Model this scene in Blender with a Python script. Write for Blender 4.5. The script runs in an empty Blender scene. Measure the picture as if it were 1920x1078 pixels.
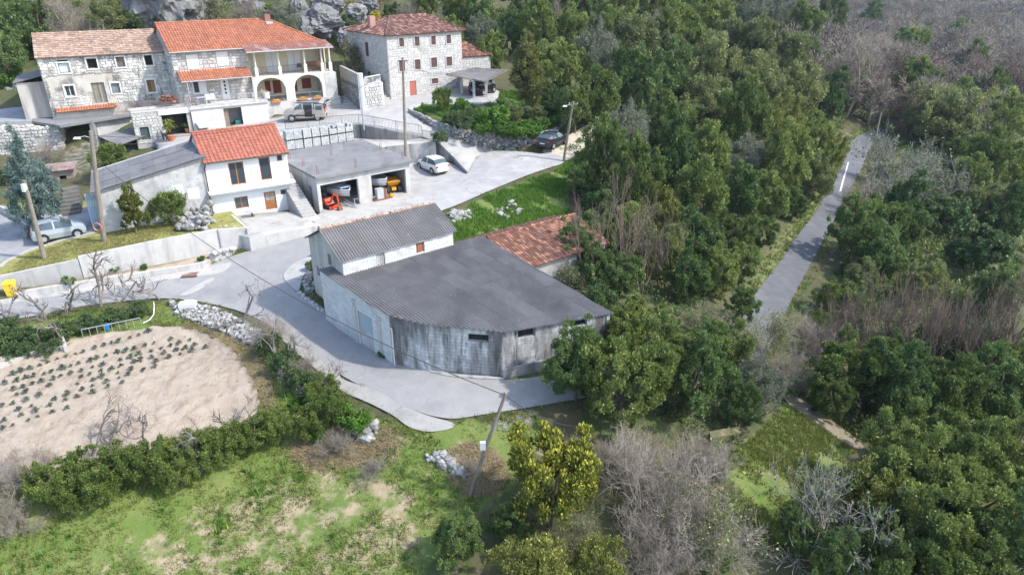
import bpy, bmesh, math, random
import numpy as np
from mathutils import Vector, Matrix
from mathutils.geometry import delaunay_2d_cdt
R = math.radians
random.seed(7); rng = np.random.default_rng(7)
scene = bpy.context.scene
col = scene.collection

# ------------------------------------------------------------------ camera, sky, sun, exposure
CAM_H, PITCH, FPX = 20.0, R(25), 1300.0          # drone height, tilt, focal length in photo pixels (1920 wide)
cam_d = bpy.data.cameras.new('camera'); cam = bpy.data.objects.new('camera', cam_d); col.objects.link(cam)
cam.location = (0, 0, CAM_H); cam.rotation_euler = (math.pi/2 - PITCH, 0, 0)
cam_d.sensor_width = 36; cam_d.lens = 36*FPX/1920; cam_d.clip_end = 3000; cam_d.clip_start = 0.5
scene.camera = cam
SUN_AZ, SUN_EL = R(-13), R(47)                    # direction towards the sun, from +X, in the XY plane
sun_dir = Vector((math.cos(SUN_AZ)*math.cos(SUN_EL), math.sin(SUN_AZ)*math.cos(SUN_EL), math.sin(SUN_EL)))
world = bpy.data.worlds.new('World'); scene.world = world; world.use_nodes = True
wn = world.node_tree; bg = wn.nodes['Background']
sky = wn.nodes.new('ShaderNodeTexSky'); sky.sky_type = 'NISHITA'; sky.sun_disc = False
sky.sun_elevation = SUN_EL; sky.sun_rotation = R(90) - SUN_AZ
sky.air_density = 1.0; sky.dust_density = 1.5; sky.ozone_density = 1.0
wn.links.new(sky.outputs[0], bg.inputs[0]); bg.inputs[1].default_value = 0.15
sl = bpy.data.lights.new('sun', 'SUN'); sl.energy = 1.95; sl.angle = R(1.6); sl.color = (1, .95, .87)
so = bpy.data.objects.new('sun', sl); col.objects.link(so)
so.rotation_euler = sun_dir.to_track_quat('Z', 'Y').to_euler(); so.location = (40, 0, 60)
scene.view_settings.view_transform = 'Standard'; scene.view_settings.look = 'None'
scene.view_settings.exposure = 1.45; scene.view_settings.gamma = 1
scene.cycles.max_bounces = 4; scene.cycles.diffuse_bounces = 2; scene.cycles.transparent_max_bounces = 8

# ------------------------------------------------------------------ photo pixel -> place on the ground
_c, _s = math.cos(PITCH), math.sin(PITCH)
def ray(x, y):
    u = (x-960)/FPX; v = (539-y)/FPX
    return np.array([u, _c+v*_s, -_s+v*_c])
def P(x, y, z):
    d = ray(x, y); t = (z-CAM_H)/d[2]
    return np.array([0, 0, CAM_H]) + t*d
def PY(x, y, Y):
    d = ray(x, y); return np.array([0, 0, CAM_H]) + d*(Y/d[1])
def h_above(p, y):                                   # height at which the vertical through p reaches photo row y
    d = ray(960, y); return CAM_H + d[2]/d[1]*p[1]

# ------------------------------------------------------------------ mesh helpers
class MB:
    def __init__(s): s.v = []; s.f = []; s.t = []
    def add(s, vs, fs, t=.5):
        o = len(s.v); s.v += [tuple(map(float, q)) for q in vs]
        s.f += [tuple(i+o for i in f) for f in fs]; s.t += [t]*len(fs); return s
    def box(s, x0, x1, y0, y1, z0, z1, t=.5):
        return s.add([(x0,y0,z0),(x1,y0,z0),(x1,y1,z0),(x0,y1,z0),(x0,y0,z1),(x1,y0,z1),(x1,y1,z1),(x0,y1,z1)],
                     [(3,2,1,0),(4,5,6,7),(0,1,5,4),(1,2,6,5),(2,3,7,6),(3,0,4,7)], t)
    def hexa(s, b, tp, t=.5):                        # general 8-corner block: 4 bottom, 4 top
        return s.add(list(b)+list(tp), [(3,2,1,0),(4,5,6,7),(0,1,5,4),(1,2,6,5),(2,3,7,6),(3,0,4,7)], t)
    def prism(s, poly, z0, z1, t=.5):                # z0, z1 numbers or per-corner lists
        n = len(poly); a = z0 if hasattr(z0, '__len__') else [z0]*n; b = z1 if hasattr(z1, '__len__') else [z1]*n
        vs = [(p[0],p[1],a[i]) for i, p in enumerate(poly)] + [(p[0],p[1],b[i]) for i, p in enumerate(poly)]
        return s.add(vs, [tuple(range(n))[::-1], tuple(range(n, 2*n))] + [(i,(i+1)%n,n+(i+1)%n,n+i) for i in range(n)], t)
    def tube(s, pts, rad, n=6, t=.5, cap=True):
        pts = [Vector(p) for p in pts]; m = len(pts)
        rs = rad if hasattr(rad, '__len__') else [rad]*m
        vs = []
        for i, p in enumerate(pts):
            d = (pts[min(i+1,m-1)]-pts[max(i-1,0)]).normalized()
            a = d.orthogonal().normalized() if i == 0 else (a - d*a.dot(d)).normalized()
            b = d.cross(a)
            for k in range(n):
                an = 2*math.pi*k/n; vs.append(p + (a*math.cos(an)+b*math.sin(an))*rs[i])
        fs = [(i*n+k, i*n+(k+1)%n, (i+1)*n+(k+1)%n, (i+1)*n+k) for i in range(m-1) for k in range(n)]
        if cap: fs += [tuple(range(n))[::-1], tuple(range((m-1)*n, m*n))]
        return s.add(vs, fs, t)
    def cyl(s, c, r, h, n=12, t=.5, r2=None):
        x, y, z = c; r2 = r if r2 is None else r2
        vs = [(x+r*math.cos(2*math.pi*k/n), y+r*math.sin(2*math.pi*k/n), z) for k in range(n)] + \
             [(x+r2*math.cos(2*math.pi*k/n), y+r2*math.sin(2*math.pi*k/n), z+h) for k in range(n)]
        return s.add(vs, [tuple(range(n))[::-1], tuple(range(n,2*n))]+[(k,(k+1)%n,n+(k+1)%n,n+k) for k in range(n)], t)
    def disc(s, c, ax, r, w, n=14, t=.5):            # wheel-like disc, axis 'x' or 'y'
        vs = []
        for e in (-w/2, w/2):
            for k in range(n):
                a = 2*math.pi*k/n; p, q = r*math.cos(a), r*math.sin(a)
                vs.append((c[0]+e, c[1]+p, c[2]+q) if ax == 'x' else (c[0]+p, c[1]+e, c[2]+q))
        return s.add(vs, [tuple(range(n))[::-1], tuple(range(n,2*n))]+[(k,(k+1)%n,n+(k+1)%n,n+k) for k in range(n)], t)
    def rock(s, c, r, sd, t=.5, flat=.75):
        rr = random.Random(sd); f = _ico
        sc = [r*rr.uniform(.8,1.25), r*rr.uniform(.8,1.25), r*flat*rr.uniform(.85,1.2)]; an = rr.uniform(0, 6.28); ca, sa = math.cos(an), math.sin(an)
        vs = []
        for q in f[0]:
            k = rr.uniform(.78, 1.15); x, y, z = q[0]*sc[0]*k, q[1]*sc[1]*k, q[2]*sc[2]*k
            vs.append((c[0]+x*ca-y*sa, c[1]+x*sa+y*ca, c[2]+z))
        return s.add(vs, f[1], t)
    def build(s, name, mat=None, parent=None, smooth=False, loc=None, rotz=0):
        me = bpy.data.meshes.new(name); me.from_pydata(s.v, [], s.f)
        if s.t: me.attributes.new('tint', 'FLOAT', 'FACE').data.foreach_set('value', s.t)
        if mat: me.materials.append(mat)
        if smooth: me.shade_smooth()
        return link(name, me, parent, loc, rotz)
def _mkico(sub):
    bm = bmesh.new(); bmesh.ops.create_icosphere(bm, subdivisions=sub, radius=1)
    bm.verts.ensure_lookup_table(); r = ([tuple(v.co) for v in bm.verts], [tuple(v.index for v in f.verts) for f in bm.faces]); bm.free(); return r
_ico = _mkico(1); _ico2 = _mkico(3)
def link(name, me, parent=None, loc=None, rotz=0):
    o = bpy.data.objects.new(name, me); col.objects.link(o)
    if parent: o.parent = parent
    if loc is not None: o.location = loc
    if rotz: o.rotation_euler = (0, 0, rotz)
    return o
def np_mesh(name, V, F, tint=None, mat=None, smooth=False, k=4):
    me = bpy.data.meshes.new(name); V = np.asarray(V, np.float32); F = np.asarray(F, np.int32)
    me.vertices.add(len(V)); me.vertices.foreach_set('co', V.ravel())
    n = len(F); me.loops.add(n*k); me.loops.foreach_set('vertex_index', F.ravel())
    me.polygons.add(n); me.polygons.foreach_set('loop_start', np.arange(0, n*k, k, dtype=np.int32))
    me.update(calc_edges=True)
    if tint is not None: me.attributes.new('tint', 'FLOAT', 'FACE').data.foreach_set('value', np.asarray(tint, np.float32))
    if mat: me.materials.append(mat)
    if smooth: me.shade_smooth()
    return me
def tag(o, label=None, cat=None, group=None, kind=None):
    if label: o['label'] = label
    if cat: o['category'] = cat
    if group: o['group'] = group
    if kind: o['kind'] = kind
    return o
def thing(name, label, cat, loc=(0,0,0), rotz=0, group=None):
    o = bpy.data.objects.new(name, None); col.objects.link(o); o.empty_display_size = .3
    o.location = tuple(map(float, loc)); o.rotation_euler = (0, 0, rotz); return tag(o, label, cat, group)
def copy_tree(o, parent=None):
    c = o.copy(); col.objects.link(c); c.parent = parent
    for ch in list(o.children): copy_tree(ch, c)
    return c
class Fac:
    """A facade: u along it, v into the building, w up; laid from two base points."""
    def __init__(s, pl, pr, z, yaw=None):
        A, B = P(*pl, z), P(*pr, z)
        if yaw is None: d = (B-A)[:2]; s.yaw = math.atan2(d[1], d[0]); s.W = float(np.hypot(*d))
        else:
            s.yaw = yaw; s.W = 1.0
        s.A = A; s.z = z; s.a = np.array([math.cos(s.yaw), math.sin(s.yaw)]); s.n = np.array([-s.a[1], s.a[0]])
        if yaw is not None: s.W = s.uw(*pr)[0]
    def uw(s, x, y, v=0):
        d = ray(x, y); O = s.A[:2] + s.n*v
        t = np.dot(O, s.n)/np.dot(d[:2], s.n); p = np.array([0,0,CAM_H])+d*t
        return float(np.dot(p[:2]-s.A[:2], s.a)), float(p[2]-s.z)
    def rect(s, x0, y0, x1, y1, v=0):                 # centre-line rectangle on the facade from two photo corners
        xm, ym = (x0+x1)/2, (y0+y1)/2
        u0 = s.uw(x0, ym, v)[0]; u1 = s.uw(x1, ym, v)[0]; w1 = s.uw(xm, y0, v)[1]; w0 = s.uw(xm, y1, v)[1]
        return u0, u1, w0, w1
    def w(s, u, v, h): 
        p = s.A[:2]+s.a*u+s.n*v; return np.array([p[0], p[1], s.z+h])
    def thing(s, name, label, cat, group=None): return thing(name, label, cat, s.A, s.yaw, group)

# ------------------------------------------------------------------ materials
def M(name, c1, c2=None, sc=2.0, rough=.85, bump=.15, bsc=None, tint=0., stain=None, metal=0., spec=.3, var=0., detail=4, c3=None, ts=None, crack=None):
    m = bpy.data.materials.new(name); m.use_nodes = True; nt = m.node_tree; N = nt.nodes; L = nt.links
    b = N['Principled BSDF']; b.inputs['Roughness'].default_value = rough; b.inputs['Metallic'].default_value = metal
    b.inputs['Specular IOR Level'].default_value = spec
    g = N.new('ShaderNodeNewGeometry'); c = None
    def noise(scale, stretch=(1,1,1), det=detail, dist=0):
        mp = N.new('ShaderNodeMapping'); mp.inputs['Scale'].default_value = stretch; L.new(g.outputs['Position'], mp.inputs[0])
        n = N.new('ShaderNodeTexNoise'); n.inputs['Scale'].default_value = scale; n.inputs['Detail'].default_value = det
        n.inputs['Roughness'].default_value = .62; n.inputs['Distortion'].default_value = dist; L.new(mp.outputs[0], n.inputs[0]); return n.outputs[0]
    def ramp(src, lo, hi):
        r = N.new('ShaderNodeMapRange'); r.inputs[1].default_value = lo; r.inputs[2].default_value = hi; L.new(src, r.inputs[0]); return r.outputs[0]
    def mix(f, a, bb, mode='MIX'):
        x = N.new('ShaderNodeMix'); x.data_type = 'RGBA'; x.blend_type = mode
        for s_, v in ((0, f), (6, a), (7, bb)):
            if hasattr(v, 'is_output') : L.new(v, x.inputs[s_])
            else: x.inputs[s_].default_value = v if s_ == 0 else (*v, 1)
        return x.outputs[2]
    c2 = c2 or tuple(q*.8 for q in c1)
    c = mix(ramp(noise(sc), .3, .7), c1, c2)
    if c3: 
        at = N.new('ShaderNodeAttribute'); at.attribute_name = 'tint'; c = mix(ramp(at.outputs['Fac'], *(ts or (.55, .95))), c, c3)
    if tint:
        at = N.new('ShaderNodeAttribute'); at.attribute_name = 'tint'
        hs = N.new('ShaderNodeHueSaturation'); L.new(c, hs.inputs['Color']); r = N.new('ShaderNodeMapRange'); L.new(at.outputs['Fac'], r.inputs[0])
        r.inputs[3].default_value = 1-tint; r.inputs[4].default_value = 1+tint; L.new(r.outputs[0], hs.inputs['Value']); c = hs.outputs[0]
    for st in (stain or []):                           # (colour, scale, lo, hi, stretch)
        c = mix(ramp(noise(st[1], st[4], 5, .3), st[2], st[3]), c, st[0])
    if crack:                                          # (cell scale, width, colour): thin irregular joints and cracks
        wv = N.new('ShaderNodeTexNoise'); wv.inputs['Scale'].default_value = crack[0]*1.7; L.new(g.outputs['Position'], wv.inputs[0])
        vm = N.new('ShaderNodeVectorMath'); vm.operation = 'MULTIPLY_ADD'; L.new(wv.outputs['Color'], vm.inputs[0]); vm.inputs[1].default_value = (1.1/crack[0]*.6,)*3; L.new(g.outputs['Position'], vm.inputs[2])
        vo = N.new('ShaderNodeTexVoronoi'); vo.feature = 'DISTANCE_TO_EDGE'; vo.inputs['Scale'].default_value = crack[0]; L.new(vm.outputs[0], vo.inputs[0])
        f1 = ramp(vo.outputs['Distance'], crack[1], 0.); f2 = ramp(noise(.35, U, 3), .46, .6); mu = N.new('ShaderNodeMath'); mu.operation = 'MULTIPLY'; L.new(f1, mu.inputs[0]); L.new(f2, mu.inputs[1])
        c = mix(mu.outputs[0], c, crack[2])
    if var:
        oi = N.new('ShaderNodeObjectInfo'); hs = N.new('ShaderNodeHueSaturation'); r = N.new('ShaderNodeMapRange'); L.new(oi.outputs['Random'], r.inputs[0])
        r.inputs[3].default_value = 1-var; r.inputs[4].default_value = 1+var; L.new(r.outputs[0], hs.inputs['Value'])
        r2 = N.new('ShaderNodeMapRange'); L.new(oi.outputs['Random'], r2.inputs[0]); r2.inputs[3].default_value = .5+var*.05; r2.inputs[4].default_value = .5-var*.05
        L.new(r2.outputs[0], hs.inputs['Hue']); L.new(c, hs.inputs['Color']); c = hs.outputs[0]
    L.new(c, b.inputs['Base Color'])
    if bump:
        bp = N.new('ShaderNodeBump'); bp.inputs['Strength'].default_value = min(1, bump*3); bp.inputs['Distance'].default_value = .04
        L.new(noise(bsc or sc*6), bp.inputs['Height']); L.new(bp.outputs[0], b.inputs['Normal'])
    return m
U = (1,1,1); VS = (1,1,.12)                            # stretches: even, vertical streaks
def leafmat(name, c1, c2, c3=None, ts=(.6,1.), var=.12, tint=.3, trans=.33, rough=.5, spec=.35):
    m = M(name, c1, c2, sc=.9, rough=rough, bump=0, tint=tint, c3=c3, ts=ts, var=var, spec=spec, detail=2)
    nt = m.node_tree; N = nt.nodes; L = nt.links; b = N['Principled BSDF']; out = N['Material Output']
    src = b.inputs['Base Color'].links[0].from_socket
    tr = N.new('ShaderNodeBsdfTranslucent'); L.new(src, tr.inputs[0]); ms = N.new('ShaderNodeMixShader'); ms.inputs[0].default_value = trans
    L.new(b.outputs[0], ms.inputs[1]); L.new(tr.outputs[0], ms.inputs[2]); L.new(ms.outputs[0], out.inputs[0]); return m
asphalt   = M('asphalt', (.27,.268,.264), (.32,.317,.31), 1.1, .9, .2, 60, stain=[((.21,.21,.212), .35, .55, .75, U), ((.36,.355,.34), .8, .6, .85, U), ((.215,.215,.22), 4.5, .6, .74, (1,.3,1))], crack=(.3,.008,(.19,.19,.19)))
asphalt_d = M('dark_asphalt', (.10,.105,.115), (.135,.14,.15), 1.2, .9, .2, 60, stain=[((.17,.17,.17), .4, .55, .75, U)])
concrete  = M('concrete', (.43,.42,.40), (.53,.52,.49), 1.3, .9, .12, 25, stain=[((.33,.325,.31), .45, .52, .72, U), ((.60,.59,.56), .7, .62, .8, U)])
conc_road = M('concrete_road', (.33,.325,.315), (.41,.40,.385), .9, .9, .15, 30, stain=[((.28,.275,.265), .5, .5, .75, U), ((.47,.455,.43), .9, .58, .8, U), ((.22,.215,.21), 3.5, .6, .74, U)], crack=(.3,.01,(.2,.195,.19)))
conc_pale = M('pale_concrete', (.36,.35,.33), (.44,.425,.40), 1.1, .9, .15, 30, stain=[((.27,.26,.245), .7, .52, .75, U), ((.24,.23,.215), 3.2, .6, .74, U)], crack=(.35,.01,(.22,.21,.2)))
conc_wall = M('concrete_wall', (.44,.43,.415), (.53,.52,.50), 1.5, .9, .1, 20, stain=[((.32,.31,.30), 1.4, .52, .72, VS), ((.27,.26,.25), .5, .62, .78, (1,1,.5))])
conc_grey = M('grey_concrete_wall', (.31,.31,.31), (.38,.38,.37), 1.5, .9, .1, 20, stain=[((.16,.16,.165), 1.6, .5, .68, VS)])
roofslab  = M('slab_concrete', (.175,.175,.18), (.225,.225,.225), .6, .9, .1, 18, stain=[((.125,.125,.13), .5, .5, .68, (1,.45,1)), ((.31,.305,.295), .33, .62, .78, U)])
plaster_w = M('white_plaster', (.66,.67,.68), (.70,.71,.72), .8, .9, .03, 12)
plaster_o = M('old_white_plaster', (.44,.44,.43), (.53,.53,.52), 1.1, .9, .1, 10, stain=[((.33,.335,.33), .9, .46, .66, U), ((.29,.29,.285), 2.6, .56, .7, U), ((.27,.27,.265), 1.3, .6, .75, VS)])
plaster_c = M('cream_plaster', (.58,.52,.38), (.61,.55,.42), 1, .9, .04, 12)
plaster_l = M('light_cream_plaster', (.60,.575,.50), (.64,.61,.54), 1, .9, .04, 12, stain=[((.50,.485,.44), 1.2, .58, .76, VS)])
block_w   = M('white_block', (.47,.48,.49), (.58,.59,.60), 1.4, .9, .12, 14, tint=.16, stain=[((.47,.46,.43), .8, .55, .7, U)])
block_d   = M('stained_block', (.47,.475,.48), (.60,.60,.60), 1.2, .9, .12, 14, tint=.14, stain=[((.15,.148,.145), 1.2, .40, .62, (1,1,.16)), ((.085,.083,.08), 2.6, .52, .68, (1,1,.2)), ((.12,.117,.112), .45, .52, .68, (1,1,.4)), ((.13,.135,.07), .5, .66, .76, U)])
mortar    = M('mortar', (.33,.32,.30), (.42,.41,.39), 2, .95, .1)
mortar_dk = M('dark_mortar', (.18,.175,.17), (.25,.245,.235), 2, .95, .1)
stone_w   = M('white_limestone', (.42,.415,.395), (.50,.49,.47), 1.6, .9, .2, 9, tint=.13, stain=[((.31,.305,.29), .55, .56, .74, U)])
stone_old = M('weathered_limestone', (.53,.52,.49), (.68,.67,.64), 1.6, .95, .25, 9, tint=.25, stain=[((.17,.165,.16), .38, .5, .66, (1,1,.6)), ((.13,.13,.13), 1.7, .56, .68, (1,1,.5)), ((.50,.44,.35), .3, .62, .72, U)])
stone_g   = M('grey_ashlar', (.42,.405,.38), (.55,.53,.50), 1.6, .9, .2, 9, tint=.28)
stone_dry = M('dry_stone', (.25,.245,.232), (.345,.335,.318), 1.5, .95, .25, 8, tint=.4, stain=[((.21,.205,.195), .9, .5, .7, U), ((.36,.31,.23), .8, .62, .76, U)])
rockmat   = M('limestone_rock', (.17,.17,.17), (.25,.247,.24), .6, .95, .5, 3.5, tint=.15, stain=[((.16,.16,.165), .45, .48, .62, U), ((.34,.33,.31), .7, .60, .74, U), ((.11,.13,.06), .5, .62, .74, U)])
tile_new  = M('red_roof_tile', (.345,.125,.082), (.305,.11,.074), .8, .75, .05, 20, tint=.14)
tile_org  = M('orange_roof_tile', (.36,.145,.082), (.315,.125,.075), .7, .8, .06, 20, tint=.2, stain=[((.30,.12,.08), .4, .62, .8, U)])
tile_old  = M('old_roof_tile', (.30,.185,.135), (.36,.25,.19), 1.6, .9, .1, 12, tint=.16, c3=(.35,.27,.21), ts=(.2,1.), stain=[((.16,.125,.105), .5, .56, .72, U)])
tile_brn  = M('brown_roof_tile', (.19,.088,.068), (.155,.082,.07), 1.1, .9, .1, 12, tint=.38, c3=(.27,.165,.135), ts=(.55,.9), stain=[((.14,.10,.09), .6, .55, .72, U)])
tile_wth  = M('weathered_orange_tile', (.215,.10,.068), (.17,.085,.062), 1.4, .9, .1, 12, tint=.38, c3=(.28,.145,.095), ts=(.6,.9), stain=[((.13,.10,.09), .9, .56, .7, U)])
tile_shed = M('lichen_roof_tile', (.22,.10,.08), (.19,.095,.082), 1.1, .9, .1, 12, tint=.2, stain=[((.30,.26,.24), .9, .5, .7, U)])
fibro     = M('fibre_cement', (.145,.14,.139), (.185,.179,.177), .9, .9, .1, 14, tint=.12, stain=[((.108,.105,.104), .5, .52, .75, (1,.5,1)), ((.30,.30,.30), 3.5, .66, .76, U)])
felt      = M('bitumen_sheet', (.15,.15,.155), (.195,.195,.20), 1.0, .9, .15, 40, tint=.1, stain=[((.26,.26,.26), .8, .6, .75, U)])
door_blue = M('pale_blue_metal', (.33,.45,.58), (.40,.52,.64), 1.5, .6, .03, stain=[((.55,.58,.60), 1.2, .6, .75, VS)])
door_lb   = M('faded_blue_sheet', (.27,.35,.39), (.34,.42,.46), 2, .6, .05, stain=[((.46,.48,.48), 1.1, .5, .66, VS)])
paint_w   = M('white_paint', (.66,.66,.66), (.62,.62,.62), 3, .5, .02)
paint_g   = M('grey_paint', (.42,.43,.44), (.36,.37,.38), 3, .5, .02)
shutter   = M('maroon_shutter', (.115,.058,.055), (.09,.047,.045), 3, .7, .05, tint=.15)
shut_red  = M('red_shutter', (.20,.045,.03), (.17,.04,.027), 3, .6, .04)
door_red  = M('salmon_door', (.38,.13,.095), (.34,.11,.08), 2, .6, .03)
wood      = M('brown_window_wood', (.36,.155,.055), (.28,.11,.04), 4, .5, .05)
wood_old  = M('weathered_wood', (.26,.215,.17), (.17,.14,.115), 3, .9, .2, 12, tint=.3)
pole_wood = M('pole_wood', (.28,.245,.20), (.20,.175,.145), 2.5, .9, .25, 10, stain=[((.14,.12,.10), 2, .5, .7, VS)])
glass     = M('window_glass', (.035,.05,.06), (.05,.065,.075), 1, .08, 0, spec=.8)
dark      = M('interior_shade', (.035,.033,.032), (.02,.02,.02), 2, .9, 0)  # near-black for panels behind openings: inside shade put into the colour
iron      = M('dark_iron', (.055,.05,.05), (.08,.065,.055), 4, .6, .03)
rust      = M('rusty_iron', (.24,.11,.06), (.16,.075,.045), 5, .9, .1)
galv      = M('galvanised_steel', (.42,.45,.48), (.36,.38,.40), 3, .4, .02, metal=.3)
terracot  = M('terracotta', (.52,.20,.10), (.42,.15,.08), 3, .85, .05)
plastic_y = M('yellow_plastic', (.78,.56,.03), (.72,.50,.03), 2, .45, .01)
plastic_b = M('blue_plastic', (.03,.22,.55), (.02,.17,.45), 2, .4, .01)
rubber    = M('rubber', (.025,.025,.027), (.04,.04,.04), 4, .85, .05)
# ------------------------------------------------------------------ terrain
CP = [P(*q) for q in [
 (-80,625,.25),(0,603,.25),(0,575,.3),(150,570,.25),(300,545,.25),(400,530,.3),(480,500,.6),(520,470,.95),(560,455,1.2),(600,430,1.5),(500,560,.25),(560,600,.1),
 (620,640,0),(700,690,0),(800,730,0),(900,750,-.05),(1000,735,-.1),(1100,720,-.2),(650,610,.1),(620,585,.4),(590,550,.7),(590,520,.8),(600,505,.9),(400,505,.4),(200,532,.35),(0,560,.35),
 (620,410,1.7),(700,395,1.8),(760,375,1.85),(850,345,2.0),(800,325,1.9),(850,320,2.0),(900,350,2.1),(960,330,2.3),(1020,305,2.6),(1050,290,2.9),(1090,265,3.4),(1130,235,4.2),
 (850,410,1.5),(900,420,1.2),(980,380,1.5),(1040,350,1.9),(860,440,1.1),
 (0,700,-.6),(200,640,-.5),(380,640,-.45),(480,720,-.6),(490,770,-.8),(300,820,-.9),(0,880,-1.1),(100,760,-.8),(330,620,-.2),(60,655,-.45),(-150,700,-.6),(-150,900,-1.3),(430,640,-.2),
 (300,575,.1),(200,600,-.1),(100,610,-.05),(0,640,-.1),(400,590,.1),(470,625,0),(530,690,-.25),(580,760,-.6),(600,720,-.2),
 (100,1000,-2.3),(300,960,-2.1),(450,900,-1.8),(600,860,-1.5),(700,830,-1.1),(800,850,-1.1),(900,900,-1.5),(0,1078,-2.9),(350,1070,-2.7),(700,1070,-2.3),(-300,1078,-3),(640,800,-.8),
 (780,800,-.35),(740,790,-.3),(880,800,-.4),(980,780,-.4),
 (1250,800,-1.6),(1440,870,-3),(1000,1060,-2.8),(1300,1070,-4),(1700,1000,-4.5),(1919,1078,-5.5),(1440,760,-2.8),(1700,800,-5),(1900,800,-7),(1130,640,-.2),(1200,560,-.6),
 (1430,570,-3.9),(1470,500,-4.1),(1540,400,-4.6),(1590,320,-5),(1620,270,-5.2),(1660,245,-5.0),
 (1000,520,.2),(1100,480,.2),(1200,400,0),(1300,300,-.5)]]
CP += [np.array(q, float) for q in [
 (-32,50,1.6),(-24,48,1.4),(-40,48,1.7),(-50,50,2.2),(-36,54,2.3),(-45,55,2.7),(-55,57,3.0),(-40,58,3.1),(-47,60,3.3),(-36,59,3.4),(-41,62.5,3.5),(-36,63,3.8),(-28,58,3.0),(-22,62,2.5),(-14,62,1.9),(-18,68,3.5),(-30,64,4.2),(-38,67.5,4.2),(-36.5,64.5,3.8),(-34.5,66,4.0),(-33.5,63,3.9),(-40,67,4.0),(-43,66,3.8),(-44,69.5,5.6),(-52,68,5.2),(-46,61,3.3),(-52,60,3.3),(-58,60,3.4),(-46,63.5,3.4),(-42,64.5,3.6),(-39,65,3.8),
 (-15,79,5.9),(-6,86,6.2),(-3,80,5.5),(2,76,4.6),(6,84,5.0),(-25,72,5.0),(-24,80,7.0),(-32,75,7.2),(-42,76,7.6),(-55,70,6.5),(-30,84,9.5),(-20,92,9.5),(-8,98,9.0),(4,98,8.0),
 (-42,84,10.5),(-60,82,9.5),(-36,91,13),(-25,96,12.5),(-12,104,12.0),(2,112,11),(-50,96,15),(-70,92,13),(-25,108,15.5),(-10,125,15),(10,125,10.5),(25,110,5.5),(20,90,3.2),(15,70,1.8),
 (30,85,.5),(40,100,-.5),(50,125,1.5),(30,130,8),(65,112,-4.8),(75,140,-2),(60,160,3),(30,160,11),(0,160,17),(-60,130,22),(-30,140,20),(-100,100,16),(-90,70,9),(-80,50,3),(-70,30,-.5),
 (40,50,-5.2),(60,70,-7),(80,90,-8),(45,30,-7),(80,50,-11),(120,80,-13),(100,120,-8),(140,150,-10),(100,170,-4),(70,210,2),(120,240,-4),(180,220,-12),(30,230,12),(-40,220,30),(-140,180,30),(-200,100,18),(-150,40,3),
 (180,100,-20),(250,180,-20),(250,300,-14),(150,330,-6),(60,320,6),(-60,330,40),(-250,300,50),(350,300,-22),(330,450,-2),(200,460,2),(80,470,12),(-80,480,45),(450,450,-8),
 (450,650,18),(250,650,30),(50,650,38),(-200,650,70),(-400,500,70),(600,600,18),(600,300,-22),(450,100,-30),(-350,100,25),(-300,-60,-2),(-60,-40,-5),(100,-40,-14),(300,-40,-28),(0,0,-4.5),(-40,5,-4),(35,5,-6.5),(600,-60,-40),(700,800,25),(-600,800,90),(0,900,60)]]
CP = np.array(CP); _C2 = 1.5**2
def _phi(a, b): return np.sqrt(((a[:, None, :]-b[None, :, :])**2).sum(-1) + _C2)
_A = _phi(CP[:, :2], CP[:, :2]) - np.eye(len(CP))*.25       # slight smoothing
_W = np.linalg.solve(_A, CP[:, 2]-CP[:, 2].mean())
def Tn(xy):
    xy = np.atleast_2d(np.asarray(xy, float)); out = np.empty(len(xy))
    for i in range(0, len(xy), 4000): out[i:i+4000] = _phi(xy[i:i+4000], CP[:, :2]) @ _W
    return out + CP[:, 2].mean()
def T(x, y): return float(Tn([(x, y)])[0])
def G(x, y, dz=0.):                                   # photo pixel -> point on the terrain (plus dz)
    z = 0.
    for _ in range(14):
        p = P(x, y, min(z+dz, CAM_H-1.5)); z = .5*z+.5*T(p[0], p[1])
    return np.array([p[0], p[1], z+dz])
def Gm(pts, it=2):                                    # outline on the ground, corners rounded off
    g = [G(*q) for q in pts]
    for _ in range(it): g = [v for a, b in zip(g, g[1:]+g[:1]) for v in (a*.78+b*.22, a*.22+b*.78)]
    return g
def inside(poly, X, Y):
    poly = np.asarray(poly)[:, :2]; r = np.zeros(X.shape, bool); n = len(poly)
    for i in range(n):
        (x0, y0), (x1, y1) = poly[i], poly[(i+1) % n]
        with np.errstate(divide='ignore', invalid='ignore'):
            c = ((y0 > Y) != (y1 > Y)) & (X < (x1-x0)*(Y-y0)/(y1-y0+1e-12)+x0)
        r ^= c
    return r
def edge_dist(poly, X, Y, closed=True):
    poly = np.asarray(poly)[:, :2]; d = np.full(X.shape, 1e9); n = len(poly)
    for i in range(n if closed else n-1):
        a, b = poly[i], poly[(i+1) % n]; e = b-a; L2 = (e**2).sum()+1e-9
        t = np.clip(((X-a[0])*e[0]+(Y-a[1])*e[1])/L2, 0, 1)
        d = np.minimum(d, np.hypot(X-a[0]-t*e[0], Y-a[1]-t*e[1]))
    return d
def surf(pts):                                        # smooth height through given points
    pts = np.asarray(pts, float); A = np.sqrt(((pts[:, None, :2]-pts[None, :, :2])**2).sum(-1)+.04)
    w = np.linalg.solve(A, pts[:, 2]-pts[:, 2].mean()); m = pts[:, 2].mean()
    return lambda xy: np.sqrt(((np.atleast_2d(xy)[:, None, :]-pts[None, :, :2])**2).sum(-1)+.04) @ w + m
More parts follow.
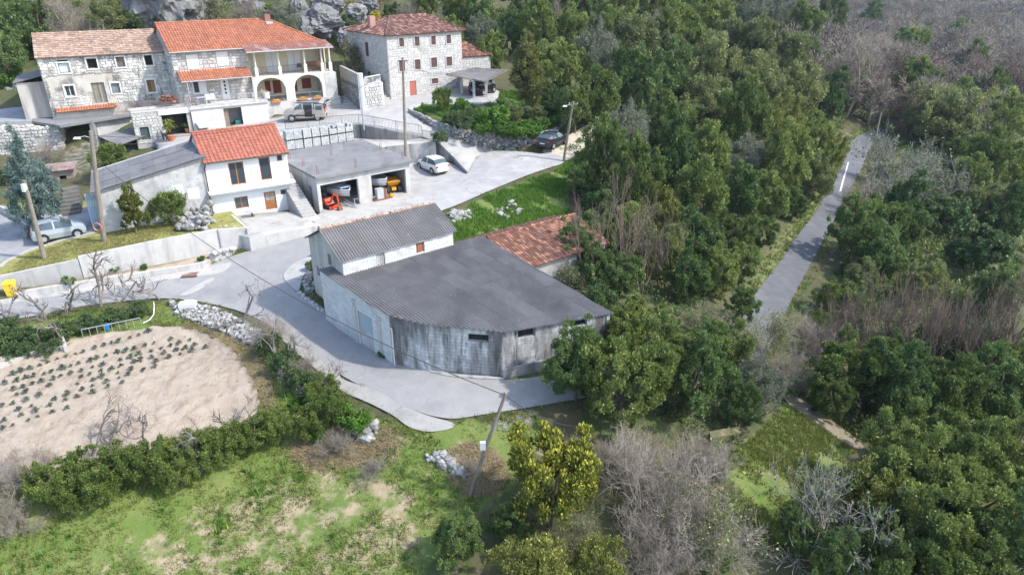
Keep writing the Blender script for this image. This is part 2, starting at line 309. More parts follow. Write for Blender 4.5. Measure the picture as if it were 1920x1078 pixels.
def fill(poly, step, zf):                             # triangulated polygon with inner points -> V, F
    poly = np.asarray(poly, float)[:, :2]; n = len(poly); b = []
    for i in range(n):
        a, c = poly[i], poly[(i+1) % n]; k = max(1, int(np.hypot(*(c-a))/step))
        b += [a+(c-a)*j/k for j in range(k)]
    b = np.array(b); x0, y0 = poly.min(0); x1, y1 = poly.max(0)
    gx, gy = np.meshgrid(np.arange(x0, x1, step), np.arange(y0, y1, step)); gx = gx.ravel()+.13*step; gy = gy.ravel()+.17*step
    ok = inside(poly, gx, gy) & (edge_dist(poly, gx, gy) > step*.4); inn = np.c_[gx[ok], gy[ok]]
    allp = np.vstack([b, inn]); m = len(b)
    r = delaunay_2d_cdt([Vector(q) for q in allp], [(i, (i+1) % m) for i in range(m)], [], 1, 1e-5)
    V2 = np.array([tuple(q) for q in r[0]]); z = zf(V2)
    return np.c_[V2, z], [f for f in r[2] if len(f) == 3], m
stamps = []
def sheet(name, poly, mat, off=.03, step=.8, zf=None, stamp=True, kind='structure', label=None, cat=None):
    zf0 = zf or Tn; V, F, _ = fill(poly, step, lambda q: zf0(q)+off)
    o = link(name, np_mesh(name, V, F, None, mat, True, 3))
    if stamp: stamps.append((np.asarray(poly)[:, :2], zf0, .06))
    if kind: o['kind'] = kind
    return o
def platform(name, pts, mat, depth=3.5, step=1.0, side=None, off=0.):   # raised ground with skirt
    pts = np.array(pts); zf = surf(pts); V, F, m = fill(pts, step, lambda q: zf(q)+off)
    n0 = len(V); b = list(range(m)); V2 = np.vstack([V, V[:m]-[0, 0, depth]])
    F = [tuple(f) for f in F] + [t for i in b for t in ((i, n0+i, n0+(i+1) % m), (i, n0+(i+1) % m, (i+1) % m))]
    o = link(name, np_mesh(name, V2, F, None, mat, False, 3)); o['kind'] = 'structure'
    me = o.data
    for pg in me.polygons: pg.use_smooth = abs(pg.normal.z) > .5
    if side: 
        me.materials.append(side); idx = np.zeros(len(F), np.int32); idx[len(F)-2*m:] = 1; me.polygons.foreach_set('material_index', idx)
    stamps.append((pts[:, :2], zf, .35)); return o, zf

# --- lanes and yards
lane_px = [(-320,700),(0,603),(83,590),(115,581),(200,568),(284,560),(322,560),(370,565),(430,578),(464,589),(505,609),(547,640),(587,668),(637,702),(670,721),(720,736),(745,761),(800,779),(850,787),(900,779),(1010,762),(1130,742),
           (1130,690),(1005,708),(945,714),(850,709),(800,697),(740,674),(700,650),(660,622),(625,594),(600,573),(575,557),(553,545),(530,522),(545,500),(585,478),(606,455),
           (600,425),(592,438),(520,458),(443,477),(393,498),(347,508),(280,518),(142,540),(28,556),(-320,645)]
lane = Gm(lane_px)
sheet('lane_asphalt', lane, asphalt, .03, .8)
east_px = [(592,440),(600,470),(640,455),(720,425),(812,402),(850,388),(905,364),(960,341),(1020,318),(1062,306),(1052,291),(1012,289),(985,286),(950,284),(915,284),(890,300),(874,330),(868,316),(830,300),(790,298),(740,300),(700,330),(700,380),(600,400),(575,415)]
east = Gm(east_px)
sheet('upper_lane_asphalt', east, conc_road, .045, .8)
sheet('concrete_patch', Gm([(553,546),(528,521),(544,500),(585,479),(590,500),(566,520),(562,548)]), conc_pale, .075, .6)
apron_poly = Gm([(516,612),(548,640),(587,667),(636,700),(640,712),(672,722),(720,737),(750,762),(798,780),(856,794),(846,806),(800,812),(764,802),(735,778),(690,755),(640,735),(600,700),(560,665),(520,630)])
sheet('concrete_apron', apron_poly, M('apron_concrete', (.30,.29,.272), (.36,.35,.328), 1.0, .92, .2, 25, stain=[((.27,.26,.24), .8, .5, .72, U), ((.22,.21,.19), 3.5, .58, .72, U)]), .05, .5)
sheet('gutter_strip', Gm([(393,499),(347,510),(280,520),(142,542),(28,558),(-90,577),(-90,588),(28,567),(150,550),(290,528),(360,520),(420,512),(440,490)]), conc_pale, .04, .7)
sheet('lane_repair_strip', Gm([(396,521),(405,524),(385,540),(352,556),(333,556),(362,540)]), conc_pale, .06, .5, stamp=False)
sheet('wall_foot_path', Gm([(625,594),(660,622),(700,650),(740,674),(800,697),(850,709),(945,714),(945,709),(850,703),(805,691),(745,662),(705,640),(665,608),(632,584)]), conc_grey, .06, .5)
sheet('garage_apron', Gm([(600,400),(690,386),(770,366),(800,372),(790,386),(700,406),(640,425),(606,432)]), conc_pale, .06, .7)
wood_road = Gm([(1340,680),(1380,610),(1412,555),(1440,520),(1480,467),(1520,410),(1552,358),(1575,318),(1590,285),(1598,262),(1618,250),(1658,240),(1660,247),(1643,258),(1634,275),(1622,300),(1606,335),(1585,375),(1562,415),(1540,460),(1515,505),(1485,560),(1460,610),(1430,680)])
sheet('wood_road', wood_road, asphalt_d, .05, 1.0)
edge = MB()
def strip(a, b, w, off):                              # painted line on the wood road
    a, b = G(*a), G(*b); d = (b-a)/np.linalg.norm(b-a); n = np.array([-d[1], d[0], 0])*w/2; V = []
    for k in range(13):
        p = a+(b-a)*k/12; z = T(p[0], p[1])+off; V += [(p[0]-n[0], p[1]-n[1], z), (p[0]+n[0], p[1]+n[1], z)]
    edge.add(V, [(2*k, 2*k+1, 2*k+3, 2*k+2) for k in range(12)])
strip((1575,360), (1590,305), .22, .075)
tag(edge.build('road_marking', paint_w), kind='structure')
sheet('clearing_path', Gm([(1462,742),(1488,738),(1560,788),(1625,838),(1608,846),(1540,802),(1490,768)]), M('path_earth', (.20,.165,.125), (.26,.22,.17), 1.4, .95, .3, 12, stain=[((.16,.18,.05), .8, .5, .66, U)]), .04, .6)
sheet('dirt_track', Gm([(1012,289),(1052,291),(1062,306),(1090,283),(1112,262),(1150,238),(1180,226),(1160,218),(1125,230),(1085,243),(1055,262),(1030,272)]), M('track_dirt', (.42,.36,.28), (.50,.45,.37), 1.2, .95, .25, 12, stain=[((.16,.20,.06), .9, .5, .68, U)]), .05, .6)

# --- raised yards (courtyard, upper yard with the lane to the tall house, block yard, walled garden)
court_pts = [P(*q) for q in [(-90,533,1.2),(0,519,1.32),(145,488,1.98),(280,457,2.3),(400,435,2.42),(468,427,2.42)]] + [np.array(q) for q in [(-22.6,52.5,2.5),(-24.5,56,2.6),(-31,54,2.5),(-37,55,2.35),(-47,53,2.3),(-60,50,2.2)]]
grassy = M('lawn_strip', (.20,.22,.055), (.30,.27,.09), 2.2, .95, .3, 25, stain=[((.36,.33,.17), 1.3, .52, .7, U), ((.12,.17,.04), .9, .58, .72, U)])
court, court_z = platform('courtyard', court_pts, grassy, 2.6, 1.0, conc_wall)
def on(zf, x, y):
    z = 2.
    for _ in range(10): p = P(x, y, z); z = float(zf(p[:2])[0])
    return np.array([p[0], p[1], z])
yard_grey = M('courtyard_asphalt', (.26,.265,.275), (.33,.33,.335), 1.0, .92, .2, 50, stain=[((.20,.20,.21), .4, .5, .7, U), ((.42,.41,.40), .9, .62, .8, U)])
ca = [on(court_z, *q) for q in [(-90,520),(0,492),(60,466),(110,455),(172,436),(190,430),(185,380),(130,398),(60,403),(0,398),(-90,395)]]
sheet('courtyard_asphalt', ca, yard_grey, .03, 1.0, court_z, False)
kerb = MB()
kp = [on(court_z, *q) for q in [(0,502),(12,490),(55,470),(80,462),(120,450),(150,443),(178,437)]]
for a, b in zip(kp, kp[1:]):
    d = (b-a)/np.linalg.norm(b-a); n = np.array([-d[1], d[0], 0])*.14; u = np.array([0,0,.12]); 
    kerb.hexa([a-n-u, b-n-u, b+n-u, a+n-u], [a-n+u*.6, b-n+u*.6, b+n+u*.6, a+n+u*.6])
tag(kerb.build('courtyard_kerb', conc_pale), kind='structure')
rail_px = [(536,247,5.3),(600,241,5.4),(673,235,5.5),(702,240,5.35),(745,248,4.95),(791,256,4.4),(817,266,4.1)]
rail_pts = [P(*q) for q in rail_px]
ramp_end = [P(*q) for q in [(848,296,2.8),(876,326,2.12)]]
yard_pts = [np.array(q) for q in [(-30.5,58.2,4.6),(-25.5,57.6,4.6),(-22.3,61.5,4.8)]] + rail_pts + ramp_end + [P(*q) for q in [(892,300,2.45),(930,286,2.75),(1000,291,2.75),(960,280.5,2.95),(905,274,3.35),(856,260,4.15),(806,234,5.1),(772,212,5.75),(790,196,6.05),(930,194,6.3)]] + \
    [np.array(q) for q in [(-1.5,84.5,6.3),(-4.5,90,6.4),(-14.5,84,6.25),(-20.5,80,6.2),(-19.5,78.0,5.95),(-24.5,74,5.45),(-31,68.6,5.0)]] + [P(302,246,4.75), P(286,262,4.6), P(297,274,4.55)]
yard, yard_z = platform('upper_yard', yard_pts, conc_road, 5.0, 1.0, conc_grey)
blk_pts = [P(*q) for q in [(540,295,4.15),(640,284.5,4.15),(726,276,4.15),(817,267,4.15)]] + [np.array([p[0], p[1]+.12, 4.2]) for p in rail_pts[::-1]] + [np.array(q) for q in [(-23.5,64,4.2),(-22.5,60.5,4.2)]]
blk, blk_z = platform('block_yard', blk_pts, conc_pale, 3.2, 1.0, conc_grey)
dpx = [(768,213,5.65,6.15),(785,224,5.35,6.0),(806,236,5.0,5.75),(856,262,4.05,5.2),(905,275,3.3,4.85),(960,282,2.9,4.5),(1003,281,2.85,4.35),(1040,262,3.2,4.4),(1062,240,3.7,4.75),(1066,214,4.4,5.1)]
dp = [(*P(x, y, z)[:2], z, zt) for x, y, z, zt in dpx]; _gc = np.array([0., 79.])
gardn_pts = [np.array([*(np.array(p[:2])+(_gc-p[:2])/np.hypot(*(_gc-p[:2]))*.45), p[3]-.12]) for p in dp] + [np.array(q) for q in [(4.0,84.5,5.9),(-1.2,84.2,6.25)]] + [P(*q) for q in [(930,195,6.28),(850,199,6.2),(792,197,6.1)]]
gardn, gardn_z = platform('walled_garden', gardn_pts, M('garden_earth', (.085,.115,.03), (.14,.16,.05), 1.6, .95, .3, 12, stain=[((.28,.24,.16), .8, .58, .75, U)]), 2.6, .8)

# --- field, lawns: ground sheet with soil, grass, straw, gravel and forest-floor zones
field_px = [(-90,700),(0,672),(60,652),(130,634),(210,625),(300,612),(365,617),(420,640),(455,680),(478,720),(490,760),(470,800),(380,820),(280,846),(180,870),(90,892),(0,905),(-90,915)]
field = Gm(field_px)
soil = M('garden_soil', (.33,.272,.21), (.39,.33,.262), .9, .95, .6, 9, stain=[((.25,.19,.135), 1.8, .5, .7, (1,.4,1)), ((.19,.145,.105), 4.5, .58, .72, (1,.5,1)), ((.2,.18,.09), 2.3, .68, .76, U)])
rs = np.random.default_rng(3)
def field_z(q):
    a = math.atan2(field[14][1]-field[4][1], field[14][0]-field[4][0]); s_ = -q[:, 0]*math.sin(a)+q[:, 1]*math.cos(a)
    return Tn(q)+.05+.05*np.sin(s_*2*math.pi/.8)+rs.normal(0, .028, len(q))
sheet('garden_field', field, soil, .0, .28, field_z, False); stamps.append((np.array(field)[:, :2], Tn, .06))
ZG = [  # (zone r g b, weight, photo polygon)
 ((1,0,0), [(-200,1000),(0,955),(250,915),(420,880),(560,830),(640,760),(760,795),(860,790),(1010,765),(1010,860),(930,930),(850,1000),(800,1078),(700,1140),(-200,1140)]),
 ((1,0,0), [(810,440),(850,410),(885,380),(960,348),(1045,322),(1085,285),(1120,270),(1090,330),(1060,380),(1075,405),(915,447),(860,470)]),
 ((1,0,0), [(1330,870),(1420,820),(1480,740),(1560,760),(1620,830),(1560,900),(1530,1000),(1480,1060),(1400,980)]),
 ((1,0,0), [(-200,660),(0,622),(110,590),(280,568),(330,566),(470,605),(520,680),(560,740),(640,770),(600,830),(520,850),(400,880),(0,960),(-200,990)]),
 ((1,0,0), [(1412,555),(1480,467),(1552,358),(1590,285),(1596,258),(1660,236),(1660,228),(1590,245),(1570,300),(1530,360),(1450,460),(1380,560)]),
 ((.7,.55,0), [(150,1100),(250,1000),(420,930),(560,890),(700,870),(800,890),(810,940),(780,1100)]),
 ((.45,.75,0), [(540,830),(640,790),(740,800),(760,850),(640,880),(560,880)]),
 ((.6,.6,0), [(820,850),(900,820),(960,880),(930,930),(860,930)]),
 ((.5,.6,0), [(400,590),(480,640),(520,740),(500,800),(470,760),(450,690),(400,640),(330,612)]),
 ((.3,0,.8), [(315,565),(380,570),(470,600),(520,640),(500,660),(430,630),(360,610),(320,590)]),
 ((.4,.1,.7), [(870,800),(1010,765),(1020,790),(930,820)]),
 ((.2,0,.8), [(560,555),(600,560),(640,600),(620,600),(570,550),(560,510),(600,500)]),
 ((.2,.1,.9), [(835,410),(880,385),(900,400),(870,415),(845,420)]),
 ((.5,.2,.4), [(1400,560),(1470,475),(1530,385),(1520,380),(1440,460),(1385,550)]),
 ((0,.2,.5), [(100,310),(120,262),(250,248),(285,275),(200,300),(140,345)]),
 ((.6,.4,0), [(1400,850),(1480,850),(1530,900),(1450,930)])]
# ------------------------------------------------------------------ building helpers
def wallgrid(mb, u0, u1, w0, w1, v0, v1, holes=(), t=.5):
    us = sorted({u0, u1, *[min(max(h[i], u0), u1) for h in holes for i in (0, 1)]}); ws = sorted({w0, w1, *[min(max(h[i], w0), w1) for h in holes for i in (2, 3)]})
    for a, b in zip(us, us[1:]):
        for c, d in zip(ws, ws[1:]):
            m, n = (a+b)/2, (c+d)/2
            if b-a > 1e-4 and d-c > 1e-4 and not any(h[0] < m < h[1] and h[2] < n < h[3] for h in holes): mb.box(a, b, v0, v1, c, d, t)
    return mb
def stonework(mb, u0, u1, w0, w1, v, holes=(), ch=(.2,.32), ln=(.25,.55), gap=.025, proud=.04, seed=1, top=None, axis='u', jit=.02):
    """coursed stones standing proud of a wall plane at depth v (front faces towards -v)"""
    rr = random.Random(seed); w = w0
    while w < w1-.06:
        h = min(rr.uniform(*ch), w1-w); u = u0+rr.uniform(-.2, 0)
        while u < u1-.05:
            l = rr.uniform(*ln); a, b = max(u, u0), min(u+l, u1); u += l
            wt = w+h if top is None else min(w+h, top((a+b)/2))
            if b-a < .06 or wt-w < .06: continue
            if any(a < q[1] and b > q[0] and w < q[3]-.03 and w+h > q[2]+.03 for q in holes):
                for q in holes:
                    if a < q[1] and b > q[0] and w < q[3]-.03 and w+h > q[2]+.03:
                        if a < q[0] < b: b = q[0]
                        elif a < q[1] < b: a = q[1]
                        else: a = b
                if b-a < .07: continue
            g = gap/2; j = lambda s=jit: rr.uniform(-s, s); p = v-proud*rr.uniform(.5, 1.3); i = .025
            c = [(a+g+j(), w+g+j()), (b-g+j(), w+g+j()), (b-g+j(), wt-g+j()), (a+g+j(), wt-g+j())]
            k = [(c[0][0]+i, c[0][1]+i), (c[1][0]-i, c[1][1]+i), (c[2][0]-i, c[2][1]-i), (c[3][0]+i, c[3][1]-i)]
            vs = [(x, v+.01, z) for x, z in c] + [(x, p, z) for x, z in k]
            if axis == 'v': vs = [(y, x, z) for x, y, z in vs]
            mb.add(vs, [(4,5,6,7),(0,1,5,4),(1,2,6,5),(2,3,7,6),(3,0,4,7)], rr.random())
        w += h
    return mb
def roof_poly(mb, pts, tw=.24, tl=.36, amp=.05, lift=.03, seed=1, deck=.07, jit=.006, prof='barrel'):
    """a tiled roof plane; pts[0]->pts[1] is the eave"""
    pts = [Vector(p) for p in pts]; a = (pts[1]-pts[0]).normalized(); nn = (pts[1]-pts[0]).cross(pts[-1]-pts[0]).normalized()
    if nn.z < 0: nn = -nn
    s_ = nn.cross(a)
    if s_.z < 0: s_ = -s_
    q = [((p-pts[0]).dot(a), (p-pts[0]).dot(s_)) for p in pts]; rr = random.Random(seed)
    x0, x1 = min(i[0] for i in q), max(i[0] for i in q); y1 = max(i[1] for i in q)
    nb = len(pts); mb.add([p-nn*deck for p in pts]+[p-nn*.005 for p in pts], [tuple(range(nb))[::-1], tuple(range(nb, 2*nb))]+[(i, (i+1) % nb, nb+(i+1) % nb, nb+i) for i in range(nb)], .3)
    pr = [(0,0),(.1,.6),(.3,1),(.5,.6),(.6,0),(1,0)] if prof == 'barrel' else [(0,0),(.06,.35),(.9,.3),(1,0)]
    nr, nc = max(1, round(y1/tl)), max(1, round((x1-x0)/tw)); tl, tw = y1/nr, (x1-x0)/nc
    poly = np.array(q); cy, cx = np.meshgrid(np.arange(nr), np.arange(nc), indexing='ij')
    ok = inside(poly, x0+(cx+.5)*tw, (cy+.5)*tl)
    for r in range(nr):
        for c in range(nc):
            if not ok[r, c]: continue
            t = rr.random(); dz = rr.uniform(-jit, jit); dx = rr.uniform(-jit, jit); V = []
            for e, lf in ((0, lift), (1, .0)):
                y = r*tl + (tl*1.04 if e else -.03)
                for fx_, fh in pr: V.append(pts[0]+a*(x0+c*tw+fx_*tw+dx)+s_*y+nn*(.012+fh*amp+lf+dz))
            m = len(pr); F = [(k, k+1, m+k+1, m+k) for k in range(m-1)]
            for fx_, fh in (pr[0], pr[-1]): V.append(pts[0]+a*(x0+c*tw+fx_*tw+dx)+s_*(r*tl-.03))
            F.append((2*m,)+tuple(range(m))[::1]+(2*m+1,)); F[-1] = F[-1][::-1]
            mb.add(V, F, t)
    return mb
def ridge_tiles(mb, p, q, r=.11, l=.38, seed=3):
    p, q = Vector(p), Vector(q); d = q-p; n = max(1, round(d.length/l)); rr = random.Random(seed)
    for k in range(n):
        a, b = p+d*(k/n), p+d*((k+1.06)/n); mb.tube([a+Vector((0,0,.03)), b], [r*1.08, r*.92], 6, rr.random())
    return mb
def corrugated(parent, pts, mat, sw=1.0, sl=2.0, pitch=.177, amp=.028, seg=4, seed=2, flip=False, lap=.012):
    """corrugated sheets, each its own part, clipped to the (convex) roof outline; waves run up the slope"""
    pts = [Vector(p) for p in pts]; a = (pts[1]-pts[0]).normalized(); nn = (pts[1]-pts[0]).cross(pts[-1]-pts[0]).normalized()
    if nn.z < 0: nn = -nn
    s_ = nn.cross(a)
    if s_.z < 0: s_ = -s_
    q = [((p-pts[0]).dot(a), (p-pts[0]).dot(s_)) for p in pts]; x0, x1, y0, y1 = min(i[0] for i in q), max(i[0] for i in q), min(i[1] for i in q), max(i[1] for i in q)
    rr = random.Random(seed); poly = np.array(q); nc, nr = math.ceil((x1-x0)/sw), math.ceil((y1-y0)/sl); n = 0
    cen = sum((Vector(i) for i in q), Vector((0,0)))/len(q)
    nseg = int(round(sw/pitch*seg))
    for r in range(nr):
        for c in range(nc):
            xa, ya = x0+c*sw, y0+r*sl; bm = bmesh.new(); rows = []
            dz = rr.uniform(-.004, .004)+ (c % 2)*.003
            for e in (0, 1):
                y = ya + (sl+.06 if e else 0); rows.append([bm.verts.new((xa+k*sw/nseg, y, amp*math.sin(2*math.pi*(xa+k*sw/nseg)/pitch)+dz+(.0 if e else lap))) for k in range(nseg+1)])
            for k in range(nseg): bm.faces.new((rows[0][k], rows[0][k+1], rows[1][k+1], rows[1][k]))
            m = len(q)
            for i in range(m):
                e0, e1 = Vector(q[i]), Vector(q[(i+1) % m]); d = e1-e0; nrm = Vector((d.y, -d.x))
                if nrm.dot(cen-e0) > 0: nrm = -nrm
                bmesh.ops.bisect_plane(bm, geom=bm.verts[:]+bm.edges[:]+bm.faces[:], plane_co=(e0.x, e0.y, 0), plane_no=(nrm.x, nrm.y, 0), clear_outer=True)
            if not bm.faces: bm.free(); continue
            t = rr.random()
            for v in bm.verts: v.co = pts[0]+a*v.co.x+s_*v.co.y+nn*v.co.z
            me = bpy.data.meshes.new('roof_sheet'); bm.to_mesh(me); bm.free(); me.shade_smooth()
            me.attributes.new('tint', 'FLOAT', 'FACE').data.foreach_set('value', [t]*len(me.polygons)); me.materials.append(mat)
            link('roof_sheet', me, parent); n += 1
    return n
def window(parent, r, v=0, style='glass', frame=None, fw=.07, sur=None, sw=.14, depth=.16, mull=1, pane=None, sill=True, name='window'):
    u0, u1, w0, w1 = r; f = MB()
    for b in ((u0, u0+fw, w0, w1), (u1-fw, u1, w0, w1), (u0+fw, u1-fw, w0, w0+fw), (u0+fw, u1-fw, w1-fw, w1)): f.box(b[0], b[1], v+depth-.05, v+depth, b[2], b[3])
    for k in range(mull):
        x = u0+(u1-u0)*(k+1)/(mull+1); f.box(x-fw*.5, x+fw*.5, v+depth-.055, v+depth-.005, w0+fw, w1-fw)
    o = f.build(name, frame or paint_w, parent)
    if style == 'glass': MB().box(u0+fw*.8, u1-fw*.8, v+depth-.03, v+depth-.015, w0+fw*.8, w1-fw*.8).build('pane', pane or glass, o)
    elif style == 'dark': MB().box(u0, u1, v+depth+.25, v+depth+.3, w0, w1).build('room_shade_panel', dark, o)  # near-black panel stands in for the unlit room behind
    elif style == 'boards':
        n = max(2, round((u1-u0)/.16))
        for k in range(n):
            a = u0+(u1-u0)*k/n; MB().box(a+.008, a+(u1-u0)/n-.008, v+depth-.03-random.uniform(0, .015), v+depth-.01, w0+.02, w1-.02-random.uniform(0, .06), random.random()).build('plank', pane or wood_old, o)
    elif style == 'shutter':
        for k in (0, 1):
            a, b = (u0+.02, (u0+u1)/2-.012) if k == 0 else ((u0+u1)/2+.012, u1-.02); m = MB(); m.box(a, b, v+depth-.09, v+depth-.052, w0+.02, w1-.02)
            z = w0+.1
            while z < w1-.12: m.hexa([(a+.05,v+depth-.1,z),(b-.05,v+depth-.1,z),(b-.05,v+depth-.088,z),(a+.05,v+depth-.088,z)], [(a+.05,v+depth-.088,z+.07),(b-.05,v+depth-.088,z+.07),(b-.05,v+depth-.087,z+.07),(a+.05,v+depth-.087,z+.07)], .3+.4*(k)); z += .085
            m.build('shutter', pane or shutter, o)
    if sur:
        m = MB()
        for b in ((u0-sw, u0, w0-(sw if sill else 0), w1+sw), (u1, u1+sw, w0-(sw if sill else 0), w1+sw), (u0, u1, w1, w1+sw)) + (((u0, u1, w0-sw, w0),) if sill else ()): m.box(b[0], b[1], v-.065, v+depth, b[2], b[3])
        m.build('surround', sur, o)
    return o
def railing(mb, pts, h=.95, gap=.13, post=1.6, r=.012, bot=.1):
    for a, b in zip(pts, pts[1:]):
        a, b = np.array(a, float), np.array(b, float); L = np.linalg.norm((b-a)[:2]); up = np.array([0,0,1.])
        mb.tube([a+up*h, b+up*h], r*1.6, 4); mb.tube([a+up*bot, b+up*bot], r*1.2, 4)
        n = max(1, round(L/gap))
        for k in range(n+1):
            p = a+(b-a)*k/n; big = (k % max(1, round(post/gap)) == 0) or k == n
            mb.tube([p+up*(-.05 if big else bot), p+up*h], r*(1.7 if big else .75), 4)
    return mb
def block_row(parent, u0, u1, w0, w1, v, holes, mat, bw=.4, bh=.2, seed=1, single=True, budget=None):
    """hollow concrete blocks, one object each (shared mesh) while the budget lasts, the rest joined"""
    rr = random.Random(seed); rest = MB(); r = 0; w = w0
    protos = []
    for k in range(4):
        i = .012; m = MB(); m.hexa([(0,0,0),(bw-.014,0,0),(bw-.014,.02,0),(0,.02,0)], [(0,0,bh-.014),(bw-.014,0,bh-.014),(bw-.014,.02,bh-.014),(0,.02,bh-.014)], k/3)
        o = m.build('block', mat); protos.append(o.data); bpy.data.objects.remove(o)
    while w < w1-.03:
        u = u0-(bw/2 if r % 2 else 0)
        while u < u1-.03:
            a, b = max(u, u0), min(u+bw-.014, u1); t = min(w+bh-.014, w1); u += bw
            if b-a < .05 or t-w < .04: continue
            cut = False
            for q in holes:
                if a < q[1] and b > q[0] and w < q[3]-.04 and t > q[2]+.04:
                    if a < q[0] < b: b = q[0]
                    elif a < q[1] < b: a = q[1]
                    else: cut = True
            if cut or b-a < .05: continue
            dv = rr.uniform(0, .006)
            if single and (budget is None or budget[0] > 0):
                o = link('block', rr.choice(protos), parent, (a, v-.014-dv, w)); o.scale = ((b-a)/(bw-.014), 1, (t-w)/(bh-.014))
                if budget: budget[0] -= 1
            else: rest.box(a, b, v-.014-dv, v+.006, w, t, rr.random())
        w += bh; r += 1
    if rest.v: tag(rest.build('blockwork', mat, parent), kind='stuff')

# ------------------------------------------------------------------ warehouse with the wide corrugated roof
wq = [(611,594,.4),(737,684,.02),(800,699,0),(942,711,0),(1138,672,0)]
wb = [P(*q) for q in wq]
sa = np.array([math.cos(R(40)), math.sin(R(40))]); sn = np.array([sa[1], -sa[0]])
def wroof(p): return 2.9+.05*(np.dot(wb[3][:2], sn)-np.dot(np.asarray(p)[:2], sn))
wt = thing('warehouse', 'grey corrugated roofed concrete block warehouse with stained walls inside the road bend', 'warehouse', (0,0,0))
wmb = MB(); slabs = []
apex = P(905,446,3.4); lft = wb[0]
ring = [w[:2] for w in wb] + [apex[:2]]
def wall_frame(p, q, zb):                              # child frame along p->q: returns an empty-like local builder
    d = np.array(q[:2])-np.array(p[:2]); return math.atan2(d[1], d[0]), float(np.hypot(*d))
bud = [290]
wins = {2: [], 3: []}
for i in (3, 2, 0, 1):
    p, q = wb[i], wb[i+1]; yaw, L = wall_frame(p, q, 0); f = Fac.__new__(Fac); f.A = np.array([p[0], p[1], -.4]); f.z = -.4; f.yaw = yaw; f.W = L; f.a = np.array([math.cos(yaw), math.sin(yaw)]); f.n = np.array([-f.a[1], f.a[0]])
    e = MB(); holes = []
    if i == 2: holes = [f.rect(877,627,916,641)]
    if i == 3: holes = [f.rect(971,616,1003,632), f.rect(1076,596,1101,611)]
    if i == 0: holes = [f.rect(674,592,706,646)]
    if i == 0: h0 = list(holes[0]); h0[2] = .4; h0[3] = min(h0[3], 2.75); h0[0] = max(h0[0], 3.3); h0[1] = min(h0[0]+1.5, L-.2); holes = [tuple(h0)]
    ha, hb = wroof(p)+.36, wroof(q)+.36; top = min(ha, hb)
    wallgrid(e, 0, L, 0, top, .012, .25, holes); e.add([(0,.012,top),(L,.012,top),(L,.25,top),(0,.25,top),(0,.012,ha),(L,.012,hb),(L,.25,hb),(0,.25,ha)], [(0,1,5,4),(2,3,7,6),(4,5,6,7),(1,2,6,5),(3,0,4,7)])
    w = e.build('wall', block_d if i else M('pale_block', (.52,.52,.52), (.62,.62,.61), 1.2, .9, .12, 14, tint=.1, stain=[((.38,.37,.36), .7, .55, .7, VS), ((.22,.22,.2), .9, .64, .78, VS)]), wt); w.location = f.A; w.rotation_euler = (0,0,yaw)
    block_row(w, 0, L, .45 if i != 3 else 1.1, top-.02, .012, holes, w.data.materials[0], seed=i+3, budget=bud)
    if i == 3: MB().hexa([(0,-.16,.0),(L,-.16,.0),(L,.0,.0),(0,.0,.0)], [(0,-.10,1.05),(L,-.10,1.25),(L,.0,1.25),(0,.0,1.05)]).build('plinth', M('grey_render', (.24,.24,.235), (.30,.30,.29), 1.3, .9, .1, 12, stain=[((.12,.12,.12), .8, .5, .68, VS)]), w)
    for h in holes:
        if i == 0:
            d = MB(); d.box(h[0], h[1], .04, .09, h[2]+1.15, h[3]); do = d.build('door', door_lb, w)
            MB().box(h[0], h[1], .04, .088, h[2], h[2]+1.15).build('lower_panel', plaster_o, do)
            fr = MB(); fr.box(h[0]-.07, h[0], -.03, .1, h[2], h[3]+.08).box(h[1], h[1]+.07, -.03, .1, h[2], h[3]+.08).box(h[0]-.07, h[1]+1.9, -.05, -.005, h[3]+.02, h[3]+.1).box(h[1]+1.83, h[1]+1.9, -.05, -.006, .5, h[3]+.02); fr.build('door_frame', paint_w, do)
            MB().box(h[0]-.5, h[0]-.12, -.08, .01, .3, h[3]+.55).box(h[1]+.5, h[1]+.8, -.07, .01, .3, h[3]+.35).build('pilaster', conc_wall, w)
            lm = MB(); lm.cyl((h[0]-.3, -.16, h[3]+.25), .09, .16, 10); lm.build('wall_lamp', paint_w, w)
        else: MB().box(h[0]-.02, h[1]+.02, .24, .26, h[2]-.02, h[3]+.02).build('opening_shade_panel', dark, w)  # near-black panel paints the shade inside the opening
hid = MB()
for p, q in ((wb[4], apex), (apex, np.array([lft[0]+.2, lft[1]+.4, 0]))):
    d = np.array(q[:2])-np.array(p[:2]); d /= np.hypot(*d); n = np.array([-d[1], d[0]])*.2
    hid.hexa([(*p[:2],-1.5),(*q[:2],-1.5),(*(q[:2]+n),-1.5),(*(p[:2]+n),-1.5)], [(*p[:2],wroof(p)-.06),(*q[:2],wroof(q)-.06),(*(q[:2]+n),wroof(q)-.06),(*(p[:2]+n),wroof(p)-.06)])
hid.build('back_wall', block_d, wt)
def out(p, k=.22):
    c = np.mean(np.array(ring), 0); d = np.array(p[:2])-c; d /= np.hypot(*d); r_ = np.array(p[:2])+d*k; return (r_[0], r_[1], wroof(r_)+.03)
rp = [out(wb[0]), out(wb[1]), out(wb[2]), out(wb[3]), out(wb[4]), out(apex, .1)]
ev = np.array([*(np.array(rp[3][:2])-sa*12)]); e0 = (ev[0], ev[1], wroof(ev)+.03); e1_ = np.array(rp[3][:2])+sa*2
def shift_to_eave(rp):                                  # outline points, led by an eave-parallel pair so the waves run up the slope
    return rp
ro = thing('roof_root', '', ''); bpy.data.objects.remove(ro)
wro = MB(); 
for k in range(9):                                       # purlins under the sheets
    pass
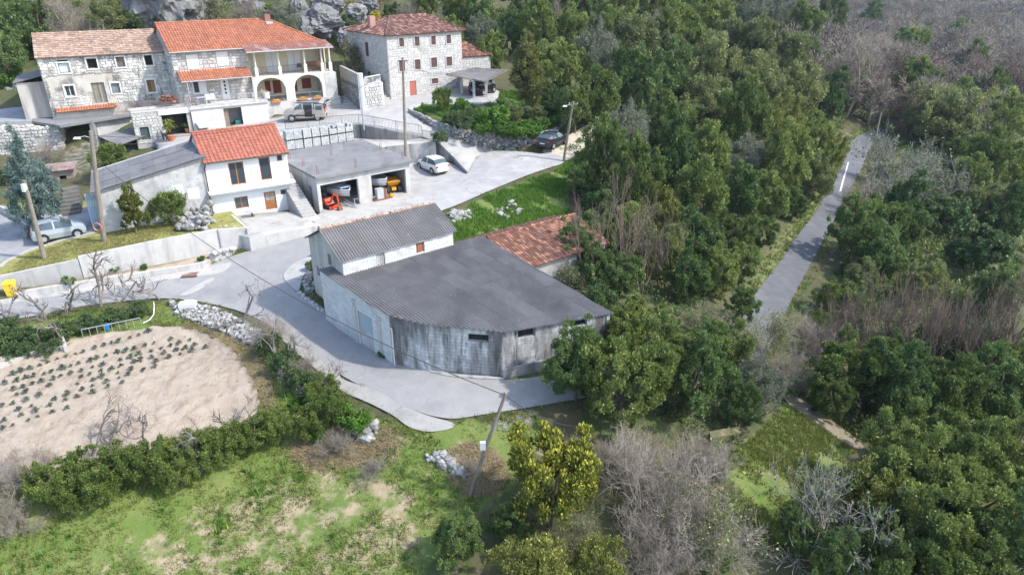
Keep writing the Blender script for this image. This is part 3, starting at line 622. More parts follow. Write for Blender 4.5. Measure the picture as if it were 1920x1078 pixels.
# corrugations run from the block house down to the front: rotate the outline so its 'eave' direction is sa
def corr_dir(parent, pts, mat, adir, **kw):
    pts = [Vector(p) for p in pts]; a = Vector((adir[0], adir[1], 0)).normalized()
    c = min(pts, key=lambda p: p.dot(Vector((-a.y, a.x, 0))))
    def zz(p): return wroof(p)+.03
    L0 = min((p-c).dot(a) for p in pts); L1 = max((p-c).dot(a) for p in pts)
    A = c+a*L0; A.z = zz(A); B = c+a*L1; B.z = zz(B)
    return A, B, pts
A_, B_, pts_ = corr_dir(None, rp, fibro, sa)
def corrugated_on(parent, A, B, outline, mat, **kw):
    # same as corrugated() but with an explicit eave line and any convex outline in the same plane
    a = (B-A).normalized(); s0 = Vector((-a.y, a.x, 0)).normalized(); up = Vector((s0.x, s0.y, .05)).normalized(); nn = a.cross(up).normalized()
    q = [((p-A).dot(a), (p-A).dot(up)) for p in outline]; x0, x1, y0, y1 = 0, max(i[0] for i in q), 0, max(i[1] for i in q); cen = sum((Vector(i) for i in q), Vector((0,0)))/len(q)
    sw, sl, pitch, amp, seg = 1.06, 2.3, .177, .046, 6; rr = random.Random(5); nseg = int(round(sw/pitch*seg))
    for r in range(math.ceil(y1/sl)):
        for c in range(math.ceil(x1/sw)):
            xa, ya = c*sw, r*sl; bm = bmesh.new(); rows = []; dz = rr.uniform(-.004, .004)+(c % 2)*.003
            for e in (0, 1): rows.append([bm.verts.new((xa+k*sw/nseg, ya+(sl+.07 if e else 0), amp*math.sin(2*math.pi*(xa+k*sw/nseg)/pitch)+dz+(0 if e else .018))) for k in range(nseg+1)])
            for k in range(nseg): bm.faces.new((rows[0][k], rows[0][k+1], rows[1][k+1], rows[1][k]))
            for i in range(len(q)):
                e0, e1 = Vector(q[i]), Vector(q[(i+1) % len(q)]); d = e1-e0; nrm = Vector((d.y, -d.x)); nrm = -nrm if nrm.dot(cen-e0) > 0 else nrm
                bmesh.ops.bisect_plane(bm, geom=bm.verts[:]+bm.edges[:]+bm.faces[:], plane_co=(e0.x, e0.y, 0), plane_no=(nrm.x, nrm.y, 0), clear_outer=True)
            if not bm.faces: bm.free(); continue
            for v in bm.verts: v.co = A+a*v.co.x+up*v.co.y+nn*v.co.z
            t = rr.random(); me = bpy.data.meshes.new('roof_sheet'); bm.to_mesh(me); bm.free(); me.shade_smooth()
            me.attributes.new('tint', 'FLOAT', 'FACE').data.foreach_set('value', [t]*len(me.polygons)); me.materials.append(mat); link('roof_sheet', me, parent)
corrugated_on(wt, A_, B_, pts_, fibro)

# ------------------------------------------------------------------ block house standing behind the warehouse roof
zr = wroof(P(645,518,3.5)); bh = Fac((645,518), (850,462), zr, R(39)); W = bh.W
bt = bh.thing('block_house', 'narrow white block house with corrugated gable roof beside the lane junction', 'house')
ew = bh.uw(642,487)[1]; rv = 2.3; rw = bh.uw(607,430, rv)[1]; D = 4.6; dn = -3.4
hs = [bh.rect(706,475,722,497), bh.rect(780,454,796,474)]
m = MB(); wallgrid(m, 0, W, -.3, ew, .012, .2, hs); m.box(0, W, .012, .2, dn, -.3); m.box(0, W, D-.2, D, dn, ew).box(W-.2, W, .2, D-.2, dn, ew); wl = m.build('wall', block_w, bt)
block_row(wl, 0, W, .02, ew-.02, .012, hs, block_w, seed=9)
window(bt, hs[0], 0, 'boards', wood_old, .05, None, depth=.1, mull=0, pane=M('grey_boards', (.42,.42,.43), (.34,.34,.35), 3, .9, .1, tint=.3)); window(bt, hs[1], 0, 'boards', wood_old, .05, depth=.1, mull=0, pane=M('red_boards', (.25,.10,.06), (.2,.08,.05), 3, .9, .1, tint=.3))
gm = MB()                                               # left gable wall with two openings
gh = [(1.5, 2.0, 0.1, .85), (2.55, 4.05, -1.35, -.55)]
def gv(u, v, w): return (u, v, w)
for a, b, c, d in [(0, D, dn, ew)]:
    us = sorted({0., D, *[q for h in gh for q in h[:2]]}); ws = sorted({dn, ew, *[q for h in gh for q in h[2:]]})
    for x0, x1 in zip(us, us[1:]):
        for z0, z1 in zip(ws, ws[1:]):
            if not any(h[0] < (x0+x1)/2 < h[1] and h[2] < (z0+z1)/2 < h[3] for h in gh): gm.box(-.012, .2, x0, x1, z0, z1)
gm.add([(-.012,0,ew),(-.012,D,ew),(-.012,rv,rw-.05),(.2,0,ew),(.2,D,ew),(.2,rv,rw-.05)], [(0,2,1),(3,4,5),(0,3,5,2),(1,2,5,4)])
g2 = MB(); g2.add([(W+.01,0,ew),(W+.01,D,ew),(W+.01,rv,rw-.05),(W-.2,0,ew),(W-.2,D,ew),(W-.2,rv,rw-.05)], [(0,1,2),(3,5,4),(0,2,5,3),(1,4,5,2)])
g2.build('far_gable', block_w, bt)
g_o = gm.build('gable_wall', M('grimy_render', (.40,.385,.355), (.49,.475,.44), 1.2, .9, .15, 10, stain=[((.24,.225,.19), .8, .5, .68, VS), ((.20,.17,.10), .6, .63, .75, U)]), bt)
wd = MB(); h = gh[1]; wd.box(.02, .07, h[0], h[0]+.06, h[2], h[3]).box(.02, .07, h[1]-.06, h[1], h[2], h[3]).box(.02, .07, h[0]+.06, h[1]-.06, h[2], h[2]+.06).box(.02, .07, h[0]+.06, h[1]-.06, h[3]-.06, h[3]).box(.02, .07, (h[0]+h[1])/2+.2, (h[0]+h[1])/2+.27, h[2]+.06, h[3]-.06)
wo = wd.build('window', paint_w, bt); MB().box(.045, .06, h[0]+.05, h[1]-.05, h[2]+.05, h[3]-.05).build('pane', glass, wo)
MB().box(.05, .1, gh[0][0], gh[0][1], gh[0][2], gh[0][3]).build('shutter', wood_old, bt)
corrugated(bt, [(-.25,-.2,ew-.05),(W+.2,-.2,ew-.05),(W+.2,rv,rw+.04),(-.25,rv,rw+.04)], fibro, 1.06, 1.5, .177, .048, 6, 4)
corrugated(bt, [(-.25,D+.2,ew-.05),(W+.2,D+.2,ew-.05),(W+.2,rv,rw+.03),(-.25,rv,rw+.03)], fibro, 1.06, 1.5, .177, .036, 6, 5)
rt = MB(); ridge_tiles(rt, (-.2,rv,rw+.05), (W+.15,rv,rw+.05), .1, .42); tag(rt.build('ridge_tiles', tile_old, bt), kind='stuff')
for k in range(7): MB().rock((random.uniform(2, W-1), rv+random.uniform(-.1, .1), rw+.15), .09, k+60).build('stone', stone_dry, bt)

# ------------------------------------------------------------------ white two-storey house
zh = 2.0; wh = Fac((403,412), (552,394), zh, R(32)); W = wh.W
ht = wh.thing('white_house', 'small white two storey house with red tiled gable roof and brown windows', 'house')
ew = wh.uw(393,303)[1]; D = 6.0; rv = 3.0; rw = wh.uw(362,250, rv)[1]
hs = [wh.rect(430,304,459,347), wh.rect(487,295,508,338), wh.rect(519,291,529,302), wh.rect(440,369,466,391), wh.rect(497,359,519,403), wh.rect(526,355,538,365)]
hs[4] = (hs[4][0], hs[4][1], .06, hs[4][3])
m = MB(); wallgrid(m, 0, W, -.4, ew, 0, .25, hs); m.box(0, W, D-.25, D, -.4, ew)
for u in (0, W-.25):
    m.box(u, u+.25, .25, D-.25, -.4, ew); m.add([(u,0,ew),(u,D,ew),(u,rv,rw-.06),(u+.25,0,ew),(u+.25,D,ew),(u+.25,rv,rw-.06)], [(0,2,1),(3,4,5),(0,3,5,2),(1,2,5,4)])
m.build('wall', plaster_w, ht)
for k, h in enumerate(hs):
    if k == 4:
        dm = MB(); dm.box(h[0], h[1], .08, .13, h[2], h[3]); do = dm.build('door', wood, ht)
        for s0, s1 in ((.14,.46), (.54,.86)): MB().box(h[0]+(h[1]-h[0])*s0, h[0]+(h[1]-h[0])*s1, .068, .078, h[2]+.75, h[3]-.18).build('pane', M('frosted_glass', (.24,.24,.23), (.30,.30,.28), 3, .3, 0), do)
        MB().box(h[1]-.16, h[1]-.06, .03, .07, h[2]+.95, h[2]+.99).build('handle', galv, do)
    else: window(ht, h, 0, 'glass', wood, .08 if k in (0, 1, 3) else .06, None, depth=.14, mull=1 if k in (0, 3) else 0)
b = MB(); y0, y1 = wh.uw(402,357,-.5)[1], 0; lw = wh.uw(480,349,-.5)[1]
b.box(-.15, W+.25, -.62, -.001, lw-.16, lw-.02).box(-.1, W+.2, -.55, -.002, lw-.26, lw-.16); b.build('balcony_slab', plaster_w, ht)
r = MB(); roof_poly(r, [(-.12,-.3,ew-.03),(W+.12,-.3,ew-.03),(W+.12,rv,rw),(-.12,rv,rw)], .3, .34, .05, .03, 4); roof_poly(r, [(-.12,D+.3,ew-.03),(W+.12,D+.3,ew-.03),(W+.12,rv,rw),(-.12,rv,rw)], .3, .34, .05, .03, 5)
ridge_tiles(r, (-.12,rv,rw+.03), (W+.12,rv,rw+.03)); tag(r.build('roof', tile_new, ht), kind='stuff')
g = MB(); g.tube([(-.1,-.36,ew-.06),(W+.12,-.36,ew-.08)], .055, 6).tube([(.02,-.36,ew-.08),(.0,-.1,ew-.35),(-.06,-.08,ew-.5),(-.06,-.08,.1)], .045, 6); g.tube([(-.1,D+.36,ew-.06),(W+.1,D+.36,ew-.08)], .055, 6); g.build('gutter', iron, ht)

# ------------------------------------------------------------------ concrete garage with two open bays
gz = 1.78; ga = Fac((600,399), (771,362), gz, R(38)); W = ga.W; ht_ = ga.uw(783,296)[1]; D = 9.2
gt = ga.thing('open_garage', 'unfinished grey concrete garage with flat roof and two open bays of boats and machines', 'garage')
o1 = ga.rect(600,345,676,385); o2 = ga.rect(697,330,765,372)
b1 = (ga.uw(606,396)[0], ga.uw(675,385)[0], 0, 2.2); b2 = (ga.uw(700,380)[0], ga.uw(763,365)[0], 0, 2.25)
m = MB(); wallgrid(m, 0, W, -.1, ht_-.2, 0, .25, [b1, b2]); m.box(0, W, D-.2, D, -.1, ht_-.2)
sd = (1.1, 1.75, -.1, 1.9); 
for x0, x1, z0, z1 in ((.25, sd[0], -.1, ht_-.2), (sd[0], sd[1], sd[3], ht_-.2), (sd[1], D-.2, -.1, ht_-.2)): m.box(0, .2, x0, x1, z0, z1)
m.box(W-.2, W, .25, D-.2, -.1, ht_-.2); m.box(b1[1]-.0, b1[1]+.2, 3.0, 3.3, 0, ht_-.2)
m.build('wall', M('grey_blockwork', (.40,.40,.39), (.50,.495,.48), 1.3, .9, .12, 12, stain=[((.26,.26,.26), 1.2, .5, .68, VS), ((.56,.55,.53), .8, .6, .76, U)]), gt)
pl = MB(); block_row(gt, b1[1]+.05, b2[0]-.05, .02, ht_-.45, 0, [], conc_wall, seed=12)
MB().box(-.15, W+.25, -.35, D+.1, ht_-.2, ht_).build('roof_slab', roofslab, gt)
MB().box(.05, W-.05, .05, D-.05, -.12, .01).build('floor', conc_grey, gt)
MB().box(.06, .12, sd[0], sd[1], .0, 1.88).build('side_door', wood_old, gt)
stamps.append((np.array([ga.w(u, v, 0)[:2] for u, v in ((-.3,-.5),(W+.3,-.5),(W+.3,D+.3),(-.3,D+.3))]), lambda q: np.full(len(q), gz), .3))
for k, (u, v) in enumerate([(.3,.35),(.3,3.2),(.4,6.3),(3.6,.3),(3.7,5.2),(W-.4,.4),(5.6,6.5),(W-.5,4.2)]):
    rb = MB()
    for dx, dy in ((0,0),(.16,.02),(.02,.18),(.17,.2)): rb.tube([(u+dx, v+dy, ht_-.02), (u+dx+random.uniform(-.04,.04), v+dy, ht_+random.uniform(.55,.85))], .011, 4)
    rb.build('rebar', rust, gt)

# ------------------------------------------------------------------ shed with pale blue doors
sz = 2.3; A = P(198,432,2.35); shp = Fac((198,432), (408,360), 2.35, R(27)); 
st = shp.thing('blue_door_shed', 'old white plastered shed with dark sheet roof and pale blue metal doors', 'shed')
Wf = 7.6; Dd = 4.3; wA = h_above(shp.w(0,0,0), 362)-shp.z; wA = shp.uw(186,362)[1]; wBk = wA+.35; wBr = shp.uw(368,297)[1]; Wf = shp.uw(383,300)[0]
m = MB(); m.add([(0,0,-.5),(Wf,0,-.5),(Wf,0,wBr),(0,0,wA),(0,.25,-.5),(Wf,.25,-.5),(Wf,.25,wBr),(0,.25,wA)], [(0,1,2,3),(5,4,7,6),(3,2,6,7),(1,5,6,2),(4,0,3,7)])
m.box(Wf-.25, Wf, .25, Dd, -.5, wBr-.05).box(0, Wf, Dd-.2, Dd, -.5, wA+.1)
m.box(.0, .2, .25, .5, -.5, wA).box(.0, .2, 3.9, Dd-.2, -.5, wA+.2).box(.0, .2, .5, 3.9, 2.45, wA+.05)
m.build('wall', plaster_o, st)
pm = MB(); pp = [shp.rect(331,340,345,372), ]; 
q = shp.rect(325,346,345,371); MB().box(q[0], q[1], -.012, -.001, q[2], q[3]).build('patch', M('pale_patch', (.55,.60,.62), (.62,.66,.67), 2, .9, .05), st)
q = shp.rect(352,353,374,373); MB().box(q[0], q[1], -.011, -.001, q[2], q[3]).build('limewash_patch', M('limewash', (.80,.80,.78), (.70,.70,.68), 3, .9, .05), st)
for k, (y0, y1, x) in enumerate(((.5,1.6,-.03), (2.75,3.9,-.04))):
    d = MB(); d.box(x, x+.05, y0, y1, -.3, 2.42)
    for j in range(5): d.box(x-.015, x, y0+.1+j*(y1-y0)/5, y0+.16+j*(y1-y0)/5, -.25, 2.38)
    d.build('door', door_blue, st)
d = MB(); 
for j in range(6): d.box(-.9+j*.15, -.78+j*.15, 1.62+.05*j, 1.66+.05*j, -.3, 2.4)
d.build('door', door_blue, st); MB().box(.3, .35, .5, 3.9, -.3, 2.45).build('interior_shade', dark, st)  # sheet behind the doors is painted as inside shade
rows = 3; colsn = 9; rA, rB, rC, rD = Vector((-.35,-.15,wA+.05)), Vector((Wf+.1,-.15,wBr+.05)), Vector((Wf+.1,Dd+.2,wBr+.45)), Vector((-.35,Dd+.2,wA+.45))
MB().hexa([p-Vector((0,0,.1)) for p in (rA,rB,rC,rD)], [p-Vector((0,0,.03)) for p in (rA,rB,rC,rD)]).build('roof_deck', felt, st)
for i in range(colsn):
    for j in range(rows):
        f = lambda s_, t_: (rA*(1-s_)+rB*s_)*(1-t_)+(rD*(1-s_)+rC*s_)*t_
        g_ = .0008; c4 = [f(i/colsn+g_, j/rows+g_), f((i+1)/colsn-g_, j/rows+g_), f((i+1)/colsn-g_, (j+1)/rows+.01), f(i/colsn+g_, (j+1)/rows+.01)]
        dz = Vector((0,0,random.uniform(0,.012))); e = Vector((0,0,.045)); c4[0] = c4[0]+e; c4[1] = c4[1]+e; k_ = Vector((0,0,.018*(i % 2))); c4 = [p+k_ for p in c4]
        MB().hexa([p-Vector((0,0,.02))+dz for p in c4], [p+Vector((0,0,.015))+dz for p in c4], random.random()).build('roof_sheet', felt, st)
MB().tube([(-.3,Dd+.28,wA+.5),(Wf*.98,Dd+.28,wBr+.5)], .06, 6).build('ridge_pipe', paint_g, st)
# ------------------------------------------------------------------ orange-roofed house with terrace, loggia and arches
oz = 7.4; of = Fac((338,196), (480,181), oz, R(34)); W1 = of.uw(466,110)[0]
ot = of.thing('terrace_house', 'long stone house with orange tiled roof, cream loggia and two arches', 'house')
ew = of.uw(318,97)[1]; rv = 4.4; rw = of.uw(290,45, rv)[1]; D = 8.6; WR = of.uw(606,76)[0]; ur = of.uw(500,37, rv)[0]
hs = [of.rect(352,105,370,128), of.rect(408,99,426,122), of.rect(362,152,385,175), of.rect(415,148,430,183)]
hs[3] = (hs[3][0], hs[3][1], .03, hs[3][3])
m = MB(); wallgrid(m, 0, W1, -2.8, ew, .0, .35, hs); m.box(0, WR, D-.3, D, -2.8, ew).box(WR-.3, WR, 2.2, D-.3, -2.8, ew)
m.box(0, .3, .35, D-.3, -2.8, ew).add([(0,0,ew),(0,D,ew),(0,rv,rw-.08),(.3,0,ew),(.3,D,ew),(.3,rv,rw-.08)], [(0,2,1),(3,4,5),(0,3,5,2),(1,2,5,4)])
m.build('wall', mortar, ot)
s_ = MB(); stonework(s_, 0, W1, 0, ew, 0, [(h[0]-.12,h[1]+.12,h[2]-.12,h[3]+.12) for h in hs], (.26,.4), (.3,.62), .05, .05, 21); stonework(s_, 0, D, -1, ew, 0, [], (.26,.4), (.3,.62), .05, .05, 22, None, 'v'); tag(s_.build('stonework', stone_g, ot), kind='stuff')
for k in (0, 1): o = window(ot, hs[k], 0, 'none', paint_w, .05, paint_w, .1, .06, 0); MB().box(hs[k][0], hs[k][1], -.03, -.0, hs[k][2], hs[k][3]).build('shutter', paint_w, o)
o = window(ot, hs[2], 0, 'glass', paint_w, .07, paint_w, .1, .12, 1); MB().box((hs[2][0]+hs[2][1])/2-.05, hs[2][1]+.05, -.07, -.03, hs[2][2]-.02, hs[2][3]).build('shutter', paint_w, o)
h = hs[3]; d = MB().box(h[0], h[1], .05, .1, h[2], h[3]).build('door', paint_w, ot)
for k in range(4): x = (h[0]+h[1])/2; MB().box(x-.09, x+.09, .04, .052, h[2]+.55+k*.36, h[2]+.77+k*.36).build('pane', glass, d)
# loggia part: cream, set back behind columns
lw = ew-.35; lv = 1.9; fz = of.uw(570,133)[1]-.25
m = MB(); dh = [of.rect(498,95,522,137, lv), of.rect(539,93,563,133, lv)]
wallgrid(m, W1, WR, -.3, lw+.4, lv, lv+.3, []); m.box(W1-.02, W1+.1, .36, lv, -.3, lw); m.box(WR+.0, WR+.12, .3, lv+1.5, fz, lw); m.build('loggia_wall', plaster_c, ot)
for h in dh:
    o = MB().box(h[0], h[1], lv-.05, lv-.002, fz+.1, h[3]).build('balcony_shutter', paint_w, ot); MB().box((h[0]+h[1])/2-.02, (h[0]+h[1])/2+.02, lv-.07, lv-.05, fz+.12, h[3]).build('mullion', paint_g, o)
WE = of.uw(622,88,-.9)[0]; fl = MB(); fl.box(W1-.1, WE-.1, -.75, lv, fz-.02, fz+.1); fl.build('balcony_slab', plaster_l, ot)
arch = MB(); arches = [(of.uw(482,180,-.6)[0], of.uw(537,180,-.6)[0]), (of.uw(553,175,-.6)[0], of.uw(605,175,-.6)[0])]; aw = of.uw(508,146,-.6)[1]; bw_ = of.uw(540,189,-.6)[1]-.1
xs = [W1-.1]; 
def arch_front(mb, u0, u1, wb_, wt_, v0, v1, ars, crown):
    prev = u0
    for a, b in ars:
        mb.box(prev, a, v0, v1, wb_, wt_); c = (a+b)/2; r_ = (b-a)/2; sp = crown-r_*.72; n = 14
        for k in range(n):
            x0, x1 = a+(b-a)*k/n, a+(b-a)*(k+1)/n; f = lambda x: sp+.72*math.sqrt(max(0, r_*r_-(x-c)**2))
            mb.hexa([(x0,v0,f(x0)),(x1,v0,f(x1)),(x1,v1,f(x1)),(x0,v1,f(x0))], [(x0,v0,wt_),(x1,v0,wt_),(x1,v1,wt_),(x0,v1,wt_)])
        prev = b
    mb.box(prev, u1, v0, v1, wb_, wt_)
uE = of.uw(611,170,-.6)[0]
arch_front(arch, W1-.1, uE, -2.4, fz-.03, -.75, -.45, arches, aw); arch.build('arcade', plaster_l, ot)
bm_ = MB(); bm_.box(uE, of.uw(632,170,-.6)[0], -.8, lv+.6, -2.4, fz-.03); bm_.build('corner_block', plaster_o, ot)
MB().box(W1-.1, uE, -.45, lv, bw_-.2, bw_).build('arcade_floor', conc_pale, ot)
MB().box(W1-.1, of.uw(636,175,-.8)[0], -.95, -.76, -2.6, bw_+.12).build('retaining_wall', conc_wall, ot)
for r_, mt in ((of.rect(497,152,507,172, lv), shut_red), (of.rect(512,151,527,175, lv), shut_red), (of.rect(566,147,583,166, lv), shut_red), (of.rect(552,153,557,172, lv), shut_red)):
    o = MB().box(r_[0], r_[1], lv-.05, lv-.003, r_[2], r_[3]).build('red_shutter', mt, ot); MB().box((r_[0]+r_[1])/2-.012, (r_[0]+r_[1])/2+.012, lv-.065, lv-.05, r_[2], r_[3]).build('seam', iron, o)
cw = of.uw(545,88,-.6)[1]
for px in ((478,118),(522,114),(570,110),(602,106),(617,106)):
    u, _ = of.uw(*px, -.55); c = MB(); c.box(u-.17, u+.17, -.72, -.4, fz+.1, fz+1.0).cyl((u,-.56,fz+1.0), .1, cw-fz-1.0, 8); c.build('column', plaster_l, ot)
ra = MB(); railing(ra, [(W1,-.58,fz+.1), (of.uw(617,106,-.55)[0],-.58,fz+.1)], .9, .12); ra.build('balcony_railing', iron, ot)
for a, b in arches: q = MB(); railing(q, [(a,-.6,bw_),(b,-.6,bw_)], .75, .1); q.build('arch_railing', paint_g, ot)
r = MB(); roof_poly(r, [(-.2,-.45,ew-.05),(WR+.15,-.45,ew-.05),(ur,rv,rw),(-.2,rv,rw)], .26, .38, .06, .035, 31); roof_poly(r, [(-.2,D+.4,ew-.05),(WR+.15,D+.4,ew-.05),(ur,rv,rw),(-.2,rv,rw)], .3, .42, .06, .035, 32); roof_poly(r, [(WR+.15,-.45,ew-.05),(WR+.15,D+.4,ew-.05),(ur,rv,rw)], .3, .42, .06, .035, 33)
ridge_tiles(r, (-.2,rv,rw+.03), (ur,rv,rw+.03)); ridge_tiles(r, (ur,rv,rw+.03), (WR+.1,-.4,ew)); ro = tag(r.build('roof', tile_org, ot), kind='stuff')
ch = MB(); ch.box(ur-.3, ur+.25, rv-.5, rv-.05, rw-.2, rw+.55); co = ch.build('chimney', M('chimney_brick', (.30,.15,.11), (.24,.12,.09), 3, .9, .1), ot); MB().box(ur-.4, ur+.35, rv-.6, rv+.05, rw+.75, rw+.82).box(ur-.3, ur-.2, rv-.5, rv-.05, rw+.55, rw+.75).box(ur+.15, ur+.25, rv-.5, rv-.05, rw+.55, rw+.75).build('chimney_cap', iron, co); MB().box(ur-.38, ur+.33, rv-1.0, rv-.5, rw-.42, rw-.2).build('flashing', paint_g, co)
r = MB(); e1 = of.uw(545,93,-1.2)[1]; e0 = e1+.62; pass
lr0, lr1 = of.uw(453,88)[0], WE
roof_poly(r, [(lr0,-1.25,e1),(lr1,-1.25,e1),(WR+.3,.15,e0),(lr0,.15,e0)], .22, .3, .03, .02, 34, prof='flat'); tag(r.build('loggia_roof', tile_shed, ot), kind='stuff')
MB().tube([(lr0,-1.3,e1-.05),(lr1,-1.3,e1-.05)], .06, 6).build('gutter', paint_g, ot); MB().tube([(-.2,-.5,ew-.08),(lr0+.1,-.5,ew-.08)], .055, 6).build('gutter', paint_g, ot)
pr = MB(); p0 = of.uw(331,135)[1]; p1 = of.uw(345,153,-1.5)[1]; pu0, pu1 = of.uw(338,150,-1.4)[0], of.uw(472,141,-1.4)[0]
roof_poly(pr, [(pu0,-1.6,p1),(pu1,-1.6,p1),(pu1-.1,-.02,p0),(pu0,-.02,p0)], .24, .34, .05, .03, 35); tag(pr.build('porch_roof', tile_org, ot), kind='stuff'); MB().tube([(pu0,-1.65,p1-.05),(pu1,-1.65,p1-.05)], .05, 6).build('gutter', paint_g, ot); MB().tube([(pu1-.1,-1.6,p1),(pu1-.1,-1.6,-.0)], .045, 6).build('porch_post', paint_g, ot); MB().tube([(pu0+.5,-1.6,p1),(pu0+.5,-1.6,-.0)], .04, 6).build('porch_post', paint_g, ot)
# terrace over the cellar
tu0, tu1 = of.uw(357,206,-2.4)[0], of.uw(500,187,-2.4)[0]; cz = of.uw(440,238,-2.4)[1]-.1; cd = of.rect(421,204,455,238,-2.4); cd = (cd[0], cd[1], cz-.3, -.42)
t = MB(); wallgrid(t, tu0, tu1, cz-.6, -.2, -2.4, -2.2, [cd]); t.box(tu0, tu0+.2, -2.2, 0, cz-.6, -.2).box(tu1-.2, tu1, -2.2, -.8, cz-.6, -.2); t.build('cellar_wall', M('cream_blockwork', (.50,.485,.445), (.57,.555,.515), 1.2, .9, .06, 12, stain=[((.40,.385,.355), .9, .5, .7, U)]), ot)
MB().box(tu0-.1, tu1+.1, -2.55, 0, -.2, -.02).build('terrace_slab', conc_wall, ot); MB().box(cd[0]-.5, cd[1]+.5, -1.2, -1.1, cz-.5, -.2).build('cellar_inner_wall', M('cellar_plaster', (.22,.21,.2), (.28,.27,.25), 2, .9, 0), ot)  # grey plaster wall set back inside the cellar
MB().box(cd[0]-.1, cd[0]+.5, -2.1, -2.05, cz-.3, -.5).build('cellar_door', wood_old, ot); MB().box(cd[1]-.6, cd[1]-.05, -1.8, -1.3, cz-.3, cz+.6).build('cellar_crates', plastic_b if 0 else M('crate_green', (.1,.3,.25), (.12,.35,.3), 2, .6, 0), ot)
ra = MB(); railing(ra, [(tu0,-.3,-.02),(tu0,-2.48,-.02),(tu1,-2.48,-.02),(tu1,-.8,-.02)], .9, .14); ra.build('terrace_railing', paint_g, ot)
# left cellar with white lintel and stone wall below the old house
sl0, sl1 = of.uw(302,250,-2.2)[0], tu0-.05; slm = of.uw(250,236,-2.2)[0]; hx0, hx1 = of.uw(260,235,-2.2)[0], of.uw(277,233,-2.2)[0]; op = (of.uw(307,240,-2.2)[0], sl1-.35, cz-.6, -.55+ (0)); zt = of.uw(330,205,-2.2)[1]
m = MB(); wallgrid(m, slm, sl1, cz-1.0, zt, -2.2, -1.95, [(op[0], op[1], cz-1, zt-.45), (hx0, hx1, cz-.2, cz+1.0)]); m.build('cellar_stone_wall', mortar, ot)
s_ = MB(); stonework(s_, slm, op[0]-.1, cz-.6, zt-.05, -2.2, [(hx0-.15, hx1+.15, cz-.35, cz+1.15)], (.2,.34), (.25,.5), .05, .05, 41); tag(s_.build('cellar_stonework', stone_w, ot), kind='stuff')
MB().box(op[0]-.25, sl1+.02, -2.32, -1.9, zt-.42, zt-.02).build('lintel', plaster_w, ot); MB().box(op[0]-.3, sl1, -1.0, -.9, cz-1, zt).build('cellar_shade_panel', dark, ot); MB().box(slm, sl1, -2.25, -.0, zt-.02, zt+.12).build('walkway_slab', conc_wall, ot)  # near-black cellar panel holds the inside shade in its colour
MB().box(hx0, hx1, -2.05, -2.0, cz-.2, cz+1.0).build('cellar_hatch', M('dark_green_paint', (.06,.09,.09), (.05,.07,.07), 2, .6, 0), ot)
ra = MB(); railing(ra, [(slm-1.6,-1.2,zt+.1),(slm,-2.2,zt+.1),(sl1,-2.2,zt+.1)], .85, .13); ra.build('walkway_railing', rust, ot)

# ------------------------------------------------------------------ old weathered stone house on the left
az = 7.6; af = Fac((94,201), (326,190), az, R(29)); W = af.W
at_ = af.thing('old_stone_house', 'weathered derelict stone house with faded tiled roof and boarded windows', 'house')
ew = af.uw(70,108)[1]; rv = 3.6; rw = af.uw(44,66, rv)[1]; D = 7.2
hs = [af.rect(109,113,130,137), af.rect(163,110,182,129), af.rect(218,107,234,126), af.rect(271,104,286,123), af.rect(122,161,140,181), af.rect(174,155,199,194), af.rect(209,156,225,175), af.rect(276,150,291,173)]
hs[5] = (hs[5][0], hs[5][1], .0, hs[5][3])
m = MB(); wallgrid(m, 0, W, -1.6, ew, 0, .45, hs); m.box(0, W, D-.4, D, -1, ew).box(W-.4, W, .45, D-.4, -1, ew).box(0, .4, .45, D-.4, -1.6, ew)
for u in (0, W-.4): m.add([(u,0,ew),(u,D,ew),(u,rv,rw-.05),(u+.4,0,ew),(u+.4,D,ew),(u+.4,rv,rw-.05)], [(0,2,1),(3,4,5),(0,3,5,2),(1,2,5,4)])
m.build('wall', M('old_render', (.46,.43,.385), (.56,.53,.48), .9, .95, .25, 8, stain=[((.19,.18,.17), .5, .5, .66, U), ((.50,.42,.32), .4, .6, .7, U)]), at_)
s_ = MB(); sur = [(h[0]-.16,h[1]+.16,h[2]-.16,h[3]+.16) for h in hs]; stonework(s_, 0, W, 2.75, ew, 0, sur, (.2,.34), (.22,.55), .04, .06, 51, jit=.03); stonework(s_, 5.8, W, -.1, 2.7, 0, sur, (.18,.32), (.2,.5), .04, .05, 52, jit=.03); stonework(s_, .3, 5.4, -.3, .9, 0, sur, (.18,.3), (.2,.45), .06, .03, 53, jit=.04)
stonework(s_, 0, D, 2.2, ew, 0, [], (.2,.36), (.25,.6), .05, .06, 54, None, 'v', .03); stonework(s_, 0, .35, -1, ew, -.02, [], (.25,.38), (.3,.5), .03, .06, 55); tag(s_.build('stonework', stone_old, at_), kind='stuff')
MB().add([(-.03,.4,2.2),(-.03,D-.4,2.4),(-.03,D-.4,-1.2),(-.03,.4,-1.2)], [(0,1,2,3)]).build('render_patch', M('pink_render', (.40,.27,.215), (.46,.36,.30), 1.0, .95, .2, 8, stain=[((.28,.26,.25), .6, .5, .66, VS)]), at_)
for k, h in enumerate(hs):
    sty = ['boards','dark','boards','dark','glass','boards','glass','boards'][k]; pn = [M('white_board', (.70,.74,.78), (.6,.66,.72), 1, .6, .02), None, wood_old, None, glass, M('grey_green_planks', (.22,.22,.18), (.28,.26,.21), 2, .9, .2, tint=.4), M('dusty_glass', (.16,.21,.25), (.24,.28,.31), 2, .25, 0), M('brown_planks', (.28,.16,.08), (.2,.12,.07), 2, .9, .2, tint=.4)][k]
    hh = h if k else (h[0], h[1], h[2], h[3]-.25)
    window(at_, hh, 0, sty, wood_old if k not in (4,) else paint_w, .06, paint_w if k != 5 else None, .13, .18, 1 if k in (4, 6) else 0, pn, name='door' if k == 5 else 'window')
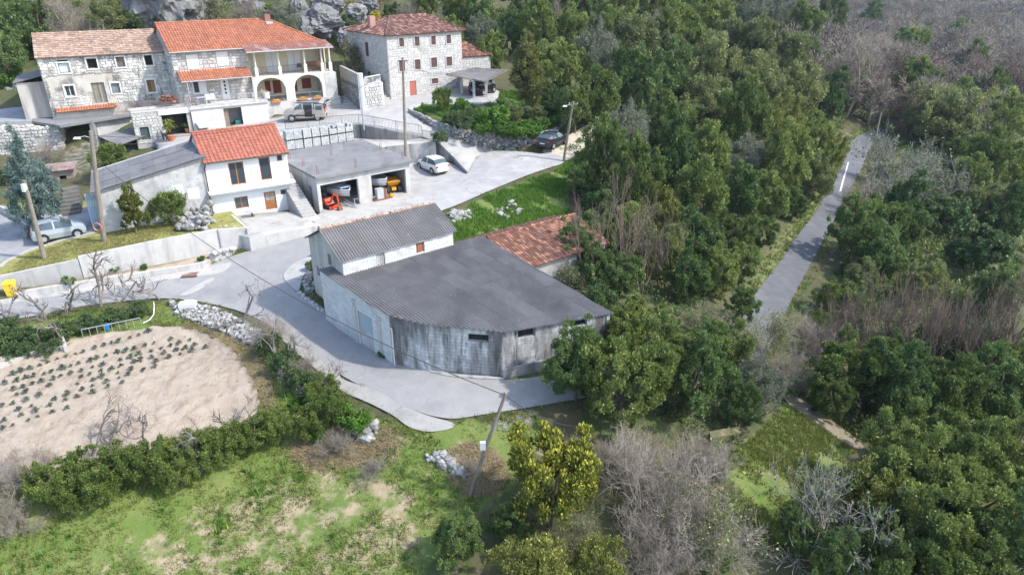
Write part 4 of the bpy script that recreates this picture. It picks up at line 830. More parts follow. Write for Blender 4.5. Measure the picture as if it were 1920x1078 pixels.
r = MB(); roof_poly(r, [(-.15,-.3,ew-.05),(W+.1,-.3,ew-.05),(W+.1,rv,rw),(-.15,rv,rw)], .3, .36, .035, .045, 56, jit=.02, prof='flat'); roof_poly(r, [(-.15,D+.3,ew-.05),(W+.1,D+.3,ew-.05),(W+.1,rv,rw),(-.15,rv,rw)], .4, .45, .03, .04, 57, jit=.02, prof='flat'); ridge_tiles(r, (-.15,rv,rw+.02), (W+.1,rv,rw+.02), .12, .4); tag(r.build('roof', tile_old, at_), kind='stuff')
r = MB(); roof_poly(r, [(.4,-.55,-.5),(5.6,-.55,-.4),(5.6,-.05,-.12),(.4,-.05,-.22)], .24, .3, .05, .03, 58); tag(r.build('base_tile_strip', tile_org, at_), kind='stuff')
r = MB(); r.box(-2.3,-.05,1.2,6,-1.4,2.2); lt = r.build('lean_to_wall', M('lean_to_render', (.45,.43,.40), (.52,.50,.47), 1, .95, .2, 8, stain=[((.25,.22,.2), .6, .5, .66, VS)]), at_); MB().hexa([(-2.5,1.0,2.2),(0,1.0,2.75),(0,6.2,2.75),(-2.5,6.2,2.2)], [(-2.5,1.0,2.3),(0,1.0,2.85),(0,6.2,2.85),(-2.5,6.2,2.3)]).build('lean_to_roof', felt, at_)
for k in range(9): # weeds rooted in the facade
    pass

# ------------------------------------------------------------------ tall stone house with hipped roof
tz = 6.15; tf = Fac((733,187), (868,168), tz, R(40)); W = tf.W
tt = tf.thing('tall_stone_house', 'three storey white stone house with brown hipped roof and maroon shutters', 'house')
ew = tf.uw(725,66)[1]; D = 9.0; rw = tf.uw(742,32, 3.8)[1]-.0; ra0 = 3.2; ra1 = max(tf.uw(800,25,4.4)[0], ra0+2.5)
rows_ = [[(748,72,757,88),(777,69.5,786,86.5),(808,68,816.5,84.5),(836.5,66,845,82)], [(748,115,759,134),(777.5,112,788,130.5),(808,108.5,819,126.5),(836.5,107,847,124)]]
hs = [tf.rect(*q) for rr_ in rows_ for q in rr_]; wn_ = tf.rect(809,147.5,821,157); dr = tf.rect(768.5,152,781,181); dr = (dr[0], dr[1], .0, dr[3])
m = MB(); wallgrid(m, 0, W, -1, ew, 0, .45, hs+[wn_, dr]); m.box(0, W, D-.4, D, -1, ew).box(W-.4, W, .45, D-.4, -1, ew)
sh_ = [(4.2, 4.95, ew-2.6, ew-1.1), (4.2, 4.95, ew-5.9, ew-4.3)]
us = sorted({.45, D-.4, *[q for h in sh_ for q in h[:2]]}); ws = sorted({-1, ew, *[q for h in sh_ for q in h[2:]]})
for x0, x1 in zip(us, us[1:]):
    for z0, z1 in zip(ws, ws[1:]):
        if not any(h[0] < (x0+x1)/2 < h[1] and h[2] < (z0+z1)/2 < h[3] for h in sh_): m.box(0, .4, x0, x1, z0, z1)
m.build('wall', M('lime_mortar', (.40,.395,.38), (.47,.46,.445), 1.5, .95, .1), tt)
s_ = MB(); sur = [(h[0]-.14,h[1]+.14,h[2]-.14,h[3]+.14) for h in hs+[wn_, dr]]; stonework(s_, 0, W, -.1, ew, 0, sur, (.22,.32), (.28,.6), .03, .03, 61, jit=.012); stonework(s_, 0, D, -.1, ew, 0, [(h[0]-.14,h[1]+.14,h[2]-.14,h[3]+.14) for h in sh_], (.22,.32), (.28,.6), .03, .03, 62, None, 'v', .012); stonework(s_, 0, W, -.1, ew, 0, [(-9,99,-9,99)], seed=1); tag(s_.build('stonework', stone_w, tt), kind='stuff')
for h in hs+[wn_]: window(tt, h, 0, 'shutter', paint_w, .04, stone_w, .12, .12, 0)
for h in sh_: MB().box(.05, .1, h[0], h[1], h[2], h[3]).build('shutter', shutter, tt)
MB().box(dr[0], dr[1], .06, .12, dr[2], dr[3]).build('door', door_red, tt)
o = .35; r = MB(); c = [(-o,-o,ew-.05),(W+o,-o,ew-.05),(W+o,D+o,ew-.05),(-o,D+o,ew-.05)]; k0, k1 = (ra0, D/2, rw), (ra1, D/2, rw)
roof_poly(r, [c[0],c[1],k1,k0], .24, .34, .045, .03, 63, jit=.012); roof_poly(r, [c[3],c[0],k0], .24, .34, .045, .03, 64, jit=.012); roof_poly(r, [c[1],c[2],k1], .3, .4, .045, .03, 65); roof_poly(r, [c[2],c[3],k0,k1], .3, .4, .045, .03, 66)
for p, q in ((k0,k1),(c[0],k0),(c[1],k1),(c[3],k0)): ridge_tiles(r, Vector(p)+Vector((0,0,.03)), Vector(q)+Vector((0,0,.03)), .12)
tag(r.build('roof', tile_brn, tt), kind='stuff')
x, y = .9, 4.6; zc = ew+ (rw-ew)*.45; MB().box(x-.35, x+.35, y-.3, y+.3, zc-.6, zc+1.0).build('chimney', M('salmon_chimney', (.42,.24,.2), (.36,.2,.17), 2, .9, .1), tt)

# annex with orange tiled roof, behind the carport
xf = Fac((870,150), (926,147), 6.3, R(33)); xv = 0
xo = tf.w(W-.0, 2.2, 0); xt = thing('stone_annex', 'low whitewashed stone annex with orange tiled roof next to tall house', 'house', (xo[0], xo[1], tz), R(34))
xW = 5.6; xe = h_above((xo[0]+2, xo[1]+2), 105)-tz; xr = h_above((xo[0]+1, xo[1]+5), 78)-tz; xD = 5.5
m = MB(); m.box(.02, xW, 0, xD, -1, xe); m.add([(xW,0,xe),(xW,xD,xe),(xW-2.0,xD/2,xr-.1),(.02,0,xe),(.02,xD,xe),(.02,xD/2,xr-.1)], [(0,1,2),(3,5,4),(0,2,5,3),(1,4,5,2)]); m.build('wall', mortar, xt); s_ = MB(); stonework(s_, .02, xW, 0, xe, 0, [(4.2,4.5,2.9,3.3)], (.22,.34), (.28,.55), .03, .03, 71); tag(s_.build('stonework', stone_w, xt), kind='stuff')
r = MB(); roof_poly(r, [(-.05,-.2,xe),(xW+.15,-.2,xe),(xW-2.0,xD/2,xr),(-.05,xD/2,xr)], .24, .34, .05, .03, 72, jit=.012); roof_poly(r, [(xW+.15,-.2,xe),(xW+.15,xD+.2,xe),(xW-2.0,xD/2,xr)], .24, .34, .05, .03, 73); roof_poly(r, [(-.05,xD+.2,xe),(xW+.15,xD+.2,xe),(xW-2.0,xD/2,xr),(-.05,xD/2,xr)], .3, .4, .05, .03, 74); tag(r.build('roof', tile_wth, xt), kind='stuff')
# carport
cp = [P(836,139,8.6), P(908,153,8.35), P(952,131,8.4), P(888,126,8.7)]
ct = thing('carport', 'open carport with grey sheet roof on four concrete posts beside tall house', 'carport', (0,0,0))
corrugated(ct, [tuple(cp[1]), tuple(cp[2]), tuple(cp[3]), tuple(cp[0])], fibro, 1.0, 2.0, .177, .03, 4, 8)
e_ = MB(); 
for p, q in zip(cp, cp[1:]+cp[:1]): e_.tube([p-[0,0,.09], q-[0,0,.09]], .06, 4)
e_.build('edge_beam', wood_old, ct)
def zslab(x, y):
    n = np.cross(cp[1]-cp[0], cp[2]-cp[0]); return cp[0][2]-(n[0]*(x-cp[0][0])+n[1]*(y-cp[0][1]))/n[2]
for px in ((866,176),(889,184),(912,182),(925,174)):
    b_ = on(yard_z, *px); MB().box(b_[0]-.14, b_[0]+.14, b_[1]-.14, b_[1]+.14, b_[2]-.1, zslab(b_[0], b_[1])-.1).build('post', conc_wall, ct)
bw2 = P(870,160,6.4); 
MB().box(bw2[0]-.2+1.2, bw2[0]+1.6, bw2[1]+1.9, bw2[1]+2.0, 6.3, 8.2).build('red_door', door_red, ct)

# ------------------------------------------------------------------ barn with concrete slab roof, ruin wall, lean-to shelter, dog kennel on the left
fz_ = 6.3; s4 = [P(60,227,6.4), P(112,236,6.3), P(250,214,6.35), P(206,202,6.5), P(110,208,6.55), P(60,212,6.6)]
nt_ = thing('slab_roof_barn', 'dark open barn with flat grey concrete slab roof below derelict house', 'barn', (0,0,0))
m = MB(); m.prism([p[:2] for p in s4], [p[2]-.22 for p in s4], [p[2] for p in s4]); m.build('roof_slab', roofslab, nt_)
q0, q1 = P(178,228,6.1), P(248,217,6.1); d = (q1-q0)[:2]; d /= np.hypot(*d); n = np.array([-d[1], d[0]])*.25
m = MB(); m.prism([q0[:2], q1[:2], q1[:2]+n, q0[:2]+n], 2.8, 6.11); m.build('white_wall', plaster_o, nt_)
n2 = n/.25*3.6; m = MB(); q2 = s4[1][:2]; m.prism([q2+n2*.9, q1[:2]+n2, q1[:2]+n2*1.07, q2+n2*1.0], 2.5, 6.1); m.prism([q1[:2]+n, q1[:2]+n2, q1[:2]+n2+[.2,0], q1[:2]+n+[.2,0]], 2.5, 6.11); m.build('back_wall', M('barn_wall', (.2,.19,.18), (.27,.26,.24), 1.2, .95, .2), nt_)
m = MB(); p_ = P(172,230,6.1); m.box(p_[0]-.2, p_[0]+.2, p_[1]-.2, p_[1]+.2, 2.8, 6.1); m.build('post', conc_grey, nt_)
m = MB(); p_ = P(140,262,4.4); m.cyl((p_[0], p_[1]+2.5, 3.6), .6, 1.1, 12).build('barrel', M('grey_drum', (.30,.30,.31), (.36,.36,.36), 2, .6, 0), nt_)
# ruin wall (thick rubble wall, light rubble fill on top)
rt_ = thing('ruined_stone_wall', 'thick rubble stone wall with pale earth fill on top, above blue spruce', 'ruin', (0,0,0))
ra_, rb_ = P(-60,262,5.4), P(108,236,6.1); rc, rd = P(118,300,3.6), P(-60,312,3.4); d = (rb_-ra_)[:2]; L = np.hypot(*d); ru = math.atan2(d[1], d[0])
m = MB(); wallgrid(m, 0, L, 2.5, 6.0, .06, 3.0); mo = m.build('core', mortar, rt_); mo.location = (ra_[0], ra_[1], 0); mo.rotation_euler = (0,0,ru)
s_ = MB(); stonework(s_, 0, L, 3.0, 6.0, .05, [(5.2,6.0,4.2,5.1)], (.18,.36), (.2,.5), .05, .09, 81, jit=.05); stonework(s_, .05, 3.0, 2.8, 6.0, L, [], (.2,.36), (.2,.5), .05, -.09, 82, None, 'v', .05); so_ = tag(s_.build('stonework', M('rubble_stone', (.42,.415,.40), (.52,.51,.49), 1.6, .95, .25, 9, tint=.3, stain=[((.22,.21,.20), .7, .53, .7, U)]), rt_), kind='stuff'); so_.location = mo.location; so_.rotation_euler = mo.rotation_euler
rr = random.Random(5); f_ = MB()
for k in range(90): f_.rock((rr.uniform(.2, L-.2), rr.uniform(.2, 2.8), 6.0+rr.uniform(-.05,.1)), rr.uniform(.15,.45), k, rr.random(), .4)
fo = tag(f_.build('rubble_fill', M('pale_rubble', (.40,.37,.325), (.47,.44,.39), 1.4, .95, .3, 8, tint=.15), rt_), kind='stuff'); fo.location = mo.location; fo.rotation_euler = mo.rotation_euler
pt = MB(); pt.prism([P(-60,230,6.5)[:2], P(60,227,6.4)[:2], P(60,211,6.6)[:2], P(90,198,7)[:2], P(40,183,7.2)[:2], P(-60,195,7)[:2]], 5.0, [6.45,6.4,6.6,6.8,6.9,6.6]); tag(pt.build('upper_terrace', M('terrace_concrete', (.24,.25,.27), (.32,.33,.35), .8, .9, .1, 15, stain=[((.50,.56,.60), .7, .66, .72, U)])), kind='structure')
# lean-to shelter
lt = thing('lean_to_shelter', 'small dark open shelter with sloping sheet roof between barn and blue door shed', 'shelter', (0,0,0))
lp = [P(184,256,5.5), P(223,273,5.1), P(290,248,5.2), P(252,238,5.6)]
for i in range(3):
    for j in range(2):
        f = lambda s_, t_: (lp[1]*(1-s_)+lp[2]*s_)*(1-t_)+(lp[0]*(1-s_)+lp[3]*s_)*t_
        c4 = [f(i/3+.005, j/2+.005), f((i+1)/3-.005, j/2+.005), f((i+1)/3-.005, (j+1)/2+.01), f(i/3+.005, (j+1)/2+.01)]; MB().hexa([p-[0,0,.04] for p in c4], [p+[0,0,random.uniform(0,.012)] for p in c4], random.random()).build('roof_sheet', felt, lt)
for p in (lp[0], lp[1], lp[2], lp[3]): q = p*1; MB().box(q[0]-.1, q[0]+.1, q[1]+.05, q[1]+.25, 2.9, q[2]-.05).build('post', wood_old, lt)
bk = lp[0], lp[3]; d = (bk[1]-bk[0])[:2]; d /= np.hypot(*d); n = np.array([-d[1], d[0]])*.15; MB().prism([bk[0][:2], bk[1][:2], bk[1][:2]+n, bk[0][:2]+n], 3.0, 5.45).build('back_wall', mortar_dk, lt)
for k in range(5): q = lp[1]*(.8-.15*k)+lp[2]*(.2+.15*k); MB().rock((q[0]-.4, q[1]+1.0, 3.6), .35, k+90).build('stored_sack', M('sack%d' % k, (.12+.05*k,.10,.09), (.2,.14,.1), 2, .9, .1), lt)
# kennel
kt = thing('dog_kennel', 'low stone kennel with ragged tin roof behind blue spruce', 'kennel', (0,0,0)); k0 = P(100,345,2.9); 
m = MB(); wallgrid(m, 0, 2.6, 0, 1.5, 0, .2, [(.35,.85,0,.7),(1.3,1.9,0,.9)]); m.box(0,.2,.2,1.4,0,1.5).box(2.4,2.6,.2,1.4,0,1.5).box(0,2.6,1.4,1.6,0,1.5); ko = m.build('wall', M('kennel_plaster', (.26,.21,.185), (.31,.255,.22), 1.5, .95, .2), kt); ko.location = (k0[0]-.6, k0[1], 2.75); ko.rotation_euler = (0,0,R(20)); ko.scale = (.85,.8,.8)
m = MB(); m.hexa([(-.3,-.4,1.5),(2.9,-.4,1.6),(2.9,1.8,1.95),(-.3,1.8,1.85)], [(-.3,-.4,1.56),(2.9,-.4,1.66),(2.9,1.8,2.0),(-.3,1.8,1.9)]); m.build('roof', M('rusty_tin', (.24,.17,.155), (.30,.25,.24), 2, .7, .1, stain=[((.22,.1,.07), 1.3, .5, .65, U)]), ko)
# ------------------------------------------------------------------ walls, terraces, stairs, railings
def wall_strip(mb, pts, th=.25, cap=0., t=.5):          # pts: (x, y, z_bottom, z_top); thickness to the left of travel
    for p, q in zip(pts, pts[1:]):
        p, q = np.array(p, float), np.array(q, float); d = (q-p)[:2]; d = d/np.hypot(*d); n = np.array([-d[1], d[0]])*th
        mb.hexa([(*p[:2],p[2]),(*q[:2],q[2]),(*(q[:2]+n),q[2]),(*(p[:2]+n),p[2])], [(*p[:2],p[3]),(*q[:2],q[3]),(*(q[:2]+n),q[3]),(*(p[:2]+n),p[3])], t)
        if cap: k = n/th*.05; mb.hexa([(*(p[:2]-k),p[3]),(*(q[:2]-k),q[3]),(*(q[:2]+n+k),q[3]),(*(p[:2]+n+k),p[3])], [(*(p[:2]-k),p[3]+cap),(*(q[:2]-k),q[3]+cap),(*(q[:2]+n+k),q[3]+cap),(*(p[:2]+n+k),p[3]+cap)], t)
    return mb
def pz(px, py, zt, zb): p = P(px, py, zt); return (p[0], p[1], zb, zt)
cw = thing('retaining_wall', 'long pale concrete retaining wall stepping up below the grass strip', 'wall', (0,0,0))
wall_strip(MB(), [pz(-90,532,1.3,-.1), pz(0,518,1.42,-.1), pz(146,487,2.08,0)], .22).build('lower_section', conc_wall, cw)
wall_strip(MB(), [pz(146.3,482,2.28,0), pz(280,454,2.56,.0), pz(408,430,2.62,0)], .24).build('upper_section', conc_wall, cw)
tz_ = 1.98
wall_strip(MB(), [pz(408.5,431,2.61,0), pz(467,427,2.46,0)], .22).build('planter_section', conc_wall, cw)
wall_strip(MB(), [pz(467,428,2.45,1.5), (*P(437,402,2.5)[:2], 1.5, 2.5)], .18).build('planter_side', conc_wall, cw)
te_pts = [P(*q) for q in [(467,445,tz_),(530,435,tz_),(593,424,tz_),(606,414,1.95),(594,402,2.0),(570,395,2.02),(480,400,2.02),(404,409,2.02),(404,432,2.02)]]
te, te_z = platform('house_terrace', te_pts, conc_pale, 2.0, 1.0, conc_wall)
kw = MB(); kw_px = [(30,549,.8),(142,531,.85),(280,509,.85),(347,499,.9),(393,490,.95)]
wall_strip(kw, [pz(x, y, z, .0) for x, y, z in kw_px], .25); tag(kw.build('kerb_wall', conc_wall), 'low pale concrete kerb wall along the lower lane', 'wall')
st_pts = [P(x, y-1, z-.1) for x, y, z in kw_px] + [P(*q) for q in [(410,470,.9),(400,472,.9),(280,500,.8),(146,524,.75),(34,545,.75)]]
platform('planting_strip', st_pts, M('strip_soil', (.34,.27,.19), (.42,.35,.26), 1.5, .95, .3, 12, stain=[((.22,.20,.10), .9, .55, .7, U)]), .6, .7)
# curved paver wall at the wall's foot
pw = thing('paver_planter', 'curved planter of white cut stones at the foot of concrete wall', 'planter', (0,0,0))
arc = [P(*q) for q in [(393,498,.35),(405,497,.38),(420,492,.42),(434,486,.5),(442,479,.6)]]
k = 0; rr = random.Random(4)
for row in range(5):
    z0 = .3+row*.2
    for a, b in zip(arc, arc[1:]):
        L = np.linalg.norm((b-a)[:2]); n = max(1, round(L/.3)); d = (b-a)/n
        for j in range(n):
            p = a+d*(j+(.5 if row % 2 else 0)); q = p+d*.92; e = d[:2]/np.hypot(*d[:2]); nn_ = np.array([-e[1], e[0]])*.16
            o = MB().hexa([(*p[:2],z0),(*q[:2],z0),(*(q[:2]+nn_),z0),(*(p[:2]+nn_),z0)], [(*(p[:2]+nn_*.15),z0+.185),(*(q[:2]+nn_*.15),z0+.185),(*(q[:2]+nn_),z0+.185),(*(p[:2]+nn_),z0+.185)], rr.random()).build('cut_stone', stone_w, pw)
fl = MB(); fl.prism([(*(p[:2]+[.0,.12]),) for p in arc]+[P(425,460,.9)[:2]], .2, 1.2); fl.build('earth', mortar, pw)
for j in range(7): q = P(400+j*6, 476-j*1.5, 1.3); MB().rock((q[0], q[1]+.2, 1.3), rr.uniform(.15,.35), j+5, rr.random()).build('stone', stone_w, pw)
rub = thing('rubble_heap', 'heap of broken tiles and stones inside the concrete planter', 'rubble', (0,0,0)); rr = random.Random(11)
for j in range(46): q = P(rr.uniform(412,455), rr.uniform(412,426), 2.35); MB().rock((q[0], q[1], 2.15+rr.uniform(0,.25)), rr.uniform(.06,.2), j, rr.random()).build('rubble_piece', [stone_dry, stone_w, tile_wth][j % 3], rub)
# outcrop between shed and white house
oc = MB(); rr = random.Random(8)
for j in range(150):
    t_ = rr.random(); q = P(345+48*t_+rr.uniform(-25,10)*(1-t_*.2), 424-rr.uniform(0,46)*t_-2, 3.0); oc.rock((q[0], q[1]+.3, 2.7+rr.uniform(-.2,1.0)*t_), rr.choice([.1,.14,.18,.24,.32]), j, rr.random(), .9)
oct_ = thing('rock_outcrop', 'crumbling pale rock outcrop between plastered shed and white house', 'rock', (0,0,0)); tag(oc.build('rocks', M('pale_outcrop', (.25,.245,.235), (.33,.325,.31), 1.4, .95, .4, 6, tint=.2, stain=[((.24,.23,.21), .9, .52, .68, U)]), oct_), kind='stuff')
# stairs beside the white house
ss = thing('outdoor_stairs', 'concrete stairs climbing between white house and open garage', 'stairs', (0,0,0)); s0 = P(583,407,2.0); d = np.array([-math.sin(R(36)), math.cos(R(36))]); n = np.array([d[1], -d[0]])
for j in range(15):
    c = s0[:2]+d*(.1+j*.33); q = [c-n*.62, c+n*.5, c+n*.5+d*.35, c-n*.62+d*.35]; MB().prism(q, 1.2, 2.0+.155*(j+1)).build('step', conc_road, ss)
ls = thing('entrance_steps', 'four low concrete steps from the terrace down to garage apron', 'stairs', (0,0,0))
for j in range(4):
    p0, p1 = P(585+j*4, 416+j*4.2, tz_-.08*j), P(607+j*2.5, 409+j*4.4, tz_-.08*j); e = (p1-p0)[:2]; e /= np.hypot(*e); m_ = np.array([e[1], -e[0]])*.4
    MB().prism([p0[:2], p1[:2], p1[:2]+m_, p0[:2]+m_], 1.0, tz_+.06-.07*j).build('step', conc_pale, ls)
# wall and railing behind the block pallets, ramp wall
rw_ = MB(); wall_strip(rw_, [(p[0], p[1], p[2]-1.6, p[2]+.12) for p in rail_pts[:6]], .2); tag(rw_.build('yard_wall', conc_grey), 'grey concrete wall under the railing behind stacked block pallets', 'wall')
r2 = MB(); railing(r2, [p+np.array([0,.1,.1]) for p in rail_pts[:6]], .95, .14, 2.1, .014); tag(r2.build('yard_railing', iron), 'dark iron railing along the upper yard edge above pallets', 'railing')
r3 = MB(); e0 = P(793,262,4.2); railing(r3, [(*e0[:2],4.2), (*P(817,268,4.2)[:2],4.2)], .95, .14, 1.2, .016); tag(r3.build('corner_railing', iron), 'short iron railing at the corner above the parked white hatchback', 'railing')
fw_ = MB(); b2_ = [P(726,276.5,4.15), P(817,267.5,4.15)]; wall_strip(fw_, [(p[0], p[1]-.12, 1.5, 4.24) for p in b2_], .2); tag(fw_.build('yard_front_wall', conc_grey), 'stained concrete retaining wall behind the parked white hatchback', 'wall')
rm = MB(); rp_ = [rail_pts[-1]]+ramp_end; wall_strip(rm, [(p[0]+.0, p[1], 1.2, p[2]+.22) for p in rp_], .24); rmo = tag(rm.build('ramp_wall', conc_grey), 'sloping concrete ramp wall right of the parked white hatchback', 'wall')
# dry stone wall round the walled garden
dw = thing('dry_stone_wall', 'curving dry stone wall around the raised garden above the lane', 'wall', (0,0,0))
stw = MB(); rr = random.Random(9); core = MB(); wall_strip(core, [(p[0]+.05, p[1]+.18, p[2]-.5, p[3]-.12) for p in dp], .3); core.build('core', mortar_dk, dw)
for p, q in zip(dp, dp[1:]):
    p, q = np.array(p), np.array(q); L = np.hypot(*(q-p)[:2]); 
    for j in range(int(L*1.5*34)):
        t_ = rr.random(); c = p+(q-p)*t_; z = rr.uniform(c[2]-.1, c[3]); r_ = rr.uniform(.1,.21); stw.rock((c[0]+rr.uniform(-.08,.1), c[1]+rr.uniform(-.05,.12), z), r_, rr.randint(0, 10**6), rr.random(), .85)
tag(stw.build('stones', stone_dry, dw), kind='stuff')
# raised terrace and steps between the two upper houses
tw = thing('stone_terrace', 'raised stone walled terrace with white railing beside tall stone house', 'terrace', (0,0,0))
a, b, c = P(678,205,5.95), P(719,196,6.1), P(642,180,6.3); za, zb = h_above(a, 162), h_above(a, 138); back = tf.w(-.3, 7.5, 0); mid = tf.w(-.6, 1.5, 0)
MB().prism([a[:2], b[:2], (mid[0], mid[1]+1), back[:2], c[:2]], 4.5, za).build('core', mortar, tw)
def along(p, q, z0, z1, seed, mat, par, v=-.02):
    d = (q-p)[:2]; L = np.hypot(*d); s_ = MB(); stonework(s_, 0, L, z0, z1, v, [], (.22,.36), (.25,.55), .05, .06, seed, jit=.03); o = tag(s_.build('stonework', mat, par), kind='stuff'); o.location = (p[0], p[1], 0); o.rotation_euler = (0,0,math.atan2(d[1], d[0])); return o
along(a, b, 5.8, za, 91, stone_w, tw); 
wall_strip(MB(), [(*c[:2],5.5,zb), (*a[:2],5.5,zb-.15)], .3).build('side_wall', M('shaded_grey_render', (.34,.31,.27), (.42,.39,.35), 1.2, .95, .2, 9, stain=[((.24,.23,.21), .8, .5, .68, VS)]), tw); along(c, a, 5.8, zb-1.7, 92, stone_dry, tw)  # render colour carries the grey-brown shade of this dimly lit side
MB().box(a[0]-.1, a[0]+.35, a[1]-.1, a[1]+.35, 5.9, zb).build('gate_post', plaster_w, tw); MB().box(b[0]-.2, b[0]+.05, b[1]-.1, b[1]+.2, 5.9, za+.1).build('end_post', plaster_w, tw)
q = MB(); railing(q, [(*(a[:2]+[.5,.6]),za),(*(b[:2]+[-.3,.8]),za)], .8, .16, 1.2, .03); q.build('white_railing', paint_w, tw)
for j in range(8): # little stair up the side of the tall house
    p_ = tf.w(-.95, -.0+j*.36, 0); MB().prism([tf.w(-1.0, .1+j*.36, 0)[:2], tf.w(-.03, .1+j*.36, 0)[:2], tf.w(-.03, .47+j*.36, 0)[:2], tf.w(-1.0, .47+j*.36, 0)[:2]], 5.5, 6.2+.2*(j+1)).build('step', conc_pale, tw)
ws_ = thing('wide_steps', 'broad pale concrete steps beside the corner of the arcaded house', 'stairs', (0,0,0))
for j in range(6):
    p0, p1 = P(640+j*2.0-j*1.0, 213-j*5.2, 5.6+.14*j), P(684-j*4.5, 208-j*5.0, 5.75+.14*j); e = (p1-p0)[:2]; e /= np.hypot(*e); m_ = np.array([-e[1], e[0]])*.9; MB().prism([p0[:2], p1[:2], p1[:2]+m_, p0[:2]+m_], 4.6, 5.68+.15*j).build('step', conc_pale, ws_)
# low red-roofed shed half hidden behind the warehouse
rz = 3.35; q = [P(913,447,3.35), P(1078,402,3.45), None, P(985,505,2.3)]; q[2] = q[3]+(q[1]-q[0])*.95
q_red = q; rs_ = thing('red_tiled_shed', 'low shed with weathered red tiled roof among bushes behind warehouse', 'shed', (0,0,0)); r = MB(); roof_poly(r, [q[3], q[2], q[1], q[0]], .22, .3, .04, .03, 95, jit=.012); roof_poly(r, [q[0]+np.array([-1.8,2.2,-1.0]), q[1]+np.array([-1.8,2.2,-1.0]), q[1], q[0]], .24, .34, .04, .03, 96); ridge_tiles(r, q[0]+[0,0,.03], q[1]+[0,0,.03], .1); tag(r.build('roof', tile_wth, rs_), kind='stuff')
MB().prism([q[3][:2]+[-.0,.3], q[2][:2]+[-.3,.2], q[1][:2]+[-1.5,1.9], q[0][:2]+[-1.4,1.9]], -1, [2.15,2.2,2.4,2.3]).build('wall', mortar, rs_)
# garden edging kerbs, water trough and pipe by the field
for nm, pts, lab in (('garden_edging', [(0,690,-.5),(62,666,-.45),(120,655,-.35)], 'low concrete edging along the left corner of the vegetable plot'), ('bed_edging', [(30,662,-.3),(80,645,-.25),(112,633,-.2),(120,655,-.3)], 'broken concrete edging of the small weedy bed')):
    e_ = MB(); wall_strip(e_, [(*P(x, y, z)[:2], z-.4, z+.22) for x, y, z in pts], .2); tag(e_.build(nm, conc_pale), lab, 'edging')
pp = MB(); a, b = P(152,618,.2), P(262,596,.35); 
pp.tube([a, b], .03, 5)
for j in range(9): c = a+(b-a)*j/8; pp.tube([c, (c[0], c[1], T(c[0], c[1])-.05)], .018, 4)
tag(pp.build('pipe_rail', galv), 'thin white pipe rail above the vegetable plot by stones', 'rail')
hp = MB(); hp.tube([P(288,566,.9), P(289,575,.6), P(288,590,.2), P(280,600,0), P(268,606,-.05)], .035, 6); tag(hp.build('hose', paint_w), 'white hose hanging from the road bank to the garden', 'hose')
# heap of stones on the bank at the bend
hb = thing('stone_bank', 'bank of tumbled pale stones between the lane bend and vegetable plot', 'stones', (0,0,0)); s_ = MB(); rr = random.Random(14)
def scatter_px(n, poly, f):
    pl = np.array(poly, float); x0, y0 = pl.min(0); x1, y1 = pl.max(0); k = 0
    while k < n:
        x, y = rr.uniform(x0, x1), rr.uniform(y0, y1)
        if inside(pl, np.array([x]), np.array([y]))[0]: f(x, y); k += 1
def _st(x, y): g = G(x, y); s_.rock((g[0], g[1], g[2]+rr.uniform(0,.22)), rr.choice([.04,.05,.06,.08,.1,.13,.16]), rr.randint(0, 10**6), rr.random(), .75)
scatter_px(1300, [(318,568),(345,570),(400,580),(450,602),(490,625),(505,655),(470,650),(420,625),(370,608),(330,590)], _st); scatter_px(170, [(500,660),(540,690),(590,740),(560,740),(520,700)], _st); scatter_px(120, [(150,605),(225,585),(262,575),(262,590),(190,612)], _st)
tag(s_.build('stones', M('bank_stone', (.25,.245,.235), (.35,.345,.33), 1.6, .95, .25, 9, tint=.45, stain=[((.30,.29,.27), 1.1, .55, .7, U)]), hb), kind='stuff')
for nm, poly, n, lab, sc in (('stone_heap', [(800,850),(830,850),(862,880),(880,895),(860,893),(820,872),(800,862)], 60, 'heap of grey stones in the meadow left of the leaning pole', .8), ('stone_heap', [(655,785),(700,792),(716,810),(690,835),(670,815)], 34, 'grey boulders at the end of hedge below concrete apron', .9), ('stone_heap', [(840,404),(878,395),(885,408),(850,420)], 60, 'pile of grey rubble on grass beside the upper lane', 1.0), ('stone_heap', [(560,520),(585,515),(598,545),(575,550)], 30, 'loose stones on waste strip beside block house', .8), ('stone_heap', [(920,395),(960,375),(985,400),(940,415)], 30, 'scattered pale stones in the bright grass behind warehouse', .9)):
    s_ = MB(); rr = random.Random(n)
    def _s2(x, y): g = G(x, y); s_.rock((g[0], g[1], g[2]+rr.uniform(0,.25)*sc), rr.uniform(.1,.32)*sc, rr.randint(0, 10**6), rr.random(), .8)
    scatter_px(n, poly, _s2); h_ = thing(nm, lab, 'stones', (0,0,0)); tag(s_.build('stones', stone_dry, h_), kind='stuff')
s_ = MB(); rr = random.Random(3)
for j in range(70): t_ = j/69; x, y = 560+t_*120, 553+t_*93; g = G(x+rr.uniform(-3,3), y-4+rr.uniform(-3,3)); s_.rock((g[0], g[1], g[2]+.05), rr.uniform(.07,.14), j, rr.random())
h_ = thing('verge_stones', 'row of small stones edging the lane beside warehouse', 'stones', (0,0,0)); tag(s_.build('stones', stone_w, h_), kind='stuff')
sb = MB(); q = P(352,571,.45); sb.box(-.5,.5,-.3,.3,0,.28).box(-.2,.35,-.25,.2,.28,.4); o = sb.build('stone_slab', paint_w, None, False, (q[0], q[1], .3), R(10)); tag(o, 'white stone slab lying at the top of stone bank', 'slab')
from mathutils import noise as mnoise
_ico3 = _mkico(5)
